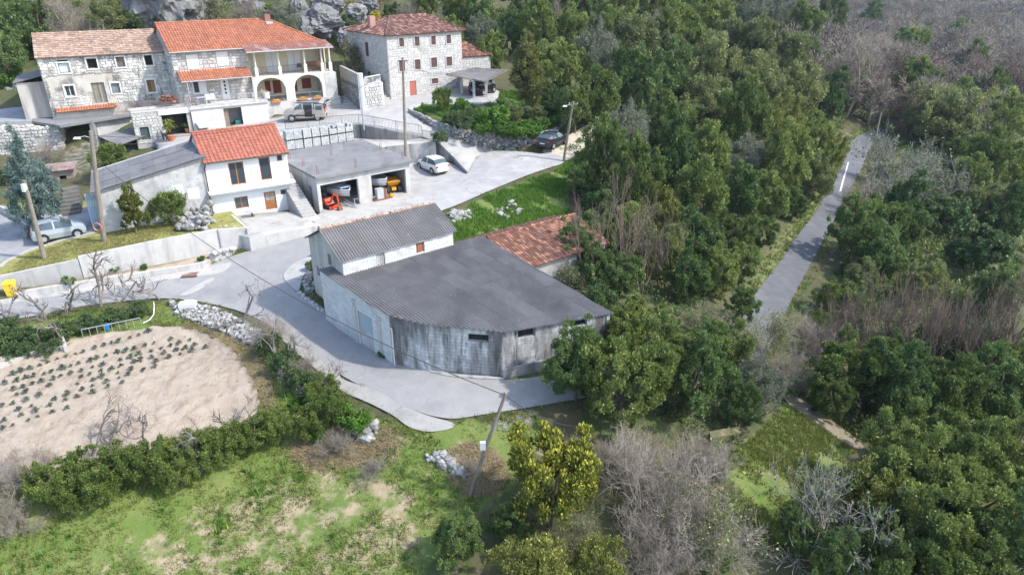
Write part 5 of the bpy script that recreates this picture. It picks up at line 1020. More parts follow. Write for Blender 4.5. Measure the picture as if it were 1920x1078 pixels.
# boulders and cliff behind the houses
def boulder(px, py, Y, r, lab, seed, sq=(1,.8,.85), nm='boulder'):
    p = PY(px, py, Y); rr = random.Random(seed); vs = []; o_ = Vector((seed*7.3, seed*3.1, seed*5.7))
    for v in _ico3[0]:
        d = Vector(v); a = mnoise.fractal(d*1.1+o_, .9, 2.1, 5); k = 1+.3*mnoise.noise(d*1.6+o_)-.17*abs(mnoise.noise(d*3.1+o_))*2+.1*a-.11*abs(mnoise.noise(d*7+o_))-.08*abs(mnoise.noise(d*15+o_))
        vs.append((v[0]*r*sq[0]*k, v[1]*r*sq[1]*k, v[2]*r*sq[2]*k))
    m = MB(); m.add(vs, _ico3[1], rr.random()); o = m.build(nm, rockmat, None, False, (p[0], p[1], p[2])); return tag(o, lab, 'rock')
boulder(598,42,93,2.6,'large rounded grey boulder on hillside between the two upper houses',1,(1.25,.9,.8)); boulder(655,72,92,1.6,'grey boulder right above the dry vine pergola',2); boulder(612,10,99,2.2,'cracked grey rock above the large rounded boulder',3); boulder(560,22,97,1.7,'tall narrow grey rock left of the large boulder',4,(.7,.8,1.3)); boulder(668,24,98,1.5,'small grey rock beside a yellow flowering bush',5); boulder(690,8,104,1.6,'pale rock high on the hillside left of hipped roof',6); boulder(625,52,95,1.2,'small pale rock wedged right of large boulder',7); boulder(575,60,90,.9,'small rock just above the orange roof corner',8); boulder(480,20,98,1.4,'dark grey rock behind the chimney',9); boulder(720,45,106,1.2,'low grey rock hidden left of tall house roof',10)
boulder(300,-5,92,5.2,'pale limestone cliff rising behind the long orange roof',11,(1.0,.8,1.3),'cliff'); boulder(350,10,96,3.6,'grey shoulder of the limestone cliff',12,(1.0,.8,1.0),'cliff'); boulder(262,22,91,2.4,'lower block of the pale limestone cliff',13,(.8,.8,1.2),'cliff'); boulder(800,18,118,2.2,'pale rock in the scrub above the brown hipped roof',14); boulder(762,5,118,2.6,'rocky knoll at the top edge above tall house',15); boulder(430,5,100,2.8,'grey rock slab above the middle of the orange roof',16,(1.4,.8,.8)); boulder(1010,222,80,.6,'small rock in the walled garden near the pole',17); boulder(30,178,76,1.2,'mossy rock left of the derelict house',18)
def axis(lo, f0, f1, hi, fine):
    a = list(np.arange(f0, f1, fine)); s_, x = fine, f0
    while x > lo: s_ *= 1.16; x -= s_; a.insert(0, x)
    s_, x = fine, a[-1]
    while x < hi: s_ *= 1.1; x += s_; a.append(x)
    return np.array(a)
gx_, gy_ = axis(-600, -62, 52, 700, .5), axis(-60, 14, 100, 900, .5)
GX, GY = np.meshgrid(gx_, gy_); GZ = Tn(np.c_[GX.ravel(), GY.ravel()]).reshape(GX.shape)
GZ += np.where(np.hypot(GX, GY) < 130, 1, 0)*rs.normal(0, .02, GX.shape)
for poly, zf, d in stamps:
    x0, y0 = poly.min(0)-1; x1, y1 = poly.max(0)+1; bb = (GX > x0) & (GX < x1) & (GY > y0) & (GY < y1)
    X, Y = GX[bb], GY[bb]; inn = inside(poly, X, Y) | ((edge_dist(poly, X, Y) < .3) if d > .1 else False); z = GZ[bb]; q = np.c_[X, Y]
    if inn.any(): zz = zf(q[inn])-d; z[inn] = np.minimum(z[inn], zz); GZ[bb] = z
ny, nx = GX.shape; ii = (np.arange(ny-1)[:, None]*nx + np.arange(nx-1)[None, :]).ravel()
gme = np_mesh('ground', np.c_[GX.ravel(), GY.ravel(), GZ.ravel()], np.c_[ii, ii+1, ii+nx+1, ii+nx], None, None, True, 4)
Z3 = np.zeros((ny*nx, 4), np.float32); Z3[:, 3] = 1; fx, fy = GX.ravel(), GY.ravel()
zone_polys = []
for c, px in ZG:
    pl = np.array(Gm(px))[:, :2]; ins = inside(pl, fx, fy); e = edge_dist(pl, fx, fy); w = np.where(ins, np.clip(.5+e/1.2, 0, 1), np.clip(.5-e/1.2, 0, 1))[:, None]
    Z3[:, :3] = Z3[:, :3]*(1-w)+w*np.array(c); zone_polys.append((c, pl))
gme.color_attributes.new('zone', 'FLOAT_COLOR', 'POINT').data.foreach_set('color', Z3.ravel())
def ground_mat():
    m = M('ground_cover', (.07,.075,.03), (.11,.095,.055), 1.1, .95, .4, 9, stain=[((.05,.085,.02), .5, .5, .65, U)])
    nt = m.node_tree; N = nt.nodes; L = nt.links; b = N['Principled BSDF']; base = b.inputs['Base Color'].links[0].from_socket
    at = N.new('ShaderNodeAttribute'); at.attribute_name = 'zone'; sp = N.new('ShaderNodeSeparateColor'); L.new(at.outputs['Color'], sp.inputs[0])
    g = N.new('ShaderNodeNewGeometry')
    def nz(s_, d=6):
        n = N.new('ShaderNodeTexNoise'); n.inputs['Scale'].default_value = s_; n.inputs['Detail'].default_value = d; n.inputs['Roughness'].default_value = .65; L.new(g.outputs['Position'], n.inputs[0]); return n.outputs[0]
    def mx(f, a, bb):
        x = N.new('ShaderNodeMix'); x.data_type = 'RGBA'
        L.new(f, x.inputs[0])
        for k, v in ((6, a), (7, bb)):
            if hasattr(v, 'is_output'): L.new(v, x.inputs[k])
            else: x.inputs[k].default_value = (*v, 1)
        return x.outputs[2]
    def thr(z, n, lo=.42, hi=.62, amp=1.1):
        a = N.new('ShaderNodeMath'); a.operation = 'MULTIPLY_ADD'; L.new(n, a.inputs[0]); a.inputs[1].default_value = amp; L.new(z, a.inputs[2])
        r = N.new('ShaderNodeMapRange'); r.inputs[1].default_value = lo+amp*.5; r.inputs[2].default_value = hi+amp*.545; L.new(a.outputs[0], r.inputs[0]); return r.outputs[0]
    def rmp(n, lo, hi):
        r = N.new('ShaderNodeMapRange'); r.inputs[1].default_value = lo; r.inputs[2].default_value = hi; L.new(n, r.inputs[0]); return r.outputs[0]
    grass = mx(rmp(nz(.55), .42, .62), (.115,.17,.036), (.175,.20,.062))
    grass = mx(rmp(nz(3.2), .45, .7), grass, (.11,.16,.035))
    straw = mx(rmp(nz(2.4), .4, .65), (.36,.29,.195), (.28,.23,.135))
    grav = mx(rmp(nz(5), .4, .6), (.33,.315,.29), (.20,.19,.17))
    c = mx(thr(sp.outputs[0], nz(1.4)), base, grass); c = mx(thr(sp.outputs[1], nz(1.1), .4, .7, 3.0), c, straw); c = mx(thr(sp.outputs[2], nz(1.8)), c, grav)
    L.new(c, b.inputs['Base Color']); return m
gme.materials.append(ground_mat())
ground = link('ground', gme); ground['kind'] = 'structure'
# ------------------------------------------------------------------ vehicles
def paint(name, c, rough=.3, metal=.4): return M(name, c, tuple(q*.92 for q in c), 1, rough, 0, metal=metal, spec=.5)
car_glass = M('car_glass', (.05,.075,.085), (.07,.10,.11), 1, .06, 0, spec=.9); tail_red = M('tail_light', (.45,.02,.02), (.4,.02,.02), 1, .2, 0); head_cl = M('head_light', (.6,.62,.64), (.7,.7,.7), 1, .1, 0); black_pl = M('black_plastic', (.03,.03,.032), (.045,.045,.045), 2, .6, 0)
def car(name, label, loc, yaw, L, Wd, Ht, mat, style='hatch', bump=None):
    t = thing(name, label, 'car' if style != 'van' else 'van', loc, yaw, 'parked cars'); w = Wd/2; H = Ht
    if style == 'van': S = [(0,.30,.46,.46),(.025,.2,.56,.56),(.16,.18,.63,.63),(.26,.18,.67,.68),(.42,.18,.66,.97),(.55,.18,.66,1.),(.85,.18,.67,.99),(.965,.18,.68,.93),(.99,.2,.62,.64),(1.,.3,.45,.46)]
    elif style == 'suv': S = [(0,.32,.46,.46),(.03,.22,.58,.58),(.14,.2,.63,.63),(.29,.2,.67,.68),(.45,.2,.66,.97),(.6,.2,.68,1.),(.82,.2,.73,.94),(.95,.2,.74,.76),(.985,.22,.60,.62),(1.,.3,.45,.46)]
    else: S = [(0,.28,.42,.42),(.03,.18,.52,.52),(.13,.16,.60,.60),(.24,.16,.64,.65),(.42,.16,.64,.97),(.6,.16,.65,1.),(.84,.16,.67,.95),(.955,.16,.68,.70),(.985,.18,.58,.60),(1.,.28,.42,.43)]
    body, wn, V = MB(), {k: MB() for k in ('windshield','rear_window','side_window_r','side_window_l')}, []
    for i, (x, zb, be, ro) in enumerate(S):
        nose = min(1, .78+.22*math.sin(math.pi*min(1, max(0, (x if x < .5 else 1-x)/.14))*.5)) ; cab = ro > be+.12; rw_ = .76 if cab else .80
        X = (.5-x)*L; row = [(X, s*w*nose*f, z*H) for s in (1,) for f, z in ((.0,zb),(.9,zb),(1.,(zb+be)/2),(.965,be),(rw_,ro),(.4,ro+(.02 if cab else .03)),(0,ro+(.028 if cab else .035)))]
        V.append(row+[(p[0],-p[1],p[2]) for p in row[1:-1]][::-1])
    n = len(V[0])                      # ring: 0 bottom centre,1..5 left side up,6 top,7..11 right side down
    for i in range(len(V)-1):
        c0, c1 = S[i][3] > S[i][2]+.12, S[i+1][3] > S[i+1][2]+.12
        for k in range(n):
            q = [V[i][k], V[i][(k+1)%n], V[i+1][(k+1)%n], V[i+1][k]]; tgt = body
            if (c0 or c1) and k in (3, 8): tgt = wn['side_window_l'] if k == 3 else wn['side_window_r']
            elif (c0 != c1) and k in (4,5,6,7): tgt = wn['windshield'] if c1 else wn['rear_window']
            tgt.add(q, [(3,2,1,0)])
    for e, r_ in ((0, False), (-1, True)): body.add(V[e], [tuple(range(n)) if not r_ else tuple(range(n))[::-1]])
    bo = body.build('body', mat, t, True)
    bo.data.validate(); 
    for k, m in wn.items(): m.build(k, car_glass, t)
    pil = MB()
    for s in (1, -1):
        for x in ((.56,.60) if style != 'van' else (.47,.50,.74,.77))[::2] if 0 else ([.57] if style == 'hatch' else [.6,.8] if style == 'suv' else [.46,.70]):
            i = max(j for j in range(len(S)) if S[j][0] <= x); f = (x-S[i][0])/(S[i+1][0]-S[i][0]); be, ro = S[i][2]+(S[i+1][2]-S[i][2])*f, S[i][3]+(S[i+1][3]-S[i][3])*f
            X = (.5-x)*L; pil.hexa([(X+.05,s*w*.96,be*H),(X-.05,s*w*.96,be*H),(X-.05,s*w*.985,be*H),(X+.05,s*w*.985,be*H)], [(X+.04,s*w*.75,ro*H),(X-.04,s*w*.75,ro*H),(X-.04,s*w*.785,ro*H),(X+.04,s*w*.785,ro*H)])
    pil.build('door_pillars', mat, t)
    wr = .31*Ht/1.45 if style != 'van' else .33
    for x in (.5-.185, -.5+.185+.02):
        for s in (1, -1):
            ty = MB(); ty.disc((x*L, s*(w-.10), wr), 'y', wr, .2, 16); to = ty.build('wheel', rubber, t); rm_ = MB(); rm_.disc((x*L, s*(w-.005), wr), 'y', wr*.62, .025, 12)
            for k in range(5):
                a = 2*math.pi*k/5; rm_.box(x*L-.02+math.cos(a)*wr*.3, x*L+.02+math.cos(a)*wr*.3, s*(w+.008)-.006, s*(w+.008)+.006, wr+math.sin(a)*wr*.3-.05, wr+math.sin(a)*wr*.3+.05)
            rm_.build('rim', galv, to); ar = MB(); ar.disc((x*L, s*(w-.035), wr+.03), 'y', wr*1.17, .07, 16); ar.build('wheel_arch', black_pl, t)
    for s in (1, -1):
        MB().box(L*.462, L*.475, s*w*.62-.13, s*w*.62+.13, H*.44, H*.52).build('headlight', head_cl, t)
        MB().box(-L*.496, -L*.478, s*w*.74-.1, s*w*.74+.1, H*.5, H*(.62 if style != 'van' else .8)).build('tail_light', tail_red, t)
        MB().box(L*.20, L*.225, s*(w+.02)-.0, s*(w+.14) if s > 0 else s*(w+.14)+.12, H*.66, H*.74).build('mirror', bump or mat, t) if s > 0 else MB().box(L*.20, L*.225, -(w+.14), -(w+.02), H*.66, H*.74).build('mirror', bump or mat, t)
    for e in (1, -1): MB().box(e*L*.497-.02, e*L*.497+.02, -w*.62, w*.62, H*.22, H*.36).build('bumper', bump or mat, t)
    MB().box(-L*.503-.022, -L*.503, -.26, .26, H*.40, H*.47).build('number_plate', paint_w, t)
    MB().box(-L*.4, L*.4, -w*.85, w*.85, .1*H, .22*H).build('underbody', black_pl, t)
    return t
def mid(a, b, f=.5): return a+(b-a)*f
a, b = on(court_z, 83.6, 459.5), on(court_z, 146.5, 443); c = mid(a, b); d = b-a; nrm = np.array([-d[1], d[0]])/np.hypot(*d[:2])
silver = paint('silver_blue_paint', (.50,.57,.64)); car('silver_car', 'pale silver blue hatchback parked in the courtyard by blue doors', (c[0]+nrm[0]*.7, c[1]+nrm[1]*.7, c[2]+.03), math.atan2(d[1], d[0]), 3.4, 1.6, 1.42, silver, 'hatch', paint('grey_bumper', (.16,.19,.22), .5, 0))
a, b = on(yard_z, 595.9, 226.5), on(yard_z, 550.4, 230); d = b-a; yw = math.atan2(d[1], d[0]); c = mid(a, b); nrm = np.array([-d[1], d[0]])/np.hypot(*d[:2])
vt = car('van', 'beige van with open sliding door and raised tailgate in upper yard', (c[0]-nrm[0]*.75, c[1]-nrm[1]*.75, c[2]+.02), yw, 4.15, 1.75, 1.8, paint('beige_paint', (.50,.45,.40)), 'van', black_pl)
MB().box(-.75,.0,.80,.9,.45,1.62).build('doorway_shade_panel', dark, vt); MB().box(-1.85,-1.0,.885,.93,.4,1.66).build('sliding_door', vt.children[0].data.materials[0], vt); MB().box(-1.75,-1.12,.925,.94,1.12,1.55).build('door_window', car_glass, vt); MB().hexa([(-2.0,-.7,1.75),(-2.0,.7,1.75),(-1.95,.7,1.75),(-1.95,-.7,1.75)], [(-2.75,-.68,2.05),(-2.75,.68,2.05),(-2.7,.68,2.12),(-2.7,-.68,2.12)]).build('tailgate', car_glass, vt)  # doorway is a near-black box, cabin shade put into its colour
for s in (1, -1): MB().box(-1.5,.9,s*.62-.03,s*.62+.03,1.8,1.86).build('roof_rail', black_pl, vt)
MB().box(-1.0,1.2,.876,.89,.55,.68).build('side_trim', black_pl, vt)
a, b = G(811.7,327.5), G(788.5,319); d = np.array([-1.36,1.75,0]); c = mid(a, b); nrm = np.array([-d[1], d[0]])/np.hypot(*d[:2])
car('white_car', 'white hatchback parked between garage and concrete ramp wall', (c[0]-nrm[0]*.7, c[1]-nrm[1]*.7, c[2]+.06), math.atan2(d[1], d[0]), 3.75, 1.65, 1.42, paint('white_paint_car', (.66,.68,.70), .3, .1), 'hatch')
a = G(1036,286); d = np.array([1.35,2.1,0]); d /= np.linalg.norm(d); nrm = np.array([-d[1], d[0]]); c = a[:2]+d[:2]*1.15+nrm*.7
car('dark_car', 'dark grey car parked on the dirt track beside dry stone wall', (c[0], c[1], T(c[0], c[1])+.06), math.atan2(d[1], d[0]), 4.0, 1.75, 1.48, paint('dark_grey_paint', (.05,.052,.055), .25, .5), 'suv', black_pl)
c = on(yard_z, 900, 181); car('black_car', 'black car standing in the shade of carport', (c[0]+.2, c[1]+1.9, 6.42), R(62), 4.0, 1.75, 1.5, paint('black_paint', (.02,.021,.023), .25, .3), 'suv', black_pl)
# ------------------------------------------------------------------ boats and machines in the garage
def boat(name, label, loc, yaw, L, Wd, H, mat, deckmat, tilt=.06):
    t = thing(name, label, 'boat', loc, yaw); hull = MB(); S = [(0,.78,.0),(.25,.95,-.02),(.5,1.,0),(.72,.86,.05),(.88,.52,.12),(1.,.02,.2)]; V = []
    for f, wf, rise in S: x = f*L; w = Wd/2*wf; V.append([(x,w,H+rise*H),(x,w*.92,H*.55+rise*H),(x,w*.5,.12*H+rise*H*2),(x,0,rise*H*2.5),(x,-w*.5,.12*H+rise*H*2),(x,-w*.92,H*.55+rise*H),(x,-w,H+rise*H)])
    for i in range(len(V)-1):
        for k in range(6): hull.add([V[i][k],V[i][k+1],V[i+1][k+1],V[i+1][k]], [(0,1,2,3)])
    hull.add(V[0], [tuple(range(7))[::-1]]); hull.build('hull', mat, t, True)
    gun = MB(); gun.tube([v[0] for v in V], .05, 5).tube([v[6] for v in V], .05, 5); gun.build('gunwale', paint_w, t)
    dk = MB(); 
    for i in range(len(V)-1): dk.add([V[i][0],V[i][6],V[i+1][6],V[i+1][0]], [(0,3,2,1)])
    do = dk.build('deck', deckmat, t); do.location.z = -.12
    return t
b1w = lambda u, v, h: ga.w(u, v, h)
p = b1w(b1[0]+1.75, 5.0, .55); bt1 = boat('covered_boat', 'grey boat under tarpaulin with white and blue bow in left garage bay', p, ga.yaw-math.pi/2+.12, 5.2, 1.7, .75, paint('boat_white', (.66,.67,.68), .3, 0), M('tarpaulin', (.30,.31,.32), (.38,.39,.40), 2, .8, .3, 5), )
cv = MB(); rr = random.Random(2); n_ = 9
for i in range(n_):
    x = .3+i*.5; w = .82*(1-max(0, (i-5)/4)**2*.75); 
    if i: cv.add(prev+[(x,w,.78+.05*rr.random()),(x,.3*w,1.05+.1*rr.random()),(x,-.3*w,1.05+.1*rr.random()),(x,-w,.78)], [(0,1,5,4),(1,2,6,5),(2,3,7,6)])
    prev = [(x,w,.78+.05*rr.random()),(x,.3*w,1.05+.1*rr.random()),(x,-.3*w,1.05+.1*rr.random()),(x,-w,.78)]
cv.build('cover', M('grey_cover', (.33,.34,.35), (.42,.43,.44), 1.6, .7, .3, 4), bt1); MB().box(3.9,4.6,-.45,.5,.95,1.05).build('blue_cloth', M('blue_white_cloth', (.05,.2,.55), (.6,.65,.7), 4, .8, .1, 6), bt1)
tr = MB(); tr.tube([(1,.5,-.2),(5.9,0,-.3)], .05, 5).tube([(1,-.5,-.2),(5.9,0,-.3)], .05, 5).tube([(5.9,0,-.3),(6.1,0,-.5)], .04, 5).tube([(5.6,.12,-.5),(5.6,.12,.15)], .04, 5).tube([(1.4,-.8,-.25),(1.4,.8,-.25)], .04, 5); tro = tr.build('trailer_frame', galv, bt1)
for s in (1, -1): MB().disc((1.4,s*.85,-.28), 'y', .27, .16, 12).build('trailer_wheel', rubber, bt1)
p = b1w(b2[0]+.9, 4.6, .75); bt2 = boat('white_boat', 'white motor boat with console in right garage bay', p, ga.yaw-math.pi/2+.1, 4.6, 1.8, .8, paint('boat_gelcoat', (.72,.73,.74), .25, 0), M('boat_deck', (.5,.51,.52), (.42,.43,.44), 2, .6, .05))
MB().box(1.5,2.1,-.4,.4,.6,1.25).build('console', paint_w, bt2); MB().hexa([(2.1,-.4,1.2),(2.1,.4,1.2),(2.15,.4,1.2),(2.15,-.4,1.2)], [(1.9,-.35,1.55),(1.9,.35,1.55),(1.94,.35,1.55),(1.94,-.35,1.55)]).build('windscreen', car_glass, bt2); MB().box(1.0,4.2,-.25,.25,-.75,.0).build('cradle', rust, bt2)
p = b1w(b1[0]+.85, .9, .02); ex = thing('mini_excavator', 'small orange red mini excavator in the left garage bay', 'excavator', p, ga.yaw-math.pi/2+.25); orange = paint('excavator_orange', (.62,.07,.02), .4, 0)
for s in (1, -1):
    tk = MB(); tk.hexa([(-.55,s*.38-.11,.0),(.55,s*.38-.11,.0),(.55,s*.38+.11,.0),(-.55,s*.38+.11,.0)], [(-.68,s*.38-.11,.26),(.68,s*.38-.11,.26),(.68,s*.38+.11,.26),(-.68,s*.38+.11,.26)]); tk.build('track', rubber, ex)
MB().hexa([(-.55,-.4,.3),(.35,-.4,.3),(.35,.4,.3),(-.55,.4,.3)], [(-.6,-.36,.75),(.1,-.36,.75),(.1,.36,.75),(-.6,.36,.75)]).build('body', orange, ex); MB().box(-.35,.0,-.2,.2,.75,.85).box(-.42,-.34,-.2,.2,.8,1.2).build('seat', black_pl, ex); MB().tube([(-.5,-.35,.75),(-.5,-.35,1.5),(-.5,.35,1.5),(-.5,.35,.75)], .03, 5).build('roll_bar', black_pl, ex)
MB().tube([(.35,.0,.5),(.85,.0,1.25),(1.35,.0,1.15)], [.1,.09,.08], 5).build('boom', orange, ex); MB().tube([(1.3,.0,1.2),(1.45,.0,.35)], [.08,.06], 5).build('arm', orange, ex); MB().hexa([(1.3,-.2,.0),(1.65,-.2,.05),(1.65,.2,.05),(1.3,.2,.0)], [(1.35,-.2,.35),(1.55,-.2,.35),(1.55,.2,.35),(1.35,.2,.35)]).build('bucket', rust, ex); MB().box(.75,.82,-.5,.5,.02,.28).build('blade', orange, ex)
p = b1w(b2[0]+2.55, 1.6, .02); du = thing('yellow_dumper', 'small yellow site dumper in the right garage bay', 'dumper', p, ga.yaw-math.pi/2-.15); yel = paint('dumper_yellow', (.72,.34,.02), .4, 0)
MB().hexa([(.0,-.42,.75),(.7,-.42,.7),(.7,.42,.7),(.0,.42,.75)], [(-.2,-.62,1.25),(1.15,-.6,1.15),(1.15,.6,1.15),(-.2,.62,1.25)]).build('skip', yel, du); MB().box(-.1,1.0,-.5,.5,1.14,1.17).build('load', M('sand_load', (.36,.28,.2), (.3,.22,.15), 4, .9, .2), du); MB().box(-1.1,-.25,-.3,.3,.45,1.15).build('engine_cover', yel, du); MB().box(-1.2,1.0,-.2,.2,.35,.6).build('chassis', yel, du); MB().box(-.75,-.4,-.2,.2,1.15,1.3).build('seat', black_pl, du); MB().tube([(-.25,0,1.1),(-.35,0,1.5)], .03, 5).build('steering_column', iron, du)
for x in (.75,-.85):
    for s in (1, -1): w_ = MB().disc((x,s*.52,.36), 'y', .36, .26, 14).build('wheel', rubber, du); MB().disc((x,s*.655,.36), 'y', .18, .02, 10).build('rim', yel, w_)
p = b1w(b2[0]+.35, -.15, .02); gn = thing('machine_cart', 'grey machine cabinet on a low trolley in front of garage pillar', 'machine', p, ga.yaw); MB().box(-.1,.5,-.25,.25,.2,1.05).build('cabinet', paint_g, gn); MB().box(-.4,1.3,-.3,.3,.08,.2).build('trolley', rust, gn); MB().disc((1.35,0,.2), 'y', .2, .25, 12).build('hose_reel', yel, gn); MB().tube([(.9,.0,.2),(.9,.0,.85)], .03, 5).build('handle', galv, gn)
cr = thing('cardboard_stack', 'stack of brown cartons and timber inside left garage bay', 'boxes', b1w(b1[1]-.8, 2.4, .02), ga.yaw); 
for k in range(6): MB().box(-.4+(k%2)*.25,.2+(k%2)*.3,-.3+.1*k,.3+.1*k,.3*k*.8,.3*k*.8+.26,random.random()).build('carton', M('carton%d' % k, (.36-.03*k,.25-.02*k,.14), (.3,.2,.11), 2, .9, .05), cr)
dk_ = thing('workshop_clutter', 'dark shelves of tools along the garage back wall', 'shelf', b1w(.6, D if 0 else 8.2, .02), ga.yaw)
for k in range(4): MB().box(0,6.5,0,.5,.2+.55*k,.24+.55*k).build('shelf_board', wood_old, dk_)
rr = random.Random(6)
for k in range(26): x = rr.uniform(.1,6.2); z = .24+.55*rr.randint(0,3); MB().box(x,x+rr.uniform(.15,.4),.05,.4,z,z+rr.uniform(.15,.4)).build('stored_item', M('item%d' % (k % 6), (rr.uniform(.05,.4),rr.uniform(.05,.3),rr.uniform(.05,.3)), None, 2, .8, 0) if k < 6 else bpy.data.materials['item%d' % (k % 6)], dk_)

# ------------------------------------------------------------------ pallets of grey paving blocks
ppx = [(548,283.5),(563,281.5),(580,279.5),(596,277),(612,275),(628,272),(643,269.5),(658,267)]
pal_grey = M('paving_block', (.36,.38,.38), (.44,.455,.45), 2, .9, .1, 14, tint=.16); tt_ = np.array(P(*ppx[-1], 4.2)-P(*ppx[0], 4.2)); pyaw = math.atan2(tt_[1], tt_[0])
def pallet(label, loc, yaw, seed, ragged=False):
    rr = random.Random(seed); t = thing('block_pallet', label, 'pallet', loc, yaw, 'pallets of paving blocks'); m = MB()
    for x in (-.4,0,.32): m.box(x,x+.1,-.42,.42,0,.09)
    m.box(-.44,.46,-.43,.43,.09,.12); m.build('pallet_base', M('pallet_wood', (.12,.09,.06), (.16,.12,.08), 3, .9, .1) if 'pallet_wood' not in bpy.data.materials else bpy.data.materials['pallet_wood'], t)
    s = MB(); n = 5
    for r in range(n):
        for i in range(4):
            for j in range(2):
                if ragged and r > 2 and rr.random() < .45: continue
                s.box(-.42+i*.212+.006, -.42+(i+1)*.212-.006, -.42+j*.42+.006, -.42+(j+1)*.42-.006, .12+r*.155, .12+(r+1)*.155-.01, rr.random())
    tag(s.build('blocks', pal_grey, t), kind='stuff'); t.scale = (.9,.9,1); return t
for i, q in enumerate(ppx):
    p = P(*q, 4.17); p = p+np.array([-math.sin(pyaw), math.cos(pyaw), 0])*.45; o_ = ['leftmost', 'second', 'third', 'fourth', 'fifth', 'sixth', 'seventh', 'rightmost'][i]
    pallet('grey block pallet on the ground, %s column of the bottom row' % o_, (*p[:2], 4.2), pyaw, i); pallet(('grey block pallet stacked on top, %s column of the upper row' if i != 5 else 'half used ragged pallet of blocks, %s column of the upper row') % o_, (*p[:2], 5.11), pyaw+rr.uniform(-.04,.04), i+20, i in (5, 7))

# ------------------------------------------------------------------ poles and wires
def pole(label, base, top, r=.13, mat=pole_wood, lamp=None, arm=None, name='utility_pole'):
    base = np.array(base, float); tp = PY(*top, base[1]) ; t = thing(name, label, 'pole', base); v = tp-base; m = MB(); m.tube([(0,0,-.4), v*.5, v], [r*1.15, r, r*.75], 9); m.build('shaft', mat, t)
    if arm: a = MB(); a.box(v[0]-.45, v[0]+.45, v[1]-.05, v[1]+.05, v[2]-.35, v[2]-.25); ao = a.build('crossarm', wood_old, t); [MB().cyl((v[0]+x, v[1], v[2]-.25), .035, .12, 6).build('insulator', paint_w, ao) for x in (-.38,0,.38)]
    if lamp: s, = (lamp,); l = MB(); l.tube([v-np.array([0,0,.5]), v+np.array([s*.35,-.2,-.3]), v+np.array([s*.7,-.35,-.35])], .03, 5); lo = l.build('lamp_arm', galv, t); q = v+np.array([s*.8,-.4,-.38]); MB().hexa([(q[0]-.22,q[1]-.1,q[2]-.06),(q[0]+.22,q[1]-.1,q[2]-.06),(q[0]+.22,q[1]+.1,q[2]-.06),(q[0]-.22,q[1]+.1,q[2]-.06)], [(q[0]-.15,q[1]-.06,q[2]+.06),(q[0]+.15,q[1]-.06,q[2]+.06),(q[0]+.15,q[1]+.06,q[2]+.06),(q[0]-.15,q[1]+.06,q[2]+.06)]).build('lamp_head', paint_w, lo)
    return t, tp
tA, pA = pole('weathered leaning wooden pole with small lamp beside silver blue car', on(court_z, 83, 484), (45,338), .15); MB().box(-1.62,-1.38,-.2,-.1,5.05,5.5).build('lamp_head', paint_w, tA) if 0 else None
q = pA-np.array(tA.location); MB().hexa([(q[0]-.1,q[1]-.35,q[2]-.7),(q[0]+.1,q[1]-.35,q[2]-.7),(q[0]+.1,q[1]-.05,q[2]-.55),(q[0]-.1,q[1]-.05,q[2]-.55)], [(q[0]-.08,q[1]-.35,q[2]-.2),(q[0]+.08,q[1]-.35,q[2]-.2),(q[0]+.08,q[1]-.05,q[2]-.2),(q[0]-.08,q[1]-.05,q[2]-.2)]).build('lamp_head', paint_w, tA)
tB, pB = pole('tall grey wooden pole at the corner of blue door shed', on(court_z, 194, 452), (170,246), .16, pole_wood, -1)
ringm = MB(); ringm.tube([(.0+.28*math.cos(a*.5236), -.26, 1.15+.28*math.sin(a*.5236)) for a in range(13)], .05, 6); ringm.build('red_hose_ring', M('red_hose', (.45,.1,.06), (.5,.3,.25), 5, .6, 0), tB)
tC, pC = pole('dark wooden power pole with crossarm standing in front of tall house', on(yard_z, 758, 249), (755,108), .13, pole_wood, None, True)
tD, pD = pole('slim grey metal pole at the bend of the yard railing', on(yard_z, 682, 236), (672,140), .08, galv, name='metal_pole')
tE, pE = pole('wooden power pole with street lamp beside the dark parked car', G(1056,303), (1075,190), .12, pole_wood, -1, True)
tF, pF = pole('strongly leaning wooden pole in the meadow in front of road bend', G(877,930), (949,736), .09)
MB().box(.62,.86,-.25,-.12,2.75,3.15).build('meter_box', paint_w, tF)
tH, pH = pole('leaning wooden pole beside the far end of wood road', G(1634,292), (1652,212), .13); tI, pI = pole('wooden pole at the far bend of wood road, beneath bare trees', G(1664,246), (1672,178), .13)
def wire(a, b, sag, label, r=.018):
    a, b = np.array(a), np.array(b); m = MB(); m.tube([a+(b-a)*t-np.array([0,0,sag*4*t*(1-t)]) for t in np.linspace(0, 1, 17)], r, 4); tag(m.build('wire', iron), label, 'wire')
wire(pC-[0,0,.35], pB-[0,0,.3], 2.2, 'sagging power line from the crossarm pole across the yard to shed corner pole'); wire(pC-[0,0,.3], cp[0]+[.2,.2,.1], .5, 'thin line from crossarm pole to carport roof'); wire(pB-[0,0,2.0], pF-[0,0,.15], 1.6, 'long low wire crossing the lane junction to the leaning pole'); wire(pE-[0,0,.3], P(1180,235,6.0), .4, 'wire from lamp pole into the dark trees'); wire(pH-[0,0,.2], pI-[0,0,.2], .4, 'slack wire between the two wood road poles')
wire(pF-[0,0,.15], P(1080,800,3.0), .3, 'wire from leaning pole into the laurel tree')
wire(pB-[0,0,.6], P(330,258,7.0), .4, 'thin drop wire from shed corner pole to the potted yard')

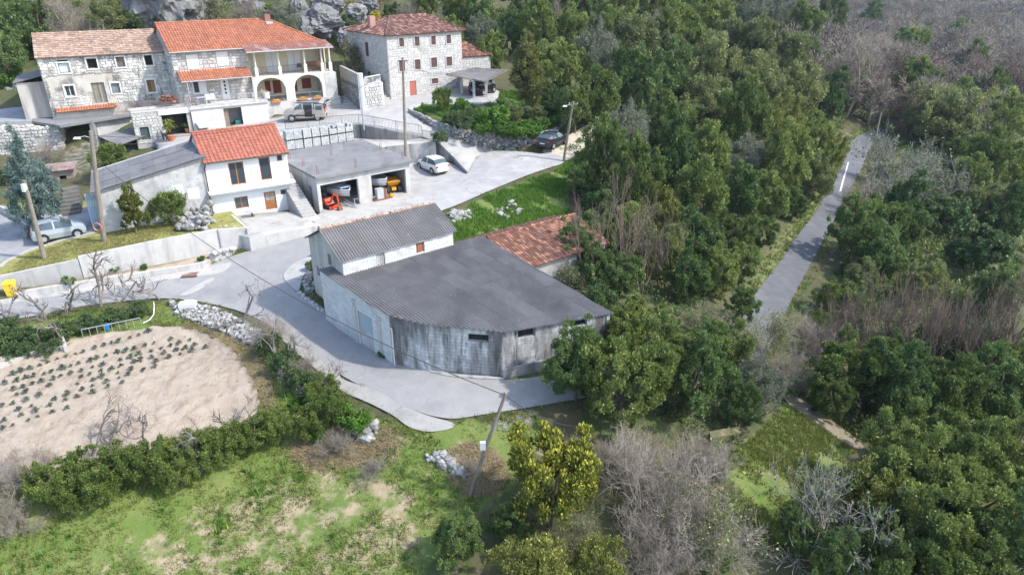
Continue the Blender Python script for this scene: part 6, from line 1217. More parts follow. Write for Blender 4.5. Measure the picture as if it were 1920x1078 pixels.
# ------------------------------------------------------------------ small things
q = P(20,557,.35); bn = thing('yellow_bin', 'yellow wheeled rubbish bin at the lane edge on the far left', 'bin', (q[0], q[1]+.2, .33), R(15)); MB().hexa([(-.22,-.22,.05),(.22,-.22,.05),(.22,.22,.05),(-.22,.22,.05)], [(-.29,-.3,.95),(.29,-.3,.95),(.29,.3,.95),(-.29,.3,.95)]).build('bin_body', plastic_y, bn); MB().hexa([(-.31,-.33,.95),(.31,-.33,.95),(.31,.33,.95),(-.31,.33,.95)], [(-.28,-.28,1.04),(.28,-.28,1.06),(.28,.3,1.06),(-.28,.3,1.04)]).build('lid', plastic_y, bn); [MB().disc((s*.24,.28,.1), 'x', .1, .05, 10).build('wheel', rubber, bn) for s in (1,-1)]
q = G(201,618); bk = thing('blue_bucket', 'blue plastic bucket below the pipe rail', 'bucket', q); m = MB(); m.cyl((0,0,0), .14, .3, 12, .5, .19); m.build('pail', plastic_b, bk); MB().tube([(.19*math.cos(a), .02, .3+.16*math.sin(a)) for a in np.linspace(0, 3.14, 7)], .012, 4).build('handle', galv, bk)
q = G(356,517); dg = thing('drain_grate', 'rusty drain grate set in the lane', 'grate', (q[0], q[1], q[2]+.05), R(12)); [MB().box(-.5+k*.1,-.44+k*.1,-.3,.3,0,.03).build('bar', rust, dg) for k in range(10)]; MB().box(-.55,.55,-.36,-.3,0,.035).box(-.55,.55,.3,.36,0,.035).build('grate_frame', iron, dg)
def leafy(n, r, h, ll, lw, seed, up=.6):                  # a handful of arched leaves from one point
    m = MB(); rr = random.Random(seed)
    for k in range(n):
        a = rr.uniform(0, 6.28); e = rr.uniform(.4, 1.0); l = ll*rr.uniform(.6,1.1); dx, dy = math.cos(a), math.sin(a); z0 = h*rr.uniform(.3,1); pts = [(dx*r*.1, dy*r*.1, z0*.6), (dx*l*.5, dy*l*.5, z0+l*.5*e*up), (dx*l, dy*l, z0+l*.35*e*up-.05)]; px, py = -dy*lw/2, dx*lw/2
        m.add([(pts[0][0]-px*.4,pts[0][1]-py*.4,pts[0][2]),(pts[0][0]+px*.4,pts[0][1]+py*.4,pts[0][2]),(pts[1][0]+px,pts[1][1]+py,pts[1][2]),(pts[1][0]-px,pts[1][1]-py,pts[1][2]),(pts[2][0]+px*.3,pts[2][1]+py*.3,pts[2][2]),(pts[2][0]-px*.3,pts[2][1]-py*.3,pts[2][2])], [(0,1,2,3),(3,2,4,5)], rr.random())
    return m
gl = leafmat('pot_leaf', (.10,.19,.03), (.18,.26,.05)); yl = leafmat('palm_leaf', (.22,.28,.05), (.30,.34,.08))
def potted(label, x, y, rp, hp_, plant, mat, name='potted_plant'):
    q = on(yard_z, x, y); t = thing(name, label, 'potted plant', q); MB().cyl((0,0,0), rp*.7, hp_, 12, .5, rp).build('pot', terracot, t); o = plant.build('leaves', mat, t); o.location = (0,0,hp_); return t
potted('tall palm like plant in terracotta pot by dark cellar opening', 322, 264, .38, .5, leafy(60,.3,1.5,.8,.08,1), yl); potted('small green plant in terracotta pot right of cellar opening', 353, 249, .3, .45, leafy(50,.3,.35,.55,.1,2), gl); potted('spiky plant in a terracotta pot at white house corner', 346, 288, .25, .4, leafy(24,.2,.3,.45,.05,3), gl)
sh_t = thing('yard_shrub', 'loose leafy shrub at the yard wall left of the palm pot', 'shrub', on(yard_z, 305, 258)); leafy(160,.7,1.4,.7,.08,7).build('leaves', gl, sh_t); MB().tube([(0,0,-.1),(.05,0,.9)], [.05,.02], 5).build('stem', wood_old, sh_t)
# person stooping by the flower pots
pq = on(yard_z, 312, 266); pe = thing('person', 'person in light grey top and dark trousers bending over beside palm pot', 'person', (pq[0], pq[1]-.1, pq[2]), R(115))
def skin_body(parent, name, verts, edges, radii, mat, root=0):
    me = bpy.data.meshes.new(name); me.from_pydata(verts, edges, []); o = link(name, me, parent); o.modifiers.new('skin', 'SKIN'); me.skin_vertices[0].data[root].use_root = True
    for i, r_ in enumerate(radii): me.skin_vertices[0].data[i].radius = (r_, r_)
    s = o.modifiers.new('sub', 'SUBSURF'); s.levels = s.render_levels = 2; me.materials.append(mat); return o
skinm = M('skin', (.50,.31,.23), (.55,.35,.26), 3, .6, 0); shirt = M('grey_shirt', (.52,.51,.50), (.60,.59,.58), 3, .9, .05); trous = M('dark_trousers', (.03,.032,.04), (.05,.05,.06), 3, .9, .05)
bodyv = [(-.1,0,.82),(.12,0,.98),(.36,0,1.1),(.46,0,1.14),(.58,0,1.16),(-.1,.1,.78),(.04,.13,.45),(-.1,.13,.08),(.04,.14,.04),(-.1,-.1,.78),(.08,-.13,.45),(-.06,-.13,.08),(.08,-.14,.04),(.34,.2,1.06),(.42,.27,.8),(.6,.2,.62),(.66,.18,.58),(.34,-.2,1.06),(.46,-.27,.82),(.62,-.18,.64),(.68,-.16,.6)]
bo = skin_body(pe, 'body', bodyv, [(0,1),(1,2),(2,3),(3,4),(0,5),(5,6),(6,7),(7,8),(0,9),(9,10),(10,11),(11,12),(2,13),(13,14),(14,15),(15,16),(2,17),(17,18),(18,19),(19,20)], [.13,.13,.14,.06,.1,.1,.075,.05,.04,.1,.075,.05,.04,.065,.05,.04,.03,.065,.05,.04,.03], skinm)
skin_body(pe, 'shirt', [(-.06,0,.86),(.12,0,.99),(.35,0,1.11),(.33,.2,1.07),(.4,.26,.86),(.33,-.2,1.07),(.44,-.26,.88)], [(0,1),(1,2),(2,3),(3,4),(2,5),(5,6)], [.165,.165,.165,.085,.07,.085,.07], shirt); skin_body(pe, 'trousers', [(-.1,0,.82),(-.1,.1,.78),(.04,.13,.45),(-.1,.13,.1),(-.1,-.1,.78),(.08,-.13,.45),(-.06,-.13,.1)], [(0,1),(1,2),(2,3),(0,4),(4,5),(5,6)], [.16,.125,.095,.07,.125,.095,.07], trous)
hd = MB(); hd.add([(v[0]*.1+.66, v[1]*.085, v[2]*.12+1.16) for v in _ico2[0]], _ico2[1]); ho = hd.build('head', skinm, pe, True); hr = MB(); hr.add([(v[0]*.108+.65, v[1]*.093, v[2]*.125+1.18) for v in _ico2[0] if 1], _ico2[1]); hr.build('hair', M('dark_hair', (.05,.04,.03), None, 5, .8, .1), pe, True)
for s in (.17,-.15):                                     # fingers
    for k in range(5): MB().tube([(.68,s+.015*(k-2),.58),(.72,s+.018*(k-2),.53),(.71,s+.018*(k-2),.49)], [.01,.009,.007], 5).build('finger', skinm, pe)
# terrace furniture, tile pile, wall trough, arcade flowers
def chair(label, u, v, mat, rot=0):
    p = of.w(u, v, -.01); t = thing('garden_chair', label, 'chair', p, of.yaw+rot, 'terrace chairs'); MB().box(-.22,.22,-.22,.22,.40,.44).build('seat', mat, t); MB().hexa([(-.22,.18,.44),(.22,.18,.44),(.22,.22,.44),(-.22,.22,.44)], [(-.2,.28,.88),(.2,.28,.88),(.2,.32,.88),(-.2,.32,.88)]).build('backrest', mat, t)
    for x in (-.2,.2):
        for y in (-.2,.2): MB().tube([(x,y,.42),(x*1.1,y*1.1,0)], .018, 4).build('leg', mat, t)
    return t
u_ = lambda x: of.uw(x, 187, -1.2)[0]
chair('white garden chair on the terrace, left of the pair by the door', u_(391), -1.1, paint_w); chair('white garden chair on the terrace, nearest the white door', u_(401), -1.0, paint_w); chair('dark red cushioned chair at the left end of terrace', u_(360), -1.5, M('maroon_cushion', (.16,.04,.05), (.2,.05,.06), 3, .9, 0), 1.2)
p = of.w(u_(377), -1.3, -.01); tb = thing('terrace_table', 'small grey blue table on the terrace between chairs', 'table', p, of.yaw); MB().box(-.45,.45,-.35,.35,.68,.72).build('table_top', M('table_grey_blue', (.36,.40,.50), (.3,.34,.44), 2, .6, 0), tb); [MB().tube([(x,y,.68),(x,y,0)], .025, 5).build('leg', paint_g, tb) for x in (-.38,.38) for y in (-.28,.28)]
p = of.w(of.uw(317,190,-1.0)[0], -1.0, 0); tp_ = thing('roof_tile_pile', 'pile of orange roof tiles stacked against derelict house wall', 'tiles', (p[0], p[1], h_above(p, 193)), of.yaw); rr = random.Random(9)
for k in range(40): r_ = k % 4; x = rr.uniform(-.9,.9)*(1-.15*r_); o = MB().hexa([(-.16,-.2,0),(.16,-.2,0),(.16,.2,0),(-.16,.2,0)], [(-.16,-.2,.05),(.16,-.2,.05),(.16,.2,.05),(-.16,.2,.05)], rr.random()).build('tile', tile_wth, tp_); o.location = (x, rr.uniform(-.3,.3), .1+.16*r_); o.rotation_euler = (rr.uniform(-.5,.5), rr.uniform(-.4,.4), rr.uniform(0,3))
p = of.w(of.uw(381,238,-2.75)[0], -2.75, 0); tg = thing('wall_trough', 'white stone trough fixed to cellar wall', 'trough', (p[0], p[1], h_above(p, 238)-.1), of.yaw); MB().hexa([(-.4,-.2,0),(.4,-.2,0),(.4,.3,0),(-.4,.3,0)], [(-.6,-.32,.5),(.6,-.32,.5),(.6,.33,.5),(-.6,.33,.5)]).build('basin', paint_w, tg); MB().box(-.42,.42,-.24,.32,-.12,0).build('bracket', iron, tg)
fm = leafmat('yellow_flower', (.62,.42,.02), (.70,.50,.05), tint=.2)
for k, x in enumerate((516,567,594)):
    p = of.w(of.uw(x, 183, -.9)[0], -1.08, 0); pf = thing('flower_box', ['yellow flower box in the left arch', 'small yellow flower box at the left side of right arch', 'yellow flower box at right side of the right arch'][k], 'flowers', (p[0], p[1], oz+bw_+.1), of.yaw); MB().box(-.5,.5,-.12,.12,0,.18).build('box', terracot, pf); o = leafy(60,.2,.15,.3,.08,k+30).build('flowers', fm, pf); o.location = (0,0,.15); o.scale = (1.6,.6,.8)
p = of.w(of.uw(500,184,-1.2)[0], -1.3, 0); ur_ = thing('flower_urn', 'cream pedestal urn with red flowers at the terrace corner', 'urn', (p[0], p[1], oz-.02), of.yaw); MB().box(-.25,.25,-.25,.25,0,.65).build('pedestal', plaster_l, ur_); o = leafy(40,.2,.2,.3,.1,44).build('flowers', M('red_flower', (.5,.06,.03), (.2,.2,.05), 8, .8, 0), ur_); o.location = (0,0,.6)
bg_ = thing('balcony_furniture', 'brown bench and barbecue at the right end of balcony', 'furniture', of.w(of.uw(590,118,0)[0], .4, fz+.1), of.yaw); MB().box(-.9,.9,-.3,.3,.4,.48).build('bench_seat', rust, bg_); MB().box(-.9,.9,.26,.32,.48,.95).build('bench_back', rust, bg_); [MB().box(x-.04,x+.04,-.25,.25,0,.4).build('leg', rust, bg_) for x in (-.8,.8)]; MB().cyl((-1.6,0,.5), .3, .35, 12, .5, .2).build('barbecue_lid', iron, bg_)
q = P(452,412,2.05); tt2 = thing('low_table', 'grey low table on the terrace beside the concrete planter', 'table', (q[0]+.6, q[1]+.8, 2.03), R(20)); MB().box(-.5,.5,-.3,.3,.4,.44).build('table_top', paint_g, tt2); MB().cyl((0,0,0), .06, .4, 8).build('leg', iron, tt2)
sp_ = thing('stone_steps', 'dark mossy stone steps beside blue spruce', 'stairs', (0,0,0))
for j in range(7): p0, p1 = P(112+j*1.0, 403-j*7.5, 2.4+.2*j), P(152-j*.5, 396-j*7.5, 2.45+.2*j); e = (p1-p0)[:2]; e /= np.hypot(*e); m_ = np.array([-e[1], e[0]])*.7; MB().prism([p0[:2], p1[:2], p1[:2]+m_, p0[:2]+m_], 1.5, 2.48+.2*j).build('step', M('mossy_stone', (.11,.108,.098), (.16,.155,.142), 2, .95, .3) if 'mossy_stone' not in bpy.data.materials else bpy.data.materials['mossy_stone'], sp_)
gw = MB(); wall_strip(gw, [pz(-60,392,2.7,1.5), pz(0,388,2.7,1.5), pz(40,405,2.75,1.5), pz(75,414,2.75,1.5), pz(116,404,2.85,1.5)], .35); tag(gw.build('garden_wall', stone_w), 'low pale stone wall at the foot of blue spruce', 'wall')
lg = thing('fallen_log', 'long mossy fallen timber at the clearing edge', 'log', G(1332,835)); a, b = G(1330,836), G(1402,822); MB().hexa([(0,0,.1),(b-a)+[0,0,.1],(b-a)+[.05,.5,.15],(0,.5,.15)], [(0,0,.45),(b-a)+[0,0,.5],(b-a)+[.05,.5,.55],(0,.5,.5)]).build('timber', M('mossy_log', (.14,.11,.07), (.10,.13,.05), 2, .95, .3, 8, stain=[((.28,.22,.15), 1.3, .55, .7, U)]), lg)
# ------------------------------------------------------------------ vegetation: shared tree meshes
def unit(v): return v/np.maximum(np.linalg.norm(v, axis=-1, keepdims=True), 1e-9)
def leaf_quads(c, d, ln, wd, g, bend=.25):
    """one pointed, slightly folded leaf (quad) per centre, axis d"""
    n = len(c); s = unit(np.cross(d, unit(g.normal(size=(n, 3))))); nn = np.cross(d, s); ln = np.asarray(ln)[:, None]*.5; wd = np.asarray(wd)[:, None]*.5
    V = np.stack([c-d*ln, c+s*wd+nn*wd*bend, c+d*ln, c-s*wd+nn*wd*bend], 1).reshape(-1, 3); return V, np.arange(4*n).reshape(-1, 4)
def crown_data(seed, r=(2.5,2.5,2.8), ncl=60, nleaf=9000, leaf=(.22,.11), clr=(.2,.36), up=.5, shell=.45, drop=.75, cone=0., tips=0., inner=.12):
    g = np.random.default_rng(seed); r = np.array(r, float)
    d = unit(g.normal(size=(ncl*3, 3))); d = d[d[:, 2] > -drop][:ncl]; f = shell+(1-shell)*g.random(len(d))**.6
    lob = 1+.22*np.sin(d[:, 0]*4+seed)+.16*np.sin(d[:, 1]*5+seed*2)+.12*np.sin(d[:, 2]*7+seed*3); C = d*r*(f*lob)[:, None]*.82
    if cone: k = np.clip((C[:, 2]/r[2]+1)/2, 0, 1); C[:, :2] *= (1-cone*k)[:, None]
    cr = r.mean()*g.uniform(*clr, len(C))*(1-.45*cone*np.clip((C[:, 2]/r[2]+1)/2, 0, 1)); w = cr**2; idx = g.choice(len(C), nleaf, p=w/w.sum()); ctint = g.random(len(C))
    SUBC = unit(g.normal(size=(len(C), 9, 3)))*(cr[:, None, None]*.64)*g.uniform(.5,1.1,(len(C), 9, 1)); si = g.integers(0, 9, nleaf)
    dd = unit(unit(g.normal(size=(nleaf, 3)))+unit(C[idx]+1e-6)*.35+np.array([0,0,.2])); rad = cr[idx]*(g.random(nleaf)**.45)
    P_ = C[idx]+SUBC[idx, si]*np.array([1,1,1.15])+dd*rad[:, None]*.56*np.array([.95,.95,1.2]); ax = unit(dd*.8+g.normal(size=(nleaf, 3))*.55+np.array([0,0,up])); sz = g.uniform(.7,1.3,nleaf)
    V, F = leaf_quads(P_, ax, leaf[0]*sz, leaf[1]*sz, g); t = .45*g.random(nleaf)+.4*ctint[idx]
    if tips: t = np.clip(t*.55+tips*np.clip((rad/cr[idx]-.72)/.28, 0, 1)*np.clip(dd[:, 2]*.7+.5, 0, 1), 0, 1)
    return V, F, t, C, cr
def segs_mesh(name, S, mat, n=4):
    S = np.array(S); p0, p1, r0, r1 = S[:, :3], S[:, 3:6], S[:, 6], S[:, 7]; d = unit(p1-p0); h = np.where(np.abs(d[:, 2:3]) > .9, [[1,0,0]], [[0,0,1]]); a = unit(np.cross(d, h)); b = np.cross(d, a); V = []
    for q, r in ((p0, r0), (p1, r1)):
        for k in range(n): an = 2*math.pi*k/n; V.append(q+(a*math.cos(an)+b*math.sin(an))*r[:, None])
    V = np.stack(V, 1); m = len(S); base = (np.arange(m)*2*n)[:, None, None]; F = base+np.array([[k, (k+1) % n, n+(k+1) % n, n+k] for k in range(n)])[None]
    return np_mesh(name, V.reshape(-1, 3), F.reshape(-1, 4), np.repeat(np.random.default_rng(1).random(m), n), mat, True)
def limb(S, p, q, r0, r1, g, wob=.12, k=4):
    p, q = np.array(p, float), np.array(q, float); L = np.linalg.norm(q-p); pts = [p+(q-p)*i/k+(g.normal(size=3)*wob*L/k if 0 < i < k else 0) for i in range(k+1)]
    for i in range(k): S.append([*pts[i], *pts[i+1], r0+(r1-r0)*i/k, r0+(r1-r0)*(i+1)/k])
def grow(S, p, d, L, r, lev, g, nb=(3,5), spread=.7, up=.15, ratio=.68, nseg=3, rmin=.006, curl=.18, along=.35):
    p = np.array(p, float); d = unit(np.array(d, float)); pts = [p]; rs = [r]; dd = d
    for i in range(nseg): dd = unit(dd+g.normal(size=3)*curl+np.array([0,0,up*.3])); pts.append(pts[-1]+dd*L/nseg); rs.append(max(rmin, r*(1-.45*(i+1)/nseg)))
    for i in range(nseg): S.append([*pts[i], *pts[i+1], rs[i], rs[i+1]])
    if lev <= 0: return
    for _ in range(int(g.integers(nb[0], nb[1]+1))):
        f = along+(1-along)*g.random(); i = min(int(f*nseg), nseg-1); q = pts[i]+(pts[i+1]-pts[i])*(f*nseg-i); nd = unit(dd+g.normal(size=3)*spread+np.array([0,0,up])); grow(S, q, nd, L*ratio*g.uniform(.75,1.2), max(rmin, rs[i]*.62), lev-1, g, nb, spread, up, ratio, max(2, nseg-1), rmin, curl, along*.8)
bark = M('bark', (.16,.13,.10), (.22,.19,.155), 3, .95, .3, 12); twig_g = M('grey_twigs', (.33,.29,.24), (.24,.21,.17), 1.5, .9, 0, tint=.25, var=.12); twig_b = M('brown_twigs', (.215,.165,.13), (.155,.12,.095), 1.5, .9, 0, tint=.25, var=.15); twig_w = M('pale_twigs', (.36,.34,.305), (.28,.26,.235), 1.5, .9, 0, tint=.2); orch = M('orchard_bark', (.23,.205,.185), (.15,.13,.115), 3, .95, .2, 14, tint=.25)
lf_dark = leafmat('dark_evergreen_leaf', (.105,.172,.052), (.148,.218,.068), (.32,.38,.125), (.62,1.), .25, .32); lf_mid = leafmat('evergreen_leaf', (.138,.195,.05), (.19,.245,.066), (.41,.44,.135), (.58,1.), .25, .32)
lf_olive = leafmat('olive_leaf', (.165,.20,.07), (.22,.25,.095), (.38,.39,.16), (.7,1.), .18, .28); lf_yel = leafmat('yellow_shoot_leaf', (.12,.155,.03), (.175,.205,.04), (.44,.42,.06), (.48,.85), .08, .25); lf_lime = leafmat('lime_leaf', (.16,.19,.045), (.22,.24,.06), (.40,.40,.12), (.55,.95), .1, .25)
lf_blue = leafmat('blue_spruce_needle', (.09,.15,.135), (.13,.19,.17), (.20,.27,.25), (.6,1.), .05, .25, .1); lf_fresh = leafmat('fresh_green_leaf', (.08,.19,.025), (.12,.24,.035), (.30,.36,.05), (.7,1.), .15, .28); lf_gor = leafmat('gorse_flower', (.55,.47,.03), (.65,.56,.05), None, var=.1); lf_hedge = leafmat('hedge_leaf', (.11,.17,.036), (.16,.215,.05), (.36,.38,.09), (.62,1.), .12, .3)
lf_ivy = leafmat('ivy_leaf', (.085,.14,.05), (.115,.175,.062), (.20,.25,.09), (.75,1.), .15, .25); lf_grey = leafmat('grey_green_leaf', (.17,.195,.13), (.22,.24,.165), (.32,.34,.24), (.7,1.), .12, .25); lf_mag = leafmat('bronze_evergreen_leaf', (.09,.12,.025), (.14,.16,.03), (.28,.22,.05), (.55,.95), .05, .25); lf_kale = leafmat('kale_leaf', (.10,.14,.085), (.13,.175,.10), (.10,.085,.105), (.55,.9), .25, .3)
PROTO = {}
def tree_proto(key, seed, lmat, tall=1.9, nlimb=7, trunk_r=.12, ivy=None, **kw):
    """unit tree: crown about 2 m wide, standing on z=0; tall = height"""
    r = kw.pop('r', (1., 1., tall*.42)); V, F, t, C, cr = crown_data(seed, r, **kw); cz = tall-r[2]*.96; V = V+np.array([0,0,cz]); g = np.random.default_rng(seed); S = []
    limb(S, (0,0,-.3), (g.normal()*.04, g.normal()*.04, cz*.75), trunk_r, trunk_r*.7, g, .05)
    for i in g.choice(len(C), min(nlimb, len(C)), False): limb(S, (0,0,cz*.55), C[i]*.92+np.array([0,0,cz]), trunk_r*.5, .012, g, .15)
    PROTO[key] = (segs_mesh('trunk', S, bark, 5), np_mesh('crown', V, F, t, lmat), tall, cz, 'crown')
def bare_proto(key, seed, mat, trunks=1, L=1.0, r=.05, lev=4, lean=.15, tall=2., leaves=None, nleaf=0, lsize=(.05,.03), **kw):
    g = np.random.default_rng(seed); S = []
    for k in range(trunks): a = g.uniform(0, 6.28); ln = lean*g.uniform(.4,1.3) if trunks > 1 else lean*.4; st = np.array([g.normal()*.06, g.normal()*.06, -.15])*(trunks > 1)+np.array([0,0,-.15]); grow(S, st, (math.cos(a)*ln, math.sin(a)*ln, 1), L*g.uniform(.8,1.15), r*g.uniform(.7,1.1), lev, g, **kw)
    A = np.array(S); ex = max(np.percentile(np.abs(A[:, [0,1,3,4]]), 97), .2); top = np.percentile(A[:, 5], 99.5); sx, sz = 1/ex, tall/top
    A[:, [0,1,3,4]] *= sx; A[:, [2,5]] *= sz; k = int(len(A)*.06) if trunks == 1 else int(trunks*3)
    thick = A[:, 6] > np.percentile(A[:, 6], 97); tm = segs_mesh('trunk', A[thick], mat, 5)
    if leaves:
        fine = A[g.choice(len(A), nleaf)]; c = fine[:, :3]+(fine[:, 3:6]-fine[:, :3])*g.random((nleaf, 1))+g.normal(size=(nleaf, 3))*.07; V, F = leaf_quads(c, unit(g.normal(size=(nleaf, 3))+[0,0,.3]), np.full(nleaf, lsize[0]), np.full(nleaf, lsize[1]), g)
        PROTO[key] = (tm, segs_mesh('twigs', A[~thick], mat, 3), tall, tall*.55, 'twigs', np_mesh('ivy', V, F, g.random(nleaf), leaves))
    else: PROTO[key] = (tm, segs_mesh('twigs', A[~thick], mat, 3), tall, tall*.55, 'twigs')
# near (fine leaves), middle and far evergreens; unit crowns are 2 m wide and scaled up
for i in range(3): tree_proto('near%d' % i, 100+i, lf_mid if i != 1 else lf_dark, 2.1, r=(1.,1.,1.06), ncl=125, nleaf=34000, leaf=(.062,.031), clr=(.10,.21), shell=.55, drop=.95, up=.9, trunk_r=.06)
for i in range(4): tree_proto('mid%d' % i, 120+i, [lf_dark, lf_mid, lf_dark, lf_mid][i], [2.0,2.2,1.9,2.4][i], r=(1.,1.,[1.,1.1,.95,1.18][i]), ncl=95, nleaf=17000, leaf=(.082,.042), clr=(.11,.23), drop=.95, up=.9, trunk_r=.06)
for i in range(2): tree_proto('olive%d' % i, 130+i, lf_olive, 2.0, r=(1.,1.,1.), ncl=100, nleaf=16000, leaf=(.085,.04), clr=(.13,.25), drop=.95, up=.7, trunk_r=.06)
tree_proto('goldtip', 140, lf_lime, 2.3, r=(1.,1.,1.1), ncl=100, nleaf=15000, leaf=(.068,.032), clr=(.12,.22), drop=.95, up=.9, trunk_r=.06)
tree_proto('yellow', 150, lf_yel, 2.05, ncl=100, nleaf=24000, leaf=(.076,.034), clr=(.15,.25), up=1.1, tips=.95, trunk_r=.05); tree_proto('yellow2', 151, lf_lime, 1.9, ncl=90, nleaf=17000, leaf=(.07,.028), clr=(.15,.25), up=1.0, tips=.8, trunk_r=.05)
tree_proto('round', 160, lf_ivy, 1.5, r=(1.,1.,.72), ncl=120, nleaf=12000, leaf=(.085,.07), clr=(.14,.2), shell=.8, up=.2, trunk_r=.07); tree_proto('greyleaf', 161, lf_grey, 2.1, r=(1.,1.,1.04), ncl=120, nleaf=17000, leaf=(.06,.026), clr=(.12,.22), drop=.95, trunk_r=.05)
tree_proto('spruce', 170, lf_blue, 2.6, r=(1.,1.,1.3), ncl=170, nleaf=20000, leaf=(.10,.018), clr=(.13,.2), cone=.78, up=-.1, shell=.55, drop=1., trunk_r=.05, inner=.1); tree_proto('cypress', 171, lf_olive if 0 else leafmat('conifer_leaf', (.115,.135,.04), (.16,.175,.05), (.25,.24,.07), (.6,1.), .05, .28), 3.4, r=(1.,1.,1.65), ncl=110, nleaf=15000, leaf=(.10,.03), clr=(.13,.22), cone=.72, up=.5, drop=1., trunk_r=.06)
tree_proto('magnolia', 172, lf_mag, 2.7, r=(1.,1.,1.3), ncl=75, nleaf=4600, leaf=(.15,.075), clr=(.15,.24), cone=.6, up=.5, drop=1., trunk_r=.05); tree_proto('laurel_bush', 173, lf_hedge, 1.9, r=(1.,1.,.95), ncl=65, nleaf=6500, leaf=(.12,.055), clr=(.17,.28), drop=1., trunk_r=.05)
for i in range(3): tree_proto('hedge%d' % i, 180+i, lf_hedge, 1.55, r=(1.,1.,.78), ncl=75, nleaf=15000, leaf=(.065,.036), clr=(.16,.27), drop=.95, shell=.5, trunk_r=.04)
tree_proto('shrub', 190, lf_ivy, 1.4, r=(1.,1.,.72), ncl=45, nleaf=5200, leaf=(.10,.06), clr=(.2,.32), drop=1., trunk_r=.05); tree_proto('fresh', 191, lf_fresh, 1.2, r=(1.,1.,.62), ncl=45, nleaf=5200, leaf=(.12,.07), clr=(.2,.32), drop=1., trunk_r=.04); tree_proto('gorse', 192, lf_gor, 1.2, r=(1.,1.,.6), ncl=40, nleaf=3200, leaf=(.11,.06), clr=(.14,.24), drop=1., trunk_r=.04)
bare_proto('grey_bush', 201, twig_g, 8, 1., .02, 5, .75, 1.7, nb=(3,5), spread=.6, up=.22, ratio=.63, rmin=.0017, nseg=3); bare_proto('grey_bush2', 202, twig_g, 6, 1., .02, 5, .7, 1.8, lf_hedge, 2600, (.055,.03), nb=(3,4), spread=.6, up=.28, ratio=.65, rmin=.002)
bare_proto('bare_tree', 203, twig_g, 1, 1., .06, 5, .3, 2.1, nb=(3,5), spread=.72, up=.14, ratio=.7, rmin=.0032); bare_proto('bare_tree2', 204, twig_b, 2, 1., .055, 5, .35, 2.1, lf_ivy, 1600, (.09,.06), nb=(3,4), spread=.68, up=.2, ratio=.72, rmin=.0035)
bare_proto('slender', 205, twig_b, 4, 1.5, .035, 3, .28, 3.2, nb=(3,5), spread=.38, up=.5, ratio=.6, rmin=.004, along=.45); bare_proto('slender2', 206, twig_b, 3, 1.6, .04, 3, .3, 3.4, nb=(3,5), spread=.42, up=.4, ratio=.6, rmin=.004, along=.4); bare_proto('pale', 207, twig_w, 5, 1., .04, 4, .65, 1.7, lf_ivy, 900, (.08,.05), nb=(3,5), spread=.6, up=.2, ratio=.68, rmin=.0036)
bare_proto('far_bare', 208, twig_g, 1, 1., .07, 4, .3, 2., nb=(5,7), spread=.75, up=.12, ratio=.68, rmin=.007); bare_proto('far_bare2', 209, twig_b, 2, 1., .06, 4, .3, 2., nb=(4,6), spread=.72, up=.16, ratio=.7, rmin=.007)
n_tree = [0]
def put(key, px, py, dpx, label, group=None, cat='tree', name='evergreen_tree', zs=1., zf=None, base=False, sink=0.):
    """stand a tree so that its crown centre (or its foot) is seen at the photo pixel, about dpx wide"""
    pr = PROTO[key]; tall, cz = pr[2], pr[3]+ (pr[2]-pr[3])*.12; sc = 3.
    d = ray(px, py); d = d/np.linalg.norm(d); ts = np.concatenate([np.arange(20, 140, .5), np.arange(140, 420, 2.)]); q = np.array([0,0,CAM_H])+ts[:, None]*d; scs = dpx*ts/FPX/2.15
    zz = Tn(q[:, :2]) if zf is None else (zf(q[:, :2]) if len(zf(q[:2, :2])) == 2 else np.full(len(q), zf(q[:1, :2])[0]))
    f = q[:, 2]-zz-(0 if base else cz*.9*zs)*scs; k = int(np.argmax(f <= 0)) if (f <= 0).any() else len(ts)-1; p, z, sc = q[k], float(zz[k]), scs[k]
    n_tree[0] += 1; rr = random.Random(n_tree[0]*7); t = thing(name, label, cat, (p[0], p[1], z-sink), rr.uniform(0, 6.28), group); t.scale = (sc*rr.uniform(.92,1.08), sc*rr.uniform(.92,1.08), sc*zs)
    link('trunk', pr[0], t); link(pr[4], pr[1], t)
    if len(pr) > 5: link('ivy', pr[5], t)
    return t
ORD = 'first second third fourth fifth sixth seventh eighth ninth tenth eleventh twelfth thirteenth fourteenth fifteenth sixteenth seventeenth eighteenth nineteenth twentieth twenty-first twenty-second twenty-third'.split()
def ranked(L, cuts, what, rows):
    """labels by row (photo height) and order from the left"""
    row = [sum(q[-2] >= c for c in cuts) for q in L]; out = []
    for i, q in enumerate(L):
        mates = sorted(p[-3] for j, p in enumerate(L) if row[j] == row[i]); k = mates.index(q[-3]); out.append('%s, %s from the left %s' % (what, ORD[k], rows[row[i]]))
    return out
# --- wood between the village lane and the wood road
W1L = {'mid': 'dense dark evergreen tree in the wood between dirt track and wood road', 'near': 'broad leafy evergreen tree in the wood between red tiled shed and wood road'}
W1 = [(1092,335,95),(1135,292,105),(1180,250,110),(1250,232,115),(1320,222,115),(1395,228,115),(1465,238,105),(1528,262,95),(1130,385,95),(1190,335,115),(1258,305,122),(1330,295,122),(1400,298,122),(1468,305,112),(1522,338,85),(1180,425,95),(1240,395,120),(1312,375,122),(1380,372,112),(1440,378,98),(1488,385,70)]
W2 = [(1232,470,110),(1300,455,122),(1368,452,112),(1420,438,82),(1290,525,100),(1350,512,100),(1165,520,90),(1390,500,80),(1120,590,80),(1190,600,100)]
LB = ranked(W1, (280,345), 'evergreen left of wood road', ['in top row','in middle row','in lowest row'])
for i, q in enumerate(W1): put(['mid0','mid1','olive0','mid3','mid2','mid1','greyleaf','mid3','goldtip','mid1'][i*3 % 10], *q, LB[i], 'wood between dirt track and wood road', zs=1.0+.18*((i*7) % 4-1))
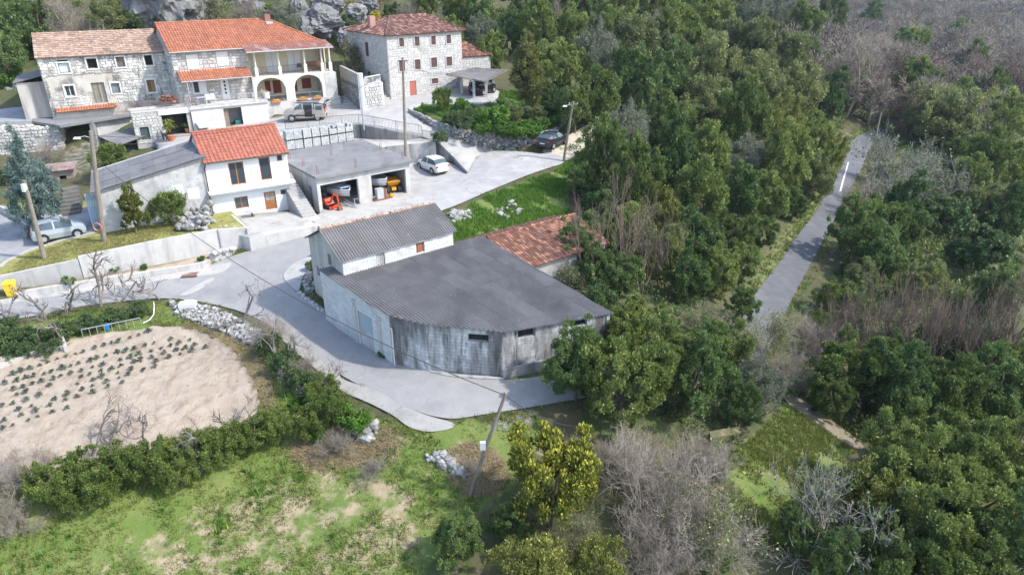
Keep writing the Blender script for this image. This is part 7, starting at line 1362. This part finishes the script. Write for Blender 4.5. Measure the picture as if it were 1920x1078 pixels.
LB = ranked(W2, (490,560), 'leafy evergreen near the warehouse wood', ['in back row','in middle row','in front row'])
for i, q in enumerate(W2): put('near%d' % (i % 3) if i < 6 else 'mid%d' % (i % 4), *q, LB[i], 'wood behind the warehouse')
put('goldtip', 1566, 285, 62, 'golden yellow tipped tree at the edge of wood road'); put('goldtip', 1265, 430, 70, 'yellowish evergreen in the middle of the wood right of the bare trees'); put('goldtip', 1215, 505, 60, 'small yellow green tree behind bare stems near warehouse corner')
# --- hillside wood above
H1 = [(952,62,80),(1012,50,85),(1072,60,90),(1052,130,112),(1122,112,122),(1118,180,100),(1192,80,112),(1192,160,120),(1262,62,104),(1258,150,122),(1160,28,84),(1232,15,84),(1330,30,100),(1440,28,90),(1500,55,84),(1380,8,80),(902,30,74),(860,14,64),(1030,195,66),(1080,205,66),(1300,85,90),(920,95,70),(905,60,60),(1140,62,84),(990,20,70),(1090,12,74),(1290,8,74),(1520,110,70),(1555,30,64)]
LB = ranked(H1, (40,75,140), 'hillside evergreen right of tall house', ['in top row','in second row','in third row','in fourth row'])
for i, q in enumerate(H1): put(['mid0','mid1','mid3','olive1','mid1','mid2','mid3','mid1','greyleaf'][i*2 % 9], *q, LB[i], 'hillside evergreen wood', zs=.9+.15*(i*5 % 3))
O1 = [(1330,120,122),(1400,85,112),(1402,152,112),(1470,112,112),(1484,172,112),(1330,190,100),(1440,190,90),(1250,100,80),(1110,60,70)]
LB = ranked(O1, (125,), 'olive green rounded hillside tree', ['in the upper row','in the lower row'])
for i, q in enumerate(O1): put('olive%d' % (i % 2), *q, LB[i], 'olive toned hillside trees')
for i, q in enumerate([(1225,48,70),(1130,25,60),(1042,18,60)]): put('bare_tree', *q, ['leafless grey tree poking above hillside evergreens, rightmost of three', 'leafless grey tree above hillside evergreens, middle of three', 'leafless grey tree above hillside evergreens, leftmost of three'][i], 'bare hillside trees', name='bare_tree')
put('bare_tree2', 1275, 160, 60, 'brownish leafless tree inside hillside evergreens', name='bare_tree')
# --- behind the houses
for key, x, y, d, lab, nm in [('mid0',28,60,90,'dark green tree at the far left behind derelict house','evergreen_tree'),('bare_tree',100,30,90,'leafless tree behind the ridge of derelict house','bare_tree'),('grey_bush',158,50,70,'grey leafless bush behind derelict house roof','bare_bush'),('olive0',205,35,70,'bright green tree between derelict house and cliff','tree'),('shrub',245,45,56,'dark ivy bush clinging beside the pale cliff','bush'),('grey_bush',120,78,60,'dry grey scrub just above derelict roof, left part','bare_bush'),('grey_bush',195,72,60,'dry grey scrub just above derelict roof, right part','bare_bush'),('bare_tree2',395,25,80,'dark leafless thicket behind orange roof ridge','bare_bush'),('grey_bush',455,18,60,'grey scrub above orange roof near chimney','bare_bush'),('greyleaf',525,42,80,'feathery light green shrub behind the chimney','shrub'),('shrub',692,70,58,'dark green bush touching left wall of tall house','bush'),('shrub',655,50,50,'ivy bush between boulders','bush'),('fresh',640,82,40,'green weeds below the grey boulders','bush'),('gorse',584,14,24,'yellow flowering bush above the large boulder','flowering_bush'),('gorse',628,20,22,'yellow flowering bush right of cracked rock','flowering_bush'),('gorse',702,32,32,'bright yellow flowering bush left of brown hipped roof','flowering_bush'),('gorse',662,4,22,'yellow flowering bush at the top edge','flowering_bush'),('gorse',92,52,18,'small yellow bush behind the derelict roof ridge, left','flowering_bush'),('gorse',180,35,18,'small yellow bush behind derelict roof, right','flowering_bush'),('mid2',10,110,80,'dark tree at the left edge beside derelict house','evergreen_tree'),('mid1',850,65,64,'evergreen tree right behind the tall house','evergreen_tree'),('grey_bush',760,18,50,'dry scrub above brown hipped roof','bare_bush'),('shrub',735,22,40,'green bush left of the hipped roof ridge','bush'),('mid3',800,6,60,'evergreen on the skyline above tall house','evergreen_tree'),('grey_bush',560,0,50,'grey scrub at the top edge above boulders','bare_bush'),('mid0',60,5,80,'dark evergreen at the top left corner','evergreen_tree'),('grey_bush',330,-10,60,'bare scrub growing on the cliff top','bare_bush'),('fresh',15,150,40,'bright green weeds at the left edge below dark tree','bush'),('bare_tree2',655,110,76,'dry brown vine tangle over the pergola left of tall house','vine')]:
    put(key, x, y, d, lab, None, 'tree' if 'tree' in nm else 'bush', nm)
# --- trees and shrubs in the village gardens
put('spruce', 54, 345, 118, 'conical blue spruce beside the mossy steps', None, 'tree', 'blue_spruce', 1., lambda q: np.full(1, 2.5)); put('magnolia', 246, 392, 62, 'slim bronze green evergreen against the white shed wall', None, 'tree', 'evergreen_tree', 1.05, court_z); put('laurel_bush', 314, 388, 68, 'rounded green shrub against the white shed wall', None, 'shrub', 'laurel_shrub', 1., court_z)
put('laurel_bush', 205, 300, 60, 'loose citrus shrub behind the blue door shed', None, 'shrub', 'citrus_shrub', 1.1, lambda q: np.full(1, 3.4)); put('shrub', 8, 330, 40, 'clipped green hedge at the left edge beside spruce', None, 'hedge', 'hedge', 1., lambda q: np.full(1, 3.0)); put('grey_bush', 80, 285, 50, 'dry reddish bush at the foot of ruined wall', None, 'bush', 'bare_bush', 1., lambda q: np.full(1, 3.4))
put('cypress', 988, 222, 118, 'tall dark conifer in the walled garden beside carport', None, 'tree', 'conifer', .82, gardn_z, True); put('laurel_bush', 828, 187, 48, 'round dark green bush at the left end of walled garden', None, 'bush', 'bush', 1.1, gardn_z); put('fresh', 925, 222, 74, 'bright green leafy bush hanging over the stone wall', None, 'bush', 'bush', 1., gardn_z); put('shrub', 870, 226, 62, 'grey green ivy bush spilling over the stone wall', None, 'bush', 'bush', 1., gardn_z); put('fresh', 868, 200, 40, 'small green bush behind the ivy bush', None, 'bush', 'bush', 1., gardn_z); put('olive0', 955, 215, 58, 'brownish shrub under the tall conifer', None, 'shrub', 'shrub', .8, gardn_z); put('fresh', 985, 240, 60, 'low bright green weeds along the stone wall top', None, 'weeds', 'weeds', .5, gardn_z); put('fresh', 1040, 215, 46, 'yellow green weeds at the right corner of walled garden', None, 'weeds', 'weeds', .5, gardn_z); put('shrub', 905, 150, 46, 'ivy growing over the right end of carport', None, 'ivy', 'ivy', 1., yard_z)
for i, (k, x, y, d) in enumerate([('fresh',895,225,56),('fresh',950,243,56),('fresh',1012,236,50),('fresh',1035,228,44),('shrub',845,222,44),('olive1',1000,215,50),('fresh',1025,205,50),('fresh',965,246,50),('fresh',905,240,46),('olive0',1050,205,40),('fresh',1000,248,44)]): put(k, x, y, d, 'green weedy bush in the walled garden, %s of the low ones' % ORD[i], 'low bushes in the walled garden', 'bush', 'bush', .75, gardn_z)
put('shrub', 1098, 440, 120, 'ivy creeping over the right edge of red tiled roof', None, 'ivy', 'ivy'); put('shrub', 1052, 492, 100, 'ivy at the lower edge of red tiled roof', None, 'ivy', 'ivy'); put('near1', 1120, 505, 90, 'dark evergreen shrub behind the leafless stems', None, 'shrub', 'shrub'); put('near1', 1080, 470, 105, 'dark evergreen bush covering the lower right of red tiled roof', None, 'bush', 'bush'); put('near2', 1125, 445, 95, 'leafy evergreen at the right end of red tiled roof', None, 'tree', 'evergreen_tree')
put('fresh', 697, 148, 22, 'bright green climber on the terrace railing', None, 'climber', 'climber', 1., lambda q: np.full(1, za)); put('shrub', 825, 258, 44, 'dark ivy hanging down the dry stone wall', None, 'ivy', 'ivy', .7, lambda q: np.full(1, 4.3))
# --- bare trees and thicket behind the warehouse
for key, x, y, d, lab in [('slender2',1105,540,115,'tall leafless multi stemmed tree just right of red tiled roof'),('slender2',1160,545,110,'leafless slender tree second right of red tiled roof'),('slender',1205,550,100,'leafless brown stemmed tree third right of red tiled roof'),('slender',1245,545,90,'thin leafless tree leaning in front of the yellowish evergreen')]: put(key, x, y, d, lab, None, 'tree', 'bare_tree', 1.25, None, True)
put('shrub', 1080, 470, 90, 'dark ivy thicket covering the right end of red tiled roof', None, 'bush', 'ivy_thicket'); put('bare_tree2', 1060, 520, 90, 'brown bramble thicket between warehouse and red tiled shed', None, 'bush', 'bramble', .7); put('shrub', 1130, 560, 80, 'ivy covered undergrowth at the warehouse right corner', None, 'bush', 'ivy_thicket')
# --- near trees right of the warehouse
for key, x, y, d, lab in [('near1',1080,690,150,'dark glossy laurel tree hiding the right warehouse wall'),('near0',1165,720,190,'large laurel tree beside road bend with yellow green shoots'),('near2',1235,680,170,'leafy laurel tree behind the large one at road bend'),('near1',1305,700,170,'dark laurel tree left of the grey leafed tree'),('goldtip',1205,700,90,'yellow tipped crown inside the laurel clump'),('near0',1165,630,110,'small laurel tree at warehouse roof corner'),('greyleaf',1420,720,120,'grey green leafed tree above the clearing'),('near2',1360,660,120,'evergreen tree between laurel clump and grey bushes'),('near1',1390,760,90,'dark shrub overhanging the fallen timber')]: put(key, x, y, d, lab, 'laurel clump right of warehouse')
for i, (key, x, y, d) in enumerate([('grey_bush2',1390,640,110),('grey_bush2',1450,620,110),('grey_bush',1545,640,110),('grey_bush2',1330,600,90),('grey_bush',1470,690,90)]): put(key, x, y, d, 'leafless grey bush at near end of wood road, %s' % ['second from left','third from left','rightmost','leftmost','lowest'][i], 'grey bushes by the wood road', 'bush', 'bare_bush')
# --- right of the wood road
S1 = [('near1',1606,432,112),('near0',1668,428,112),('mid0',1692,392,105),('mid2',1640,480,90),('olive0',1780,222,105),('olive1',1742,205,90),('mid1',1852,300,105),('mid3',1885,225,90),('mid0',1902,395,95),('mid2',1872,545,95),('mid1',1820,335,84),('olive1',1845,390,80),('mid3',1905,310,80),('mid0',1660,480,90),('olive0',1735,530,80),('mid1',1800,290,70)]
LB = ranked(S1, (320,440), 'evergreen right of wood road', ['in top group','in middle group','in lowest group'])
for i, (key, x, y, d) in enumerate(S1): put(key, x, y, d, LB[i], 'evergreens right of wood road')
put('round', 1772, 412, 92, 'round clipped looking bright ivy mound, upper of two', None, 'bush', 'ivy_mound'); put('round', 1842, 470, 112, 'round bright ivy mound, lower and larger of two', None, 'bush', 'ivy_mound')
for i, (key, x, y, d) in enumerate([('pale',1700,300,120),('pale',1660,345,100),('pale',1760,330,110),('bare_tree',1615,370,70)]): put(key, x, y, d, 'pale leafless bush beside far wood road, %s' % ['largest','middle','rightmost','lowest'][i], 'pale leafless bushes', 'bush', 'bare_bush')
rr = random.Random(77)
for i in range(22): x = 1545+i*17+rr.uniform(-6,6); put(['slender','slender2'][i % 2], x, 690+rr.uniform(-40,30)-.03*(x-1545), 82+rr.uniform(-10,14), 'leafless slender tree in thicket below ivy mounds, %s from the left' % ORD[i], 'leafless thicket', 'tree', 'bare_tree', 1.1, None, True)
for i, q in enumerate([(1590,600,90),(1680,620,100),(1770,610,100),(1850,620,90)]): put('shrub', q[0], q[1]+30, q[2], 'dark undergrowth between thicket stems', 'thicket undergrowth', 'bush', 'undergrowth')
for x, y, d, k, lab in [(1578,560,90,'hedge1','green shrub right of the near end of wood road, upper one'),(1615,530,84,'olive0','olive shrub below the ivy mounds beside wood road'),(1562,615,84,'hedge0','green shrub right of the near end of wood road, lower one'),(1395,575,70,'near1','dark evergreen shrub left of the wood road end')]: put(k, x, y, d, lab, None, 'shrub', 'shrub')
# --- lower right
S2 = [('near0',1600,690,140),('near1',1680,730,150),('greyleaf',1720,740,90),('near2',1765,740,140),('near1',1865,745,150),('mid1',1910,690,100),('near0',1560,745,90),('near2',1905,850,130)]
LB = ranked(S2, (), 'evergreen above and right of the clearing', ['in its row'])
for i, (key, x, y, d) in enumerate(S2): put(key, x, y, d, LB[i], 'evergreens above the clearing')
S3 = [('near2',1700,890,190),('near0',1780,850,180),('yellow2',1640,930,150),('near0',1850,940,190),('near2',1760,985,190),('near1',1890,1040,170),('near0',1690,1050,160),('near2',1810,1070,150)]
LB = ranked(S3, (960,), 'large evergreen in the lower right foreground', ['in the back row','in the front row'])
for i, (key, x, y, d) in enumerate(S3): put(key, x, y, d, LB[i], 'foreground evergreens')
put('pale', 1590, 985, 190, 'pale leafless tree with ivy in the lower right foreground', None, 'tree', 'bare_tree', 1.2); put('near1', 1490, 1010, 90, 'dark shrub at the foot of pale leafless tree', None, 'shrub', 'shrub'); put('pale', 1690, 790, 80, 'pale dead branches beside the clearing path', None, 'tree', 'bare_tree'); put('near1', 1560, 1050, 110, 'dark ivy bush under the pale leafless tree', None, 'bush', 'bush')
# --- bottom centre
put('yellow', 1040, 900, 205, 'yellow green bay tree in bloom in front of road bend', None, 'tree', 'flowering_tree', 1.1); put('near1', 858, 1015, 112, 'dark round bush at the bottom beside the meadow path', None, 'bush', 'bush', 1.); put('near1', 960, 985, 110, 'shaded dark bush left of the yellow tree', None, 'bush', 'bush', .8); put('yellow2', 1005, 1068, 150, 'pale yellow green bush at bottom edge, left one', None, 'bush', 'bush', 1.1); put('yellow2', 1120, 1072, 130, 'pale yellow green bush at bottom edge, right one', None, 'bush', 'bush', 1.1)
for x, y, d, lab, k in [(1270,930,300,'big leafless grey bush in the foreground, largest of its kind','grey_bush'),(1190,870,150,'leafless grey bush touching the yellow tree','grey_bush'),(1350,1000,200,'leafless grey bush right of the biggest one','grey_bush2'),(1230,1040,180,'leafless grey bush at the bottom edge','grey_bush'),(1080,1000,110,'dark leafless twigs below the yellow tree','grey_bush2'),(1340,860,110,'small leafless grey bush by the fallen timber','grey_bush')]: put(k, x, y, d, lab, 'leafless foreground bushes', 'bush', 'bare_bush')
# --- hedge below the field and along the road bank
HL = 'dense laurel hedge bush along the lower edge of the vegetable plot'
HB = [(100,918,92),(165,898,98),(235,882,102),(300,870,98),(365,853,94),(425,840,90),(478,824,86),(530,807,80),(575,787,82),(130,936,76),(205,916,84),(335,886,78)]
LB = ranked([(x, y, d) for x, y, d in HB], (), 'laurel hedge bush below the vegetable plot', ['of the hedge'])
for i, q in enumerate(HB): put('hedge%d' % (i % 3), *q, LB[i], 'hedge below the vegetable plot', 'hedge', 'hedge_bush')
for i, (k, x, y, d) in enumerate([('hedge1',612,770,90),('hedge0',600,735,80),('shrub',560,715,70),('shrub',535,680,70),('shrub',505,650,60),('fresh',665,785,76),('hedge2',640,765,50),('fresh',560,760,50),('fresh',590,820,50)]): put(k, x, y, d, 'shrub on the bank above concrete apron, %s from the top' % ['seventh','sixth','third','second','first','eighth','fifth','fourth','ninth'][i], 'shrubs on the road bank', 'shrub', 'shrub')
IV = [(20,640,70),(70,632,66),(120,622,60),(165,606,56),(215,595,56),(262,582,50),(45,660,56),(5,615,50),(95,650,50)]
LB = ranked(IV, (), 'ivy clump on the bank below lower lane', ['along the bank'])
for i, q in enumerate(IV): put('shrub', *q, LB[i], 'ivy on the lane bank', 'ivy', 'ivy_clump', .7)
for x, y, d, lab in [(500,625,84,'leafless grey bramble on the stone bank, upper one'),(560,690,84,'leafless grey bramble on the stone bank, middle one'),(610,740,70,'leafless grey bramble above the concrete apron'),(25,900,110,'leafless grey bush at the left edge of hedge'),(20,985,100,'tangle of dry creepers at the left edge below hedge'),(700,880,60,'dry brown grass clump left of stone heap'),(640,820,80,'dry brown bramble below the bank'),(880,880,50,'dry brown scrub at the leaning pole')]: put('grey_bush', x, y, d, lab, None, 'bush', 'bare_bush', .75)
for x, y, d, z, lab in [(812//3,505,18,.8,'bright green weed tuft against the long concrete wall'),(378,485,16,.9,'green weed tuft beside the curved planter'),(130,528,26,.8,'weeds on the planting strip, left'),(215,508,20,.8,'weeds on the planting strip, middle'),(720,665,26,.1,'bright green weeds at warehouse wall foot')]: put('fresh', x, y, d, lab, None, 'weeds', 'weeds', .8, lambda q, z=z: np.full(1, z))
put('shrub', 590, 500, 40, 'dark weeds growing at the foot of block house', None, 'bush', 'bush', .8)
# --- pruned orchard trees
def orchard(label, x, y, hpx, seed, group, bend=.5, zf=None, name='orchard_tree', mat=None, dense=0):
    g = np.random.default_rng(seed); b = G(x, y); dist = np.linalg.norm(b-[0,0,CAM_H]); Hh = hpx*dist/FPX/.86; S = []; t = thing(name, label, 'tree', b, g.uniform(0,6.28), group)
    d0 = unit(np.array([g.normal()*bend, g.normal()*bend, 1])); 
    grow(S, (0,0,-.2), d0, Hh*.6+.2, (.062 if not dense else .05)*Hh/2.2, 1, g, (1,1), .3, .2, .6, 3, .02, .22); k0 = len(S); top = np.array(S[2][3:6])
    grow(S, top, unit(d0+g.normal(size=3)*.5), Hh*.32, .043*(1-.3*dense)*Hh/2.2, 2+dense, g, (3,4), .85, .1, .62, 4, .007-.003*dense, .38, .3); 
    for _ in range(3): f = g.integers(0, 3); grow(S, np.array(S[f][3:6]), unit(np.array([g.normal(), g.normal(), .45])), Hh*.42, .04*(1-.3*dense)*Hh/2.2, 2+dense, g, (3,4), .8, .15, .6, 4, .007-.003*dense, .36, .3)
    link('trunk', segs_mesh('trunk', S[:k0], mat or orch, 6), t); tag(link('branches', segs_mesh('branches', S[k0:], mat or orch, 4), t), kind='stuff'); return t
for i, (x, y, h) in enumerate([(8,612,52),(40,600,44),(92,592,60),(130,582,72),(188,575,86),(219,566,62),(230,564,40),(300,560,62)]): orchard('pruned bare fruit tree along the lower lane, %s from the left' % ['first','second','third','fourth','fifth and tallest','sixth','seventh','eighth and rightmost'][i], x, y, h, 300+i, 'pruned trees along the lower lane')
orchard('dead stump like tree at the left corner of plot', 118, 640, 60, 310, 'pruned trees along the lower lane')
for i, (x, y, h) in enumerate([(165,858,85),(205,850,75),(265,845,90),(335,842,100),(425,810,60),(470,793,85)]): orchard('bare fruit tree at the lower edge of vegetable plot, %s from the left' % ['first','second','third','fourth','fifth','sixth and rightmost'][i], x, y, h, 330+i, 'bare trees below the plot', .6, dense=1 if i < 4 else 0)
for i, (x, y, h) in enumerate([(452,612,95),(530,690,90),(550,660,75),(590,730,60)]): orchard('leafless tree on the stone bank at the bend, %s from the top' % ['first','second','third','fourth'][i], x, y, h, 350+i, 'bare trees on the stone bank', .4, dense=1)
# --- kale rows
def kale_mesh(seed, n=13, s=.28):
    m = MB(); rr = random.Random(seed); m.tube([(0,0,-.05),(0,0,.12)], [.02,.015], 5, .9)
    for k in range(n):
        a = k*2.4+rr.uniform(-.3,.3); e = .2+.9*k/n; l = s*rr.uniform(.7,1.1)*(1-.35*k/n); dx, dy = math.cos(a), math.sin(a); ch, sh = math.cos(e), math.sin(e); w = l*.3; z0 = .08+.12*k/n; p = lambda f, zz=0: (dx*ch*l*f, dy*ch*l*f, z0+sh*l*f+zz); q = lambda f, s_: (p(f)[0]-dy*w*s_, p(f)[1]+dx*w*s_, p(f)[2]-.03*abs(s_))
        m.add([p(.0), q(.45,.8), q(.8,1), p(1.,-.04), q(.8,-1), q(.45,-.8), p(.6,.03)], [(0,1,6),(1,2,6),(2,3,6),(3,4,6),(4,5,6),(5,0,6)], rr.random())
    o = m.build('kale', lf_kale); me = o.data; bpy.data.objects.remove(o); return me
kms = [kale_mesh(s) for s in range(5)]; rr = random.Random(31); nk = 0
for r_, (a, b, n) in enumerate([((10,708),(276,625),17),((14,722),(322,637),19),((8,738),(356,641),20),((12,748),(368,650),19),((6,765),(388,653),17),((36,772),(292,690),12),((12,790),(235,718),9),((4,806),(125,768),6)]):
    for k in range(n):
        if rr.random() < .08: continue
        t_ = (k+rr.uniform(-.2,.2))/(n-1); p = G(a[0]+(b[0]-a[0])*t_, a[1]+(b[1]-a[1])*t_+rr.uniform(-.9,.9)); o = link('kale_plant', rr.choice(kms), None, (p[0], p[1], p[2]+.05), rr.uniform(0, 6.28)); s = rr.choice([.7,.9,1.0,1.15,1.3])*.72; o.scale = (s, s, s*rr.uniform(.9,1.2)); nr_ = globals().get('_nr', {}); nr_[r_] = nr_.get(r_, -1)+1; _nr = nr_; tag(o, 'kale plant, %s from the left in the %s row from the lane' % (ORD[nr_[r_]], ORD[r_]), 'plant', 'kale plants in the vegetable plot'); nk += 1
# --- meadow grass, dry straw, weeds: many blades in one mass each
def blades(name, polys, n, hgt, wid, mat, seed, label, lean=.35, per=5, keep=None, off=.0, zf=None):
    g = np.random.default_rng(seed); P2 = []
    areas = [max(1., abs(sum(p[i][0]*p[(i+1) % len(p)][1]-p[(i+1) % len(p)][0]*p[i][1] for i in range(len(p)))/2)) for p in polys]; tot = sum(areas)
    for p, ar in zip(polys, areas):
        p = np.array(p)[:, :2]; m = int(n*ar/tot); x0, y0 = p.min(0); x1, y1 = p.max(0); q = np.c_[g.uniform(x0, x1, m*4), g.uniform(y0, y1, m*4)]; q = q[inside(p, q[:, 0], q[:, 1])][:m]; P2.append(q)
    q = np.vstack(P2); bad = np.zeros(len(q), bool)
    for pl, zf_, dd_ in (stamps if zf is None else []): bad |= inside(pl, q[:, 0], q[:, 1])
    q = q[~bad]
    dens = np.sin(q[:, 0]*.9+1.3*np.sin(q[:, 1]*.7))+np.sin(q[:, 1]*1.3+1.7*np.sin(q[:, 0]*.5+2))+.9*np.sin(q[:, 0]*2.7+q[:, 1]*2.1)
    if keep is not None: q = q[dens+g.normal(0, .6, len(q)) > keep]
    z = Tn(q) if zf is None else zf(q); c = np.repeat(np.c_[q, z], per, 0); N = len(c); ct = np.repeat(g.random(len(q)), per); c[:, :2] += g.normal(0, .07, (N, 2)); h = hgt*g.uniform(.5,1.3,N); a = g.uniform(0, 6.28, N); ln = np.abs(g.normal(0, lean, N))*h; w = wid*g.uniform(.7,1.3,N)
    tip = c+np.c_[np.cos(a)*ln, np.sin(a)*ln, h+off]; s_ = np.c_[-np.sin(a)*w, np.cos(a)*w, np.zeros(N)]; V = np.stack([c-s_, c+s_, tip], 1).reshape(-1, 3)
    o = link(name, np_mesh(name, V, np.arange(3*N).reshape(-1, 3), .5*ct+.5*g.random(N), mat, False, 3)); return tag(o, label, 'grass', kind='stuff')
gpol = [pl for c, pl in zone_polys if c == (1,0,0)]
gr = leafmat('meadow_grass', (.145,.195,.042), (.205,.235,.065), (.38,.34,.15), (.62,1.), 0, .3, .4, .7, .15); stw_m = leafmat('dry_straw', (.44,.35,.22), (.36,.29,.17), None, var=0, tint=.25, trans=.2, rough=.9, spec=.1)
blades('meadow_grass', [gpol[0], gpol[3]], 30000, .13, .018, gr, 401, 'short green meadow grass in the lower field', keep=-.6); blades('bank_grass', [gpol[1]], 7000, .3, .03, lf_fresh, 402, 'lush bright green grass behind the warehouse', keep=-.9); blades('clearing_grass', [gpol[2]], 7000, .17, .022, gr, 403, 'green grass of the small clearing', keep=-.9); blades('roadside_grass', [gpol[4]], 4000, .35, .04, gr, 404, 'grass verge along the wood road')
blades('strip_grass', [[on(court_z, *v) for v in [(5,513),(60,474),(120,455),(185,441),(260,425),(375,418),(400,432),(280,455),(145,486),(20,514)]]], 5000, .09, .014, leafmat('strip_blade', (.20,.21,.06), (.27,.25,.09), (.38,.33,.17), (.6,1.), 0, .3), 407, 'short yellowish grass on the strip above the long wall', .5, 5, -1.2, 0., court_z)
blades('garden_weeds', [[tuple(p) for p in gardn_pts]], 5000, .35, .05, lf_fresh, 408, 'rank green weeds in the walled garden', .5, 6, -.6, 0., gardn_z)
def band(poly, w): return [[a, b, b+n_, a+n_] for s_ in (1,-1) for a, b in zip(np.array(poly)[:, :2], np.roll(np.array(poly)[:, :2], -1, 0)) if np.hypot(*(b-a)) > .05 for n_ in [np.array([-(b-a)[1], (b-a)[0]])/np.hypot(*(b-a))*w*s_]]
blades('verge_weeds', band(lane, .55)+band(east, .5)+band(apron_poly, .5), 5200, .15, .022, gr, 409, 'weeds and grass along the broken lane edges', .6, 6, -.3); blades('wood_road_weeds', band(wood_road, .8), 3000, .25, .035, gr, 410, 'weeds along the wood road edges', .6, 6, -.5); blades('field_edge_weeds', band(field, .6), 3000, .13, .02, gr, 411, 'weeds along the edges of the vegetable plot', .7, 6, -.4)
blades('straw_grass', [pl for c, pl in zone_polys if c[1] >= .6], 9000, .12, .014, stw_m, 405, 'flattened dry straw patches in the meadow', 1.6, 5)
blades('tall_weeds', [gpol[0], gpol[3]], 1500, .3, .035, lf_fresh, 406, 'taller green weeds scattered through the meadow', .5, 8, .9)
# --- far wood on the valley side: separate leafless and evergreen trees in front, the rest one mass
rr = random.Random(55); FB = []
for i in range(64):
    x = rr.uniform(1520,1940); y = rr.uniform(30,235) if x > 1640 else rr.uniform(20,190)
    if not (x < 1700 and y > 215 or (1590 < x < 1680 and y > 195)): FB.append((i % 7 != 0, x, y, 46+(y/235)*46))
for bare in (True, False):
    L_ = [q[1:] for q in FB if q[0] == bare]; LB = ranked(L_, (70,110,150,190) if bare else (), 'leafless grey tree beyond road bend' if bare else 'evergreen among leafless trees beyond road bend', ['in top row','in second row','in third row','in fourth row','in lowest row'] if bare else ['of its kind'])
    for i, q in enumerate(L_): put(['far_bare','far_bare2','far_bare'][i % 3] if bare else 'mid%d' % (i % 4), *q, LB[i], 'leafless wood beyond road bend' if bare else 'evergreens in leafless wood', 'tree', 'bare_tree' if bare else 'evergreen_tree')
put('bare_tree', 1600, 130, 130, 'large spreading leafless oak above the far road bend', None, 'tree', 'bare_tree', 1.1)
def mass(name, n, region, mat, seed, label, cr=(2.6,4.2), per=260, ln=(1.1,.13), hz=4.5, avoid=None):
    g = np.random.default_rng(seed); q = np.c_[g.uniform(region[0], region[1], n*3), g.uniform(region[2], region[3], n*3)]; q = q[avoid(q)][:n]; z = Tn(q); N = len(q)*per; id_ = np.repeat(np.arange(len(q)), per); R_ = g.uniform(*cr, len(q)); d = unit(g.normal(size=(N, 3))); d[:, 2] = np.abs(d[:, 2])*1.0-.25; rad = g.random(N)**.4
    c = np.c_[q, z+hz][id_]+d*(R_[id_]*rad)[:, None]*np.array([1,1,.95]); ax = unit(d*.9+g.normal(size=(N, 3))*.5+[0,0,.5]); V, F = leaf_quads(c, ax, ln[0]*g.uniform(.6,1.4,N), ln[1]*g.uniform(.7,1.3,N), g); ct = g.random(len(q))
    return tag(link(name, np_mesh(name, V, F, .5*g.random(N)+.5*ct[id_], mat)), label, 'wood', kind='stuff')
tw_far = M('far_twigs', (.21,.178,.15), (.155,.13,.108), .3, .95, 0, tint=.3); lf_far = leafmat('far_evergreen', (.045,.07,.025), (.07,.095,.035), None, var=0, tint=.4)
_wr = np.array(wood_road)[:, :2]; _cl = np.array(zone_polys[2][1]); _g5 = np.array(zone_polys[1][1])
def T_in(q):
    X, Y = q[:, 0], q[:, 1]; return ~(inside(_wr, X, Y) | (edge_dist(_wr, X, Y) < 2.2) | inside(_cl, X, Y) | inside(_g5, X, Y))
_wp = np.array([p[:2] for p in wb]+[apex[:2]]); _ln = np.array(lane)[:, :2]; _g0 = np.array(zone_polys[0][1]); _rs = np.array([p[:2] for p in (q_red)])
def T_in2(q):
    X, Y = q[:, 0], q[:, 1]; return T_in(q) & ~(inside(_wp, X, Y) | inside(_ln, X, Y) | (edge_dist(_ln, X, Y) < .8) | inside(_g0, X, Y) | inside(_rs, X, Y))
def av_bare(q): x, y = q[:, 0], q[:, 1]; return (x > 45+(y-120)*.28) & (y > 118) & (x < y*.82+20)
def av_ever(q): x, y = q[:, 0], q[:, 1]; return (x < 40+(y-110)*.3) & (y > 112) & (x > -.8*y)
mass('far_leafless_wood', 1050, (40,330,118,420), tw_far, 501, 'far leafless grey wood covering the valley side', per=200, ln=(1.2,.15), avoid=av_bare)
mass('far_evergreen_wood', 380, (-120,130,112,260), lf_far, 502, 'far evergreen wood on the hill top', per=420, ln=(.7,.4), hz=3.6, avoid=av_ever)
mass('distant_hill_wood', 1300, (-100,640,400,800), tw_far, 503, 'distant wood on the far hillside', (5.,8.), 90, (2.8,.8), 4., lambda q: q[:, 0] > -100)
mass('hillside_scrub', 420, (-120,8,66,122), lf_hedge, 506, 'low green scrub on the rocky hillside behind the houses', (.7,1.7), 170, (.26,.15), .3, lambda q: (Tn(q) > 9.6) | (q[:, 0] < -56))
mass('hillside_dry_scrub', 160, (-75,8,86,122), twig_b, 507, 'dry brown scrub on the rocky hillside behind the houses', (.7,1.6), 150, (.5,.03), .4, lambda q: (Tn(q) > 9.6))
mass('near_wood_scrub', 420, (6,48,24,78), lf_ivy, 505, 'ivy and brambles on the ground under the nearest trees', (.5,1.1), 190, (.16,.10), .15, T_in2)
mass('wood_floor_scrub', 1150, (9,110,22,150), lf_mid, 504, 'low green undergrowth on the floor of the wood', (.9,2.0), 150, (.32,.18), .2, T_in)

# --- thin air haze over the valley
hz_m = bpy.data.materials.new('haze_air'); hz_m.use_nodes = True; nt = hz_m.node_tree; nt.nodes.remove(nt.nodes['Principled BSDF']); pv = nt.nodes.new('ShaderNodeVolumePrincipled'); pv.inputs['Color'].default_value = (.72,.83,1,1); pv.inputs['Density'].default_value = .00016; pv.inputs['Anisotropy'].default_value = .2
nt.links.new(pv.outputs[0], nt.nodes['Material Output'].inputs['Volume'])
_zt = float(max(GZ.max(), 60))+12; tag(MB().box(-620,720,-80,960,float(GZ.min())-2,_zt).build('haze', hz_m), 'thin pale air haze over the valley', 'haze', kind='stuff')
